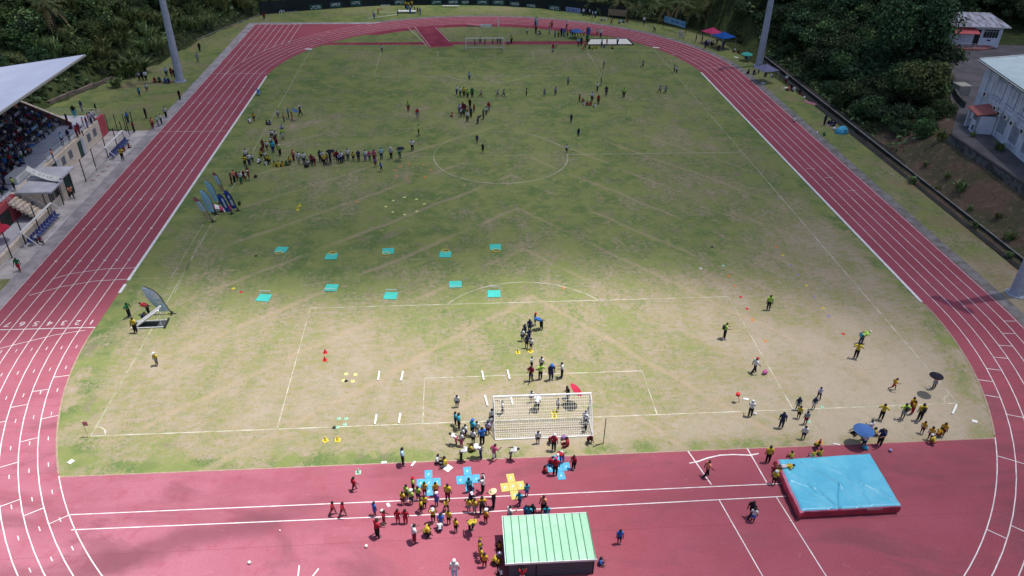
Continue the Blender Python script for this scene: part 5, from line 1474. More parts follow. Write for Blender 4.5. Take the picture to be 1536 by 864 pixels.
# left hillside ----------------------------------------------------------
def fill(box, step, test, fn):
    x0, x1, y0, y1 = box; y = y0; row = 0
    while y < y1:
        x = x0 + (row % 2) * step / 2
        while x < x1:
            px, py = x + rg.uniform(-.38, .38) * step, y + rg.uniform(-.38, .38) * step
            if test(px, py): fn(px, py)
            x += step
        y += step * .88; row += 1


def in_view(x, y, z, mrg=70):
    d = Vector((x - CX, y - CY, z - CZ)); f = d.dot(RF)
    if f < 5: return False
    px = 768 + FPX * d.dot(RX) / f; py = 432 - FPX * d.dot(RU) / f
    return -mrg < px < 1536 + mrg and -mrg < py < 864 + mrg


HL = 'trees of the wooded slope behind the grandstand'
LL = ['dark green tree in the dense wood covering the slope behind the grandstand', 'deep green tree in the dense wood covering the slope behind the grandstand', 'mid green tall crowned tree in the wood on the slope behind the grandstand', 'flat crowned dark tree in the wood on the slope behind the grandstand', 'olive green tree in the wood on the slope behind the grandstand', 'bright mid green tree in the wood on the slope behind the grandstand']


def left_tree(x, y):
    dl = xleft(y) - x
    s = rg.uniform(.75, 1.25) * (.55 if dl < 5 else .72 if dl < 9 else 1.0) * (1.0 if dl < 30 else 1.25)
    ci = rg.choice([0, 0, 1, 2, 3, 3, 4, 5, 5]); hz = rg.uniform(.35, .9) if dl < 12 else rg.uniform(.8, 2.2)
    tree(x, y, s, ci, LL[ci], HL + ' %d' % ci, hz)


def lt(x, y):
    dl = xleft(y) - x
    if dl < 1.6 or x < -150: return False
    if 99 < y < 136 and dl < 4.5: return False
    z = ground(x, y) + 4
    return in_view(x, y, z, 60)


fill((-135, -44, 52, 168), 3.7, lt, left_tree)
# the wood behind the far fence
FLb = ['dark tree in the belt behind the screened fence', 'deep green tree in the belt behind the screened fence', 'tall mid green tree in the belt behind the screened fence', 'flat crowned dark tree in the belt behind the screened fence', 'olive tree in the belt behind the screened fence', 'bright green tree in the belt behind the screened fence']


def far_tree(x, y):
    ci = rg.choice([0, 1, 1, 3, 3, 4, 5]); tree(x, y, rg.uniform(.95, 1.35), ci, FLb[ci], 'trees behind the far fence %d' % ci, rg.uniform(1.3, 2.2))


def yf(x):
    for (a_, b_), (c_, d) in zip(FEN[:-1], FEN[1:]):
        if a_ <= x <= c_: return b_ + (d - b_) * (x - a_) / (c_ - a_)
    return 137 if x < 0 else 132


fill((-48, 34, 138, 160), 4.8, lambda x, y: y > yf(x) + 4.2, far_tree)
# right hillside
RLb = ['dark green tree in the dense wood on the bank beyond the outer verge', 'deep green tree in the dense wood on the bank beyond the outer verge', 'tall mid green tree in the wood on the bank beyond the outer verge', 'flat crowned dark tree in the wood on the bank beyond the outer verge', 'olive tree in the wood on the bank beyond the outer verge', 'bright green tree in the wood on the bank beyond the outer verge']


def right_tree(x, y):
    near = (x - 54) < 5
    ci = rg.choice([0, 1, 1, 3, 3, 3, 0] if y < 118 else [0, 1, 2, 4, 5, 5, 2]); s = rg.uniform(.8, 1.25) * (.6 if x - 55 < 2.5 else .8 if near else 1.1)
    tree(x, y, s, ci, RLb[ci], 'trees of the bank beyond the outer verge %d' % ci, rg.uniform(.35, .9) if near else rg.uniform(1.2, 2.8))


def rt(x, y):
    xv = 55.2 if y < 108 else 55.2 - (y - 108) * .55
    if x < xv + .6 or y < 60: return False
    if y < 96 and x > xtop(y) - (2.0 if y > 66 else 3.0): return False
    if y >= 90 and x > 80 and y < 97: return False
    if 78 < x < 103 and 84 < y < 103: return False
    return in_view(x, y, ground(x, y) + 5, 60)


fill((34, 150, 60, 168), 3.7, rt, right_tree)
# the big tree at the corner of the road
bigc = crown_mesh('crown', 8.0, 6.8, 15000, .62, [LF[3], LF[0]], 31, 26)
r = empty('tree', (67.0, 75.0, 2.6), 0, 'largest tree, a huge dark rounded crown beside the road opposite the small house', 'tree')
o = bpy.data.objects.new('crown', bigc); COL.objects.link(o); o.parent = r; o.location = (0.4, 0, 8.6)
o = bpy.data.objects.new('trunk', trunk_mesh(7.5, .55, 33, 4.5)); COL.objects.link(o); o.parent = r
lowc = crown_mesh('crown', 5.6, 3.6, 5600, .62, [LF[2], LF[1]], 47, 24, 2.0, .62)
r = empty('tree', (62.6, 62.5, 2.2), 0, 'broad yellowish green tree with open layered branches below the huge dark tree', 'tree')
o = bpy.data.objects.new('crown', lowc); COL.objects.link(o); o.parent = r; o.location = (0, 0, 4.6)
o = bpy.data.objects.new('trunk', trunk_mesh(4.6, .3, 43, 3.4)); COL.objects.link(o); o.parent = r
for x, y, s, ci, hz in ((58.2, 59, .9, 1, 1.0), (57.0, 64, .95, 3, 1.2), (59.8, 67, 1.1, 3, 1.6), (63.5, 56.0, .55, 5, 1.0), (64.6, 60.0, .6, 2, 1.4), (56.6, 70, 1.0, 0, 1.1), (60.8, 55.5, .6, 0, .9), (58.8, 51.5, .6, 5, .8), (57.7, 55.5, .6, 3, .8)):
    tree(x, y, s, ci, ['dark', 'deep green', 'tall mid green', 'flat crowned dark', 'olive', 'bright green'][ci] + ' bush like tree on the bank below the broad yellowish tree', 'bushes below the broad tree %d' % ci, hz)
# trees behind the houses
for x, y, s, ci, hz in ((109, 104, 1.4, 0, 2), (104, 111, 1.5, 2, 2.2), (97, 112, 1.4, 1, 2), (114, 97, 1.4, 4, 1.8), (90, 110, 1.4, 0, 2), (118, 108, 1.6, 1, 2.4), (111, 115, 1.6, 0, 2.4), (121, 100, 1.4, 2, 1.8), (84, 106, 1.5, 3, 2.5)):
    tree(x, y, s, ci, ['dark', 'deep green', 'tall mid green', 'flat crowned dark', 'olive', 'bright green'][ci] + ' tree behind the small white house with the red awning', 'trees behind the small house %d' % ci, hz)

# palms ------------------------------------------------------------------
FR = [leafmat('frond_green', (.07, .10, .035), (.10, .125, .045), (.15, .16, .07)), pm('frond_dry', (.34, .25, .12), (.26, .18, .09), 2)]


def frond(b, base, az, up, L_, mi, wd_=.34, droop=1.0):
    n = 7; pts = []
    d = Vector((math.cos(az), math.sin(az), 0))
    for k in range(n + 1):
        t_ = k / n; pts.append(base + d * (L_ * (t_ - .15 * t_ * t_)) + Vector((0, 0, L_ * (up * t_ - droop * .75 * t_ * t_))))
    s = Vector((-d.y, d.x, 0))
    for k in range(n):
        w0 = wd_ * math.sin(PI * min(1, .12 + .88 * k / n)) * L_ * .5; w1 = wd_ * math.sin(PI * min(1, .12 + .88 * (k + 1) / n)) * L_ * .5
        for sd_ in (1, -1):
            for q in range(3):
                f0, f1 = q / 3, (q + .62) / 3
                a_ = pts[k].lerp(pts[k + 1], f0); c_ = pts[k].lerp(pts[k + 1], f1); ww = w0 + (w1 - w0) * f0
                tip = a_ + s * sd_ * ww + d * ww * .5 + Vector((0, 0, -ww * .35))
                b.add([a_, c_, tip + (c_ - a_) * .35, tip], [(0, 1, 2, 3)], mi)


def palm_mesh(seed, nf=20, L_=3.4, dry=4):
    r_ = random.Random(seed); b = MB()
    for k in range(nf): frond(b, Vector((0, 0, 0)), 2 * PI * k / nf + r_.uniform(-.2, .2), r_.uniform(.15, 1.1), L_ * r_.uniform(.8, 1.1), 0, .34, r_.uniform(.8, 1.2))
    for k in range(dry): frond(b, Vector((0, 0, -.2)), r_.uniform(0, 6.28), r_.uniform(-.6, 0), L_ * .85, 1, .28, 1.2)
    return b.mesh('crown', FR)


PM = [palm_mesh(1), palm_mesh(2, 18, 3.2, 6), palm_mesh(3, 22, 3.8, 3)]
pt = MB()
for k in range(8): pt.tube((.25 * math.sin(k * .4), 0, k - 1), (.25 * math.sin((k + 1) * .4), 0, k), .2 - .008 * k, .19 - .008 * k, 7)
PT = pt.mesh('trunk', M['bark'])


def palm(x, y, h, k, s, label, grp):
    r = empty('palm_tree', (x, y, ground(x, y)), rg.uniform(0, 6), label, 'palm tree', grp)
    o = bpy.data.objects.new('crown', PM[k]); COL.objects.link(o); o.parent = r; o.location = (.25 * math.sin(2.8), 0, h); o.scale = (s, s, s)
    o = bpy.data.objects.new('trunk', PT); COL.objects.link(o); o.parent = r; o.scale = (s, s, h / 7.0)


for px, py, z, k, s in [(424, 2, 5.5, 1, 1.0), (452, 0, 5, 1, 1.1), (405, 0, 5, 0, .9), (640, -2, 5, 0, .9), (700, -4, 5, 2, .9), (760, -2, 5.2, 0, 1), (800, 0, 5, 1, .9), (855, 4, 4.6, 0, .9), (893, 6, 4.8, 2, 1), (930, 4, 5.4, 1, 1.05), (955, 12, 4.8, 0, .9), (978, 3, 5.6, 2, 1.1), (1000, 12, 5, 1, 1), (1022, 6, 5.6, 0, 1.1), (1045, 16, 5, 2, 1), (1066, 6, 6, 1, 1.0)]:
    p = at(px, py, z); q = p
    if px > 860:
        a_ = Vector((CX, CY, CZ)); d = (p - a_); yy = 141 - (px - 860) * .085
        q = a_ + d * ((yy - CY) / d.y); 
    else:
        a_ = Vector((CX, CY, CZ)); d = (p - a_); yy = yf(p.x) + 3.2; q = a_ + d * ((yy - CY) / d.y)
    g_ = ground(q.x, q.y); h = q.z - g_
    if h < 1.5: q.z = g_ + 3.5; h = 3.5
    palm(q.x, q.y, h, k, s, ('palm with dry golden hanging fronds above the emblem banner' if px < 500 else 'palm with drooping fronds behind the dark screened fence' if px < 860 else 'palm with drooping yellow green fronds near the far corner'), 'palms near the emblem banner' if px < 500 else 'palms behind the screened fence' if px < 860 else 'palms at the far corner')
for px, py, z in ((60, 6, 24), (76, 10, 22)):
    a_ = Vector((CX, CY, CZ)); d = at(px, py) - a_; best = None
    for k in range(60, 260):
        p = a_ + d.normalized() * k
        if p.z < ground(p.x, p.y) + 5: best = p; break
    if best: palm(best.x, best.y, max(3, best.z - ground(best.x, best.y)), 1, 1.05, 'palm with dry golden fronds high on the slope behind the grandstand roof', 'palms high on the slope')

# cane and banana clumps at the foot of the left slope ---------------------
CN = leafmat('cane_leaf', (.12, .16, .06), (.16, .20, .08), (.24, .27, .12))


def cane_mesh(seed, n=90, h=2.6, wd_=.12):
    r_ = random.Random(seed); b = MB()
    for k in range(n):
        a_ = r_.uniform(0, 6.28); rr = r_.uniform(0, .9); base = Vector((rr * math.cos(a_), rr * math.sin(a_), 0)); d = Vector((math.cos(a_), math.sin(a_), 0)); L_ = h * r_.uniform(.6, 1.15); lean = r_.uniform(.15, .7)
        s = Vector((-d.y, d.x, 0)) * wd_; P = [base + d * (L_ * lean * t_ * t_) + Vector((0, 0, L_ * (t_ - .38 * lean * t_ ** 3))) for t_ in (0, .35, .7, 1)]
        W = (.5, 1, .8, .1)
        for q in range(3): b.add([P[q] - s * W[q], P[q] + s * W[q], P[q + 1] + s * W[q + 1], P[q + 1] - s * W[q + 1]], [(0, 1, 2, 3)])
    return b.mesh('cane_clump', CN)


CNM = [cane_mesh(1), cane_mesh(2, 80, 3.0, .14), cane_mesh(3, 46, 2.8, .30)]


def cane(x, y, s, k, label, grp, z=None):
    o = bpy.data.objects.new('banana_clump' if k == 2 else 'cane_clump', CNM[k]); COL.objects.link(o); o.location = (x, y, ground(x, y) if z is None else z); o.scale = (s, s, s * rg.uniform(.85, 1.15)); o.rotation_euler = (0, 0, rg.uniform(0, 6))
    tag(o, label, 'plant', grp)


for k in range(64):
    y = rg.uniform(84, 137); dl = rg.uniform(.6, 9.5); x = xleft(y) - dl
    cane(x, y, rg.uniform(.75, 1.25), rg.choice([0, 0, 1]), 'pale green cane clump along the fence at the foot of the wooded slope', 'cane clumps along the slope fence')
for px, py, s in ((197, 100, 1.2), (186, 102, 1.0), (208, 97, 1.1), (176, 106, .8), (172, 118, .7)):
    p = at(px, py, 1.5); cane(p.x, p.y, s, 2, 'broad leaved banana like clump beside the floodlight mast slope', 'banana clumps by the slope')
# plants on the brown bank
for px, py, z, s, k, lb in ((1443, 277, 2.2, .85, 2, 'spiky agave like plant in the middle of the brown bank'), (1410, 268, 1.8, .75, 0, 'yellowish tussock on the brown bank beside the spiky plant'), (1374, 258, 1.6, .6, 2, 'low dark leafy plant near the drain on the brown bank'), (1409, 216, 3.2, .9, 2, 'dark leafy plant at the top of the brown bank under the trees'), (1518, 345, 1.8, .85, 0, 'green tussock low on the brown bank near the frame edge'), (1500, 318, 2.2, .5, 0, 'small tussock below the mossy retaining wall'), (1424, 256, 2.6, .5, 0, 'small pale tussock just under the retaining wall'), (1470, 325, 1.4, .5, 2, 'small leafy sprout beside the drain wall'), (1390, 244, 1.8, .5, 0, 'small green tussock at the edge of the drain wall'), (1461, 300, 2.0, .45, 0, 'tuft beside the spiky plant on the brown bank'), (1520, 372, 1.2, .5, 0, 'tuft at the lowest part of the brown bank'), (1498, 225, 4.6, .8, 0, 'bright green shrub growing over the top of the retaining wall'), (1459, 205, 4.6, .5, 0, 'yellow green weeds at the edge of the yard')):
    p = at(px, py, z); cane(p.x, p.y, s * .62, k, lb, None, ground(p.x, p.y))

# undergrowth carpet -----------------------------------------------------
b = MB(); r_ = random.Random(8)
cnt = 0
while cnt < 42000:
    side = r_.random()
    if side < .5: y = r_.uniform(50, 160); x = xleft(y) - r_.uniform(.4, 70) ** 1
    elif side < .62: x = r_.uniform(-50, 45); y = yf(x) + r_.uniform(.8, 14)
    else: y = r_.uniform(50, 165); x = 54.6 + r_.uniform(0, 1) ** 1.5 * 60
    if side >= .62:
        if y < 97 and (x > xtop(y) - .8 or (y < 62 and r_.random() < .75)): continue
        if 76 < x < 106 and 80 < y < 104: continue
    z = ground(x, y)
    if z < .02 and not (.5 <= side < .62): continue
    cnt += 1
    p = Vector((x, y, z + r_.uniform(.05, .9))); nrm = Vector((r_.gauss(0, .5), r_.gauss(0, .5), 1)).normalized(); u = nrm.orthogonal().normalized(); w_ = nrm.cross(u); l = r_.uniform(.4, 1.1); a_ = r_.uniform(0, 6.28)
    u, w_ = u * math.cos(a_) + w_ * math.sin(a_), w_ * math.cos(a_) - u * math.sin(a_)
    b.add([p - u * l * .5, p - w_ * l * .28, p + u * l * .5, p + w_ * l * .28], [(0, 1, 2, 3)], r_.choice([0, 0, 1, 2]))
o = b.build('undergrowth', [LF[0], LF[3], LF[1]]); tag(o, 'leafy undergrowth covering the slopes around the sports ground', 'undergrowth', kind='stuff')
# scattered grass tufts and dry litter on the brown bank
b = MB()
for k in range(900):
    y = r_.uniform(14, 60); x = r_.uniform(54.9, 57.6); z = ground(x, y); l = r_.uniform(.08, .3); a_ = r_.uniform(0, 6.28); p = Vector((x, y, z)); d = Vector((math.cos(a_), math.sin(a_), 0)) * l
    b.add([p, p + d * .3, p + d + Vector((0, 0, l * r_.uniform(.2, 1.2))), p + d * .6 + Vector((0, 0, l * .7))], [(0, 1, 2, 3)], r_.choice([0, 1, 1]))
tag(b.build('weeds', [LF[2], pm('dry_litter', (.30, .25, .2), (.2, .16, .13), 3)]), 'weeds and dry litter scattered over the brown bank', 'weeds', kind='stuff')
# ================================================================== people
def V3(x, y, z): return Vector((x, y, z))


def skeleton(lean=0, legs=((0, 0), (0, 0)), arms=((.05, .16, .15), (.05, .16, .15)), pelvis=None, head=0, hs=1.0, lie=False, splay=.0):
    LT, LS, UA, FA = .225, .235, .165, .145
    sk = {}
    dirs = {}
    pel = V3(0, 0, 0)
    low = 0
    for s, (a, k) in zip((-1, 1), legs):
        hip = pel + V3(s * .052, 0, -.015); sp = s * (splay + .02)
        td = V3(sp, math.sin(a), -math.cos(a)).normalized(); kn = hip + td * LT
        sd_ = V3(sp * .4, math.sin(a - k), -math.cos(a - k)).normalized(); an = kn + sd_ * LS
        fd_ = V3(s * .15, 1, -.28).normalized() if not lie else V3(0, .3, -1).normalized()
        toe = an + fd_ * .095 + V3(0, 0, -.0)
        sk[s] = [hip, kn, an, toe]; low = min(low, an.z - .045, toe.z - .02)
    pz = -low if pelvis is None else pelvis
    Rm_ = Matrix.Rotation(-lean, 3, 'X')       # forward lean
    up = lambda v_: pel + Rm_ @ v_
    T = dict(pelvis=pel, belly=up(V3(0, 0, .10)), chest=up(V3(0, .005, .215)), neck=up(V3(0, 0, .30)))
    hd = Rm_ @ (Matrix.Rotation(-head, 3, 'X') @ V3(0, .012, .075)); T['head'] = T['neck'] + hd * (.9 + .25 * (hs - 1)); T['top'] = T['neck'] + hd * (1.62 * hs)
    fwd = Rm_ @ (Matrix.Rotation(-head, 3, 'X') @ V3(0, 1, 0))
    A = {}
    for s, (sh, spd, el) in zip((-1, 1), arms):
        so = up(V3(s * .105, 0, .275))
        d = Rm_ @ V3(s * math.sin(spd), math.sin(sh) * math.cos(spd), -math.cos(sh) * math.cos(spd)); e_ = so + d * UA
        d2 = Rm_ @ V3(s * math.sin(spd) * (.6 if el < 1.2 else -.5), math.sin(sh + el) * math.cos(spd), -math.cos(sh + el) * math.cos(spd)).normalized(); w_ = e_ + d2 * FA
        A[s] = [so, e_, w_, w_ + d2 * .055]
    off = V3(0, 0, pz)
    for k in T: T[k] = T[k] + off
    for s in (-1, 1): sk[s] = [p + off for p in sk[s]]; A[s] = [p + off for p in A[s]]
    return T, sk, A, fwd


POSES = dict(
    s=dict(), h=dict(arms=((-.35, .75, 1.5), (-.35, .75, 1.5))), w=dict(legs=((.38, .18), (-.30, .25)), arms=((-.35, .15, .3), (.42, .15, .35)), lean=.05),
    r=dict(legs=((.75, .75), (-.35, .75)), arms=((-.6, .2, 1.3), (.6, .2, 1.4)), lean=.2), b=dict(lean=1.05, legs=((-.05, .12), (.08, .2)), arms=((-.5, .1, .3), (-.3, .1, .5)), head=-.2),
    k=dict(lean=.55, legs=((1.75, 2.35), (1.6, 2.3)), arms=((.5, .15, .8), (.4, .15, .9)), splay=.12), t=dict(lean=.12, legs=((1.45, 1.2), (1.5, 1.45)), arms=((.5, .2, .7), (.4, .25, .8)), pelvis=.075, splay=.14),
    l=dict(lean=1.45, legs=((-1.5, .1), (-1.45, .2)), arms=((.4, .4, 1.2), (.4, .4, 1.2)), pelvis=.085, head=-.5, lie=True), u=dict(arms=((2.0, .55, 1.9), (2.0, .55, 1.9)), head=-.1),
    p=dict(arms=((.05, .16, .2), (1.75, .2, .1)), legs=((.15, .05), (-.12, .1))), o=dict(arms=((.25, .12, 1.35), (.25, .12, 1.35)), head=.3), e=dict(lean=.08, legs=((1.5, 1.5), (1.55, 1.45)), arms=((.35, .15, .9), (.4, .15, .8))), )


def seg_t(p, a, b_):
    d = b_ - a; u = max(0, min(1, (p - a).dot(d) / d.length_squared)); return (p - a - d * u).length, u


PMESH = {}


def make_pose(code, child, sub=1):
    hs = 1.20 if child else 1.0
    T, L, A, fwd = skeleton(hs=hs, **POSES[code])
    P, E_, Rr = [], [], []

    def add(p, r): P.append(tuple(p)); Rr.append(r); return len(P) - 1
    pv = add(T['pelvis'], .066); be = add(T['belly'], .064); ch = add(T['chest'], .074); nk = add(T['neck'], .034)
    hd = add(T['head'], .056 * hs); tp = add(T['top'], .046 * hs)
    E_ += [(pv, be), (be, ch), (ch, nk), (nk, hd), (hd, tp)]
    for s in (-1, 1):
        i = pv
        for p, r in zip(L[s], (.058, .040, .027, .026)): j = add(p, r); E_.append((i, j)); i = j
        i = ch
        for p, r in zip(A[s], (.040, .029, .021, .020)): j = add(p, r); E_.append((i, j)); i = j
    me = bpy.data.meshes.new('skel'); me.from_pydata(P, E_, [])
    o = bpy.data.objects.new('skel', me); COL.objects.link(o)
    o.modifiers.new('s', 'SKIN')
    if not me.skin_vertices: raise RuntimeError('skin')
    for i, r in enumerate(Rr):
        sv = me.skin_vertices[0].data[i]; sv.radius = (r, r); sv.use_root = (i == 0)
    if sub: ss = o.modifiers.new('u', 'SUBSURF'); ss.levels = sub; ss.render_levels = sub
    dg = bpy.context.evaluated_depsgraph_get(); ev = bpy.data.meshes.new_from_object(o.evaluated_get(dg))
    bpy.data.objects.remove(o)
    bones = [('head', T['neck'], T['top'], .055 * hs), ('torso', T['pelvis'], T['neck'], .075)]
    for s in (-1, 1):
        bones += [('uparm', A[s][0], A[s][1], .034), ('fore', A[s][1], A[s][3], .024), ('thigh', L[s][0], L[s][1], .05), ('shin', L[s][1], L[s][2], .034), ('foot', L[s][2], L[s][3], .028)]
    vs = [v.co.copy() for v in ev.vertices]; ns = [v.normal.copy() for v in ev.vertices]; fs = [tuple(p.vertices) for p in ev.polygons]
    reg = []
    for f in fs:
        c_ = sum((vs[i] for i in f), Vector()) / len(f); best = None
        for n_, a, b_, r in bones:
            d, u = seg_t(c_, a, b_); q = d / r
            if best is None or q < best[0]: best = (q, n_, u)
        reg.append((best[1], best[2], c_))
    bpy.data.meshes.remove(ev)
    hf = fwd.normalized()

    def is_hair(c_, u): return u > .70 or (u > .22 and (c_ - T['head']).dot(hf) < -.004)
    return dict(vs=vs, ns=ns, fs=fs, reg=reg, T=T, L=L, A=A, fwd=hf, hs=hs, is_hair=is_hair)


def shell(d, pick, off, name, mats):
    b = MB(); mp = {}
    for f, (n_, u, c_) in zip(d['fs'], d['reg']):
        if not pick(n_, u, c_): continue
        q = []
        for i in f:
            if i not in mp: mp[i] = len(b.v); b.v.append(tuple(d['vs'][i] + d['ns'][i] * off))
            q.append(mp[i])
        b.f.append(tuple(q)); b.m.append(0)
    return b.mesh(name, mats, True)


def person_meshes(code, child):
    key = (code, child)
    if key in PMESH: return PMESH[key]
    d = make_pose(code, child)
    b = MB(); b.v = [tuple(v) for v in d['vs']]; b.f = list(d['fs']); b.m = [1 if r[0] == 'foot' else 0 for r in d['reg']]
    # face: nose, eyes, mouth, ears
    hd, f = d['T']['head'], d['fwd']; upv = (d['T']['top'] - d['T']['neck']).normalized(); sd_ = f.cross(upv).normalized(); hr = .056 * d['hs']
    for s in (-1, 1):
        e_ = hd + f * hr * .86 + sd_ * s * hr * .36 + upv * hr * .22; b.tube(e_, e_ + f * .006, .008, .006, 6, 2)
        e_ = hd + sd_ * s * hr * .92; b.tube(e_, e_ + sd_ * s * .010, .014, .010, 6, 0)
    n0 = hd + f * hr * .86; b.add([n0 + upv * .02, n0 - sd_ * .010 - upv * .008, n0 + sd_ * .010 - upv * .008, n0 + f * .018 - upv * .004], [(0, 1, 3), (0, 3, 2), (1, 2, 3)], 0)
    m0 = hd + f * hr * .84 - upv * hr * .42; b.tube(m0 - sd_ * .014, m0 + sd_ * .014, .005, .005, 5, 2)
    # fingers
    for s in (-1, 1):
        w_, h = d['A'][s][2], d['A'][s][3]; dr = (h - w_).normalized(); lat = dr.cross(V3(0, 0, 1) if abs(dr.z) < .9 else V3(0, 1, 0)).normalized(); pal = dr.cross(lat)
        for q, ln_ in zip((-.014, -.005, .005, .014), (.034, .040, .038, .030)):
            a_ = h + lat * q - dr * .006; k_ = a_ + dr * ln_ * .6; b.tube(a_, k_, .0062, .0055, 5, 0); b.tube(k_, k_ + dr * ln_ * .45 + pal * .008, .0055, .004, 5, 0)
        a_ = w_ + dr * .014 + lat * .012; k_ = a_ + lat * .02 + dr * .022; b.tube(a_, k_, .008, .0065, 5, 0); b.tube(k_, k_ + dr * .018, .0065, .0045, 5, 0)
    body = b.mesh('person', [SK[0], SHOE, M['black']], True)
    c = {}
    c['shirt'] = shell(d, lambda n_, u, p: (n_ == 'torso' and u > .10) or (n_ == 'uparm' and u < .8), .013, 'shirt', M['white'])
    c['shorts'] = shell(d, lambda n_, u, p: (n_ == 'torso' and u <= .16) or (n_ == 'thigh' and u < .85), .012, 'shorts', M['white'])
    c['trousers'] = shell(d, lambda n_, u, p: (n_ == 'torso' and u <= .16) or n_ == 'thigh' or (n_ == 'shin' and u < .92), .010, 'trousers', M['white'])
    c['hair'] = shell(d, lambda n_, u, p: n_ == 'head' and d['is_hair'](p, u), .013, 'hair', M['white'])
    # cap, hat
    Mh = Matrix((sd_, f, upv)).transposed().to_4x4(); Mh.translation = hd + upv * hr * .42
    b = MB(); b.lathe([(hr * 1.30, 0), (hr * 1.22, hr * .55), (hr * .75, hr * 1.02), (0, hr * 1.15)], n=12)
    o_ = len(b.v); br = [(hr * 1.2 * math.sin(q), hr * 1.2 * math.cos(q), 0) for q in np.linspace(-1, 1, 7)] + [(hr * 1.1 * math.sin(q), hr * 2.0 * math.cos(q * .8), -.012) for q in np.linspace(1, -1, 7)]
    b.add(br, [tuple(range(14))]); b.v = [tuple(Mh @ Vector(v)) for v in b.v]; c['cap'] = b.mesh('cap', M['white'], True)
    b = MB(); b.lathe([(hr * 2.6, -.012), (hr * 1.35, .004), (hr * 1.2, hr * .75), (0, hr * .95)], n=16); b.v = [tuple(Mh @ Vector(v)) for v in b.v]; c['hat'] = b.mesh('hat', M['white'], True)
    PMESH[key] = (body, c, d)
    return PMESH[key]


SK = [pm('skin_' + n, c_, None, 3, .55, .35) for n, c_ in (('a', (.095, .048, .030)), ('b', (.060, .030, .020)), ('c', (.15, .080, .052)))]
SHOE = pm('shoe_leather', (.10, .095, .10), (.25, .24, .24), 20, .6)
HAIRM = pm('black_hair', (.012, .010, .010), (.02, .016, .014), 20, .7)
CLO = dict(R=('red', (.38, .022, .04)), M=('maroon', (.20, .018, .04)), Y=('yellow', (.56, .42, .05)), G=('golden yellow', (.56, .31, .035)), L=('lime', (.36, .56, .10)), T=('teal', (.04, .36, .50)), B=('blue', (.035, .15, .50)), N=('navy', (.028, .035, .10)),
           W=('white', (.64, .64, .66)), P=('pink', (.54, .09, .20)), K=('black', (.016, .016, .02)), O=('coral', (.72, .26, .17)), E=('grey', (.28, .30, .34)), U=('pale blue', (.34, .55, .70)), V=('violet', (.20, .10, .40)), D=('dark green', (.02, .14, .06)), I=('lilac', (.46, .42, .60)))
CMAT = {k: pm('cloth_' + v[0].replace(' ', '_'), v[1], tuple(x * .72 for x in v[1]), 5, .85, .15) for k, v in CLO.items()}
STRAW = pm('straw', (.70, .58, .36), (.6, .48, .28), 8)
POSEW = dict(s='standing', h='hands on hips', w='walking', r='running', b='bending over', k='crouching', t='sitting', l='lying down', u='hands on head', p='pointing', o='hands together', e='seated')
HATS = dict(w=('cap', 'W', 'white cap'), r=('cap', 'R', 'red cap'), p=('cap', 'P', 'pink cap'), b=('cap', 'B', 'blue cap'), h=('hat', None, 'straw hat'), y=('cap', 'Y', 'yellow cap'))
rp_ = random.Random(99)
PEOPLE = []


def setmat(o, *ms):
    for i, m_ in enumerate(ms): o.material_slots[i].link = 'OBJECT'; o.material_slots[i].material = m_


def add_person(px, py, code, place, group, face=None, hat=None, z=0.0, pack=None, p=None):
    k, ps, S, B = code
    child = k == 'c'
    body, c, d = person_meshes(ps, child)
    H_ = (rp_.uniform(1.22, 1.40) if child else rp_.uniform(1.62, 1.78)) * 1.03
    p = at(px, py, z) if p is None else p
    f = rp_.uniform(0, 360) if face is None else face + rp_.uniform(-25, 25)
    o = bpy.data.objects.new('person', body); COL.objects.link(o)
    o.location = (p.x, p.y, p.z + .014); o.scale = (H_ * rp_.uniform(.98, 1.10),) * 2 + (H_,); o.rotation_euler = (0, 0, -R(f))
    setmat(o, rp_.choice(SK), SHOE, M['black'])
    bt = 'shorts' if (child and rp_.random() < .72) or B in 'WE' else 'trousers'
    for nm, mt_ in (('shirt', CMAT[S]), (bt, CMAT[B]), ('hair', HAIRM)):
        q = bpy.data.objects.new(nm, c[nm]); COL.objects.link(q); q.parent = o; setmat(q, mt_)
    if hat:
        n_, cc, _ = HATS[hat]; q = bpy.data.objects.new(n_, c[n_]); COL.objects.link(q); q.parent = o; setmat(q, CMAT[cc] if cc else STRAW)
    PEOPLE.append(dict(o=o, px=px, S=CLO[S][0], B=CLO[B][0], bt=bt, age='child' if child else 'adult', pose=POSEW[ps], hat=HATS[hat][2] if hat else '', place=place, group=group))
    if pack:
        b = MB(); n = 8; hh = H_ * .24; z0 = d['T']['chest'].z * H_ - hh * .62
        for q in range(6):
            fz = q / 5; rr = (1, 1.05, 1.0, .95, .8, .35)[q]
            for j in range(n): b.v.append((H_ * .085 * rr * math.cos(2 * PI * j / n), H_ * .055 * rr * math.sin(2 * PI * j / n) - H_ * .125, z0 + hh * fz))
        for q in range(5):
            for j in range(n): b.f.append((q * n + j, q * n + (j + 1) % n, (q + 1) * n + (j + 1) % n, (q + 1) * n + j)); b.m.append(0)
        b.f.append(tuple(range(n - 1, -1, -1))); b.m.append(0)
        bo = b.build('backpack', BM[pack], loc=o.location, rot=o.rotation_euler, smooth=True)
        tag(bo, '%s backpack worn by the %s-shirted %s %s' % (pack, CLO[S][0], 'child' if child else 'adult', place), 'backpack', 'backpacks people wear')
    return o


def crowd(place, group, text, face=None, z=0.0):
    for ent in text.split(';'):
        t_ = ent.split()
        if not t_: continue
        x, y = map(float, t_[0].split(',')); hat = pack = None; f = face; zz = z
        for e_ in t_[2:]:
            if e_[0] == 'f': f = float(e_[1:])
            elif e_[0] == 'z': zz = float(e_[1:])
            elif e_.startswith('+'): pack = e_[1:]
            else: hat = e_
        add_person(x, y, t_[1], place, group, f, hat, zz, pack)


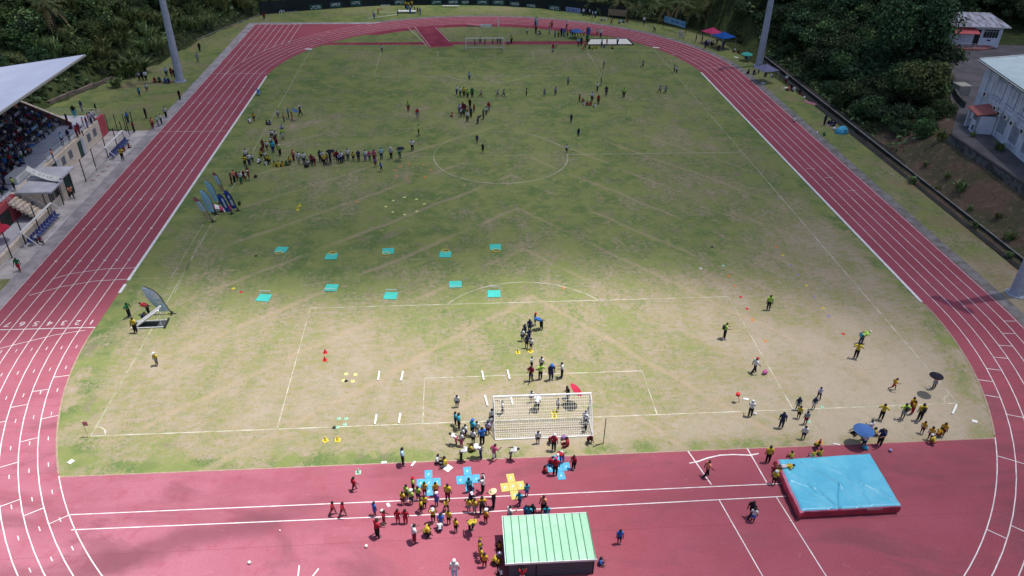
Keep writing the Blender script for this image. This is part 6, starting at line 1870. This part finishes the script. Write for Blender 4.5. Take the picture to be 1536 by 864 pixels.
crowd('near the blue cross mats', 'children and helpers around the cross shaped mats', '562.4,773.3 csBB f60;604.6,756.7 csYM f20;610,749 csLN f40;617,756 csLN w f20;619.7,736.4 csLK r;627.5,750.4 csLN f0;637.4,744 csGM f10;654,744 csGM f0;671.8,751.5 asYM f0;631.7,769 csYK f40;637,763 csYK f20;655,759 csVB w;669.7,767 cwYK;650,782.8 cuYK w f180;673.3,786.5 csYK f0;661.4,791.7 csBB f0;660,799 ckWN;683.8,798 csYK f40;703.5,738.5 csTN f0;706.7,749 csNN f0;707.2,758.3 csNK w;724.4,739.6 auWK f300;703,767.7 csYE f10;711.9,769.8 csYE f30;723.3,770.8 asGK f10 +black;740.5,762.5 aoKK h f280;728.5,784.4 csGM w f20;706.9,795.9 abYK f180;636.9,805 akYK f60;621.8,813.6 aoWM f60;597.3,785.5 csRR f20;608.7,785.5 csRR f0;576.5,786.5 coRM f90;566.6,806.3 aoRK f60;531.5,736 cwRM f90;500,771.7 cwRM f90;515,774 cwRM f90')
crowd('by the pale yellow cross mat', 'children and helpers by the yellow mat', '779,758.3 cwTN f200;790,744.8 csTB f10;764,784 aoWN f80;788.5,779 csBN f30;792.8,781 csTB f0;798.3,776.5 csKK f0;814.5,769 asOK f200;819.7,779 csTB f0')
crowd('beside the green roofed shed', 'people around the green roofed shed', '719.4,832 cuYM f60;721.5,841.7 csYM f80;726.7,851 csGM f30;739,846 ckYK f90;743.5,843 ckVM w f90;750.5,822 ctGM f270;749.5,846 ctGK f270;752,862 ctWK f260;682,868 asWU w f20;783,873 cuRW f0;899,846 ctBN f90;928.4,815.5 csBN f200')
crowd('on the track edge before the goal', 'people along the grass edge before the near goal', '604.6,697.8 asUK f60;655.6,694 atWK f120;669,698 atYE f260;692,691 abWK f90;721,687.6 abWN f270;704.6,677 ctYK;740.5,690.7 arPW f60;766,690 abWE f80;684.5,668 cbWP')
crowd('in the queue beside the near goal', 'people queueing beside the near goal', '683.2,638 csTN f90;688.4,644 asTK f90;697.8,656 csWN f60;694,660 csWP f30;692,669 csWP f30;708.8,653.7 asTK b f40;715.5,650.6 csWE f20;709.8,666 csWK f20;723.3,667 asBK f0;731.6,651.6 csIM f0;734.8,644 csWV f0;738,633 csWN f0;685.7,610.7 csWN f180')
crowd('in the near goal mouth', 'people in and around the near goal', '753.8,621 cpWN f280;804.6,618 abWK f0;796.8,604 csWM f180;836.5,617 csEN f270;851.5,606 aoKK f270;850,598 csKN f270;879.5,641 csWN w;880.8,630 csWK;878,648 csEK;877,635 csIN')
crowd('on the grass behind the near goal', 'people on the grass behind the near goal', '806.6,665.5 csWK f180;824.8,662.5 ckRM w f180;830.3,676.5 asRK w f20;851.5,668 atRM f270;882.8,662.5 ckMK f180')
crowd('around the farthest blue cross mat', 'red shirted people around the last blue mat', '842.3,694 abRB w f200;823,698 ckRN f100;816,709 ctRK f80;832.4,713 asRK p f30;860,703.5 csRK f200')
crowd('in front of the penalty spot', 'players and officials in front of the penalty spot', '802.3,488 csNN r f90;811.7,493.6 abBK b f270;786.8,503 csNN f30;783.5,511.7 csWN f30;794.2,498 csNN f20;793.5,511 csNN f10;790,522.4 csNK f20;796.2,524.4 csWN f20;797.6,552.6 csWK;796.2,571.4 aoMK f180;810.3,569.4 ahLK f0;811.7,554 csWK;826.4,570 asNN b f180;842.5,566.7 aoWK f270')
crowd('by the running game', 'children and adults at the running game on the goal line', '1124.5,625 aoWK w f30;1170.8,642.3 asNN f20 ;1195.3,615 csNE f30;1197,627.7 csYK f20;1219.3,614 csNW f20;1227.6,598.5 cwIK f30;1207.3,636.6 csEM f20;1204,659 csWN f30')
crowd('around the blue landing mat', 'yellow shirted group around the landing mat', '1150.8,694 asYK f30;1165,711 ctYR f90 z0.2;1160.2,708 ckRM f90;1178,701 clYW f90 z.82;1186.8,688 ctYM f0 z.8;1221.7,671 ckYK f180;1220.6,686 ctYW f0 z.8;1230,684.5 ctGN f0 z.8;1159.7,726.6 csYK w f60')
crowd('under or beside the blue umbrella', 'people at the blue umbrella', '1301.6,655 aoWB f0;1293.4,660 csIN f0;1294,671 csWN f10;1284,650 atKK f270;1290,652 ctWN;1309,652 ctYK;1318,668.5 aoNK f270 +black')
crowd('near the corner of the pitch', 'yellow shirted group near the corner', '1338,585 crGR f90;1399.5,583.5 aoOE f0;1320.4,629.8 ahYK f20;1352.6,628.6 ahLE f10 +black;1365.5,615 csGM f0;1367.3,621.6 csGR f0;1377.9,631 asYK f20 +black;1382,650.3 csGM f30;1393,660 csGM f20;1404.8,656 ckGM f60;1411.8,654.4 csGM f200;1400,668.5 ckYM w f0')
crowd('on the open grass past the penalty area', 'adults in vests on the open grass', '1152,465 asLK f180;1085.8,508 aoLK f90 +black;1130.3,559.7 awWK r f60;1282.7,537.8 ahYK f20;1290.5,516 abLN w f60 +blue')
crowd('on the red track by the marked lanes', 'people on the track by the marked lanes', '1059,715.5 awOK f60;1128,783 csWB f40;1124.5,777 awKK f40')
crowd('at the inclined ramp', 'people at the inclined ramp', '223.8,472 abRK f270;195,476 ahDK f90;204.3,499.4 asYK f200;214,481 ckNK f90;236,548 csYE w f200')
crowd('on the pavement below the grandstand', 'people on the pavement below the grandstand', '30,407 awDR f160;184.5,240 ahYK f200;187,227 ctMK;193,222 ctMK f90;109,298 awOK f120;57,366 csWK f90;62,367 ceMK f90;68,302 asBN;60,305 asNN f200;55,322 asNN')
crowd('on the verge by the end wall', 'people on the grass beyond the end wall', '230,193.5 asOM f180;237.8,190 asUE f60;242.9,186.7 asWK f60;249.7,176.5 asWK f200;220,178 asKK f200;201.5,198.5 ahMK f90;193,185 asBN;270.5,150 asKK f200;209.8,143.5 csTN f180;220.8,136.7 csWK f180;179,130 csWK')
crowd('at the foot of the floodlight mast', 'people at the foot of the mast under the slope', '210,122 asEK f150;215,121.5 asKK f150;220,121.5 asWK f150;233,123 atRM f180;240.3,123 atDK f180;249,124.5 atBN f180;254,124.5 atNK f180;250.5,115 asUN f150;258.3,115.6 asMM f150;263,118 asKK f150')
crowd('alone on the far verge', 'people on the verge beside the sprint start', '297.5,94 ahEE f180;300,77 asKK;396.7,29.6 asMK f150')
crowd('in the huddle beside the feather flags', 'maroon group beside the feather flags', '348.2,277.8 asMM f60;352.4,274 asOK f90;362.3,276 asWD f0;356.5,271.5 csMM f90;366.5,269.5 csMM f180;369.6,272 csWM f270;374.3,270.5 csMM w f270;372.7,264 csMM f200')
crowd('at the grandstand end of the spectators', 'spectators in the line across midfield', '368.5,250.5 ahYK f0;370,241 asWK f0;374.8,249 asWN f0;379.5,244 csWD f0;387.8,246 ckWN f0;392.5,239 csYK f0;394,233.5 csMM f0;398.2,241 csWK f0;401.9,246.5 csYK f0;405,247 csYK f0;399,248 ctWN f0;411.8,250 ctYK f0;418,251 atYK f0;424.3,250 ctGK f0;430,249 ctDK f0;435.2,248.5 csGK f0;441,242 asOM f200;410.2,229.4 asTN f0;420.6,233.5 asLK w f200;400.8,226 csWM f0;395.6,226 csMM f0', 0)
crowd('in the middle of the spectators', 'spectators in the line across midfield', '448.8,246 asWE;456.6,246.5 asWN;461.3,247 ctWN;468.5,249.5 asMK;472.7,249 csMM;481,243 asNN;487,248.5 asYK;484.5,244 asWK;491,244 csGV;496,244 asKN f20;501.8,239.5 csOM;506.3,243 asMN;509.5,244.5 csIN;513,245 asWN;515.8,243 csMN', 0)
crowd('at the far end of the spectators', 'spectators in the line across midfield', '522.3,241 asWN;530.5,242 csYK;538.3,242.5 asNK;548.4,242 asWV;554.8,241.6 csPD;562,243 asPM;563.5,251 csVM;572.5,239.6 asUN;587,239 asIK w;600,237.8 asUD;572,257.6 cwBN f250', 0)
crowd('behind the line of spectators', 'children between the spectators and the kerb', '407,207.6 csWK;410,208.2 csWN;413.8,208.5 csWK;424.8,210 asLW;424,199.5 csIN;416.4,221 csMM;413.5,217 csMK;406.6,219 csWN;410.4,224 csTN;394.7,223 csMM;433.3,178 asBK;438.4,180 csGO y;426.5,183 csOD;417.6,177 csWV;451,174.6 awNK w f270;399.8,187 ctNN w;405.8,187 ctBN;381.6,182.6 csGN;375.7,185 ckWK w;390,143 akBU')
crowd('on the open middle of the field', 'people on the open middle of the field', '612.7,167.5 asLM f180;626.5,178 asRE f180;628.3,204 asLK f90;618.7,226.6 ahWK f180;715.6,215 csNN f180;724,229.5 cpKK f180;849.7,229.5 csWK f180;867.3,204.7 csNN f180;856.6,184 csNN f180')
crowd('by the far penalty arc', 'players and stewards near the far penalty arc', '704,119.7 csUN f180;685,142.5 asWN f90;690.3,145 asWN f90;696,145.7 asYK f0;701.3,148 asLK f0;708.4,147 asDK f180;721,145.7 crEM f90;746,145 crEN f90;755,145 crEN f90;789.4,144 csEN f90;816.5,143.6 crEN;833,143 csEN;852,127.5 csEN')
crowd('in the dense group before the arc', 'dense group before the far penalty arc', '689.5,171 asIN f30;692.3,173.5 csPK f30;694.6,169 asMM f30;697.8,167.5 csMM w;704.9,163 asKK;701,172 csOM;706.4,176.5 asNK f200;711,169 csRM;701,183.3 asWK f0;696,175.5 csDK;691.5,175.5 csWN;679,175 ctOM;716.7,185.7 abNN f60;725,179.4 asNK f270;729.3,173 csWN f200;733,168.3 asRE f200')
crowd('in the group beside the slalom poles', 'group beside the slalom poles on the far half', '895.6,138 ahWK f60;901.4,128.5 csNN;909,144 asNN f200;935.2,146.8 asLK f0;905.5,102.5 csNK;869,152.5 csRM f90;874.3,154 ctRN f0;880.5,158.5 ctRN f0;885.7,158.5 ctRM f0;892.5,161.3 ctWK f0;876,158 ctWN f0;887.8,152.5 asWK f180;897.2,156.7 asRK f180;963.4,101 crEN f90;1011,108 csEN;1014.5,109.5 csWN;988.5,139.5 crEN f90;997.6,140 crEN f90')
crowd('near the far goal', 'players behind and beside the far goal', '712.3,68.5 cpKN f270;720.3,66 csKN;727.4,68 csKM;739,67 csGK;746.5,66 csKN;750.4,66.3 csKN;761.8,68.3 csWN;767,65 asLK;572.9,78 csWN f180;790.6,51.7 csWK;803.6,50.8 asKK;809,51 ctKK;807,52 ctWK')
crowd('in the crowd at the sand pit', 'crowd at the far sand pit', '803,38.5 asUN;805.2,39 asWU;827.6,41.5 asOM;824.5,44.5 csYK;824,51 csUE;832.4,56 csTN;837.5,55.2 csYK;842,54 asNN;844.6,55.5 asBN;847,54.8 asBU;849.7,43 asWK;851.3,54.8 csYK;856,56.3 asNU;858.7,54 csNK;862,56.3 asUN;866.6,55.3 csOK;867.4,69.6 asUK f180;871.7,69 asNK f180;870.5,54.8 csGK;875.3,54 csWD;880.8,52.5 asMB;883,53.2 asBB;880.4,65 asDK;895.7,52.6 csWD;901,56 asWN;829.2,78.6 asRE f0;834,72 csWN;874.5,75 ctOM f0;877.6,72.5 csOM f0;884.3,73.6 ctKM f0;890.2,74.3 ctYK f0;895.7,73 ctYK f0;902.4,70.8 asWN;910.2,67.2 asYM;907,71.3 ctNB;919.4,73 ctYK;925.8,67.2 asWN f60')
crowd('on or beside the far bend', 'people along the far bend', '561.4,27.6 asWB f180;567.4,21 abOM f90;597,23 csWK;602.6,18.6 csYM;608.5,13 asYK;613,13 asYK;611.3,18.5 asBN;615.4,21 asBB;622.2,18.5 csMM;626.8,19.5 csMM;630.5,22.5 asBB;618,12 asYN;917,36.5 crRM f180;981.5,47.8 awWK f270;874.6,24 asWN;878.5,23.5 asNN;884,25 asWK;888.3,27.8 asWE;892.8,27 asUN;901.5,30.5 atWN;908.4,31.5 atWK;921.2,28 asWK;934,34 atBN;941.3,34.5 atMW;929.4,35 atUK;965.5,37 asWK')
crowd('by the pink and blue canopy tents', 'people by the pink and blue tents', '1019.8,56.5 asWI f200;1024.4,58.8 csWW f200;1043.5,63.5 asKK;1052.9,63 asEK;1057.5,73 asNN f200;1061,70.5 asIK;1066,69.5 ceKK;1069.5,68.5 ceWK;1075,67 asEN;1083.3,74.7 asNK f200;1086,70.5 ceWK;1077,77 csKK f200')
crowd('sitting along the outer verge', 'people sitting along the outer verge', '1102,78 atWK;1108,80 ctMK;1118,88 atNN;1122.5,88.5 atUN;1123,110.5 atKK;1130,111.5 atKN;1137.5,110.5 asNN;1148,115 atKK;1156,116.5 atWK;1178,126 asWM;1183,136 atOK;1187,134.5 atKK;1191,137.5 atWK;1198.5,141 atKM;1236,187.7 asNK f180;1242.5,188 atNW;1247,188 atNI;1251,189.5 atNN;1191,183 ckWK')
crowd('on the grandstand terrace', 'people standing on the grandstand terrace', '105,212 asNN f200;103,189 asKM;113,176 asKT;124,168 asNE f90;117,206 asRM f90;120,202 asMM f120;125,204 csWN f90;126,190 csOE f90;132,192 asMV f90;134,184 csOW f90;138,186 asIN f90;142,182 asWE f90;146,172 asKY f60;82,243 asOU f60;23,286 asLK f60;95,218 asUN f90;108,193 ctMK', None, 2.62)

# the 300 that show largest are things; the rest join the one crowd object
crowd_b = MB(); LOW = {}
CORD = [SK[0], HAIRM, SHOE] + [CMAT[k] for k in CLO]; CIX = {v[0]: 3 + i for i, v in enumerate(CLO.values())}
def depth(o): return (Vector(o.location) - Vector((CX, CY, CZ))).dot(RF)
PEOPLE.sort(key=lambda q: -q['o'].scale.z / depth(q['o']) * (.6 if q['pose'] in ('sitting', 'crouching', 'lying down') else 1))
REST = PEOPLE[300:]; PEOPLE = PEOPLE[:300]


def to_crowd(code, child, Mx, sh, lg, skin_leg):
    if (code, child) not in LOW:
        d = make_pose(code, child, 0)
        LOW[code, child] = (d, ['hair' if n_ == 'head' and d['is_hair'](c_, u) else 'skin' if n_ in ('head', 'fore') else 'shirt' if n_ in ('torso', 'uparm') else 'shoe' if n_ == 'foot' else 'shin' if n_ == 'shin' else 'leg' for n_, u, c_ in d['reg']])
    d, sl_ = LOW[code, child]; o_ = len(crowd_b.v)
    crowd_b.v.extend([tuple(Mx @ v) for v in d['vs']])
    cm = {'skin': 0, 'hair': 1, 'shoe': 2, 'shirt': sh, 'leg': lg, 'shin': 0 if skin_leg else lg}
    for f, s_ in zip(d['fs'], sl_): crowd_b.f.append(tuple(i + o_ for i in f)); crowd_b.m.append(cm[s_])


for q in REST:
    o = q['o']; to_crowd([k for k, v in POSEW.items() if v == q['pose']][0], q['age'] == 'child', Matrix.LocRotScale(o.location, o.rotation_euler, o.scale), CIX[q['S']], CIX[q['B']], q['bt'] == 'shorts')
    for ch in list(o.children): bpy.data.objects.remove(ch)
    bpy.data.objects.remove(o)

# labels: say which one
from collections import defaultdict
k0 = defaultdict(list)
for q in PEOPLE: k0[q['S'], q['B'], q['bt'], q['age'], q['hat'], q['place']].append(q)
ordn = lambda i: ('%d%s' % (i, 'th' if 10 < i % 100 < 14 else {1: 'st', 2: 'nd', 3: 'rd'}.get(i % 10, 'th')))


def words_in(s): return len(s.split())


for key, lst in k0.items():
    lst.sort(key=lambda q: q['px'])
    byp = defaultdict(list)
    for q in lst: byp[q['pose']].append(q)
    for q in lst:
        S = q['S'].replace(' ', '-') + '-shirted'
        a_ = '%s %s in %s %s' % (S, q['age'], q['B'], q['bt'])
        if q['hat']: a_ += ' and ' + q['hat']
        same = byp[q['pose']]
        if len(same) == 1:
            lab = '%s, %s %s' % (a_, q['pose'], q['place'])
            if words_in(lab) > 16: lab = '%s %s, %s %s' % (S, q['age'], q['pose'], q['place']) if False else '%s %s%s, %s %s' % (S, q['age'], ' with ' + q['hat'] if q['hat'] else ' in ' + q['B'], q['pose'], q['place'])
        else:
            i = same.index(q) + 1
            lab = '%s %s %s, %s of %d alike, %s' % (S, q['age'], q['pose'], ordn(i), len(same), q['place'])
            if q['hat']: lab = '%s %s with %s, %s of %d alike, %s' % (S, q['age'], q['hat'], ordn(i), len(same), q['place'])
            else:
                l2 = '%s %s in %s, %s of %d alike, %s' % (S, q['age'], q['B'], ordn(i), len(same), q['place'])
                if words_in(l2) <= 16: lab = l2
        tag(q['o'], lab, 'person', q['group'])
print('PEOPLE', len(PEOPLE), 'LONG', [q['o']['label'] for q in PEOPLE if words_in(q['o']['label']) > 16][:5])

# the packed seats of the grandstand join the same mass ----------
sw_ = list('NNNNKKKWWWWWMMMEEEBUUROINVI'); r_ = random.Random(77); ixk = {k: CIX[v[0]] for k, v in CLO.items()}
for k in range(NR):
    y = 19.0
    while y < 59.2:
        y += r_.uniform(.42, .66)
        if r_.random() < .12: continue
        if k == 0 and r_.random() < .5: continue
        H_ = r_.uniform(1.35, 1.78)
        Mx = Matrix.LocRotScale(Vector((-60 - .85 * k - .30, y, 2.62 + .44 * k + (0.44 - .27 * H_) + .02)), Matrix.Rotation(-PI / 2 + r_.uniform(-.5, .5), 3, 'Z').to_euler(), Vector((H_, H_, H_)))
        to_crowd('e', False, Mx, ixk[r_.choice(sw_)], ixk[r_.choice('NKKNED')], r_.random() < .5)
for k in range(90):      # those sitting and standing forward on the terrace floor
    y = r_.uniform(19, 50); xmax = -57.0 - max(0, (y - 37) * .2)
    x = r_.uniform(-60, xmax) - .1; H_ = r_.uniform(1.3, 1.75); ps_ = r_.choice('tttsks')
    to_crowd(ps_, False, Matrix.LocRotScale(Vector((x, y, 2.63)), Matrix.Rotation(r_.uniform(-2.4, -.6), 3, 'Z').to_euler(), Vector((H_, H_, H_))), ixk[r_.choice(sw_)], ixk[r_.choice('NKKNED')], r_.random() < .5)
tag(crowd_b.build('crowd', CORD, smooth=True), 'dense crowd packed on the grandstand steps and small groups at the far bend', 'crowd', kind='stuff')
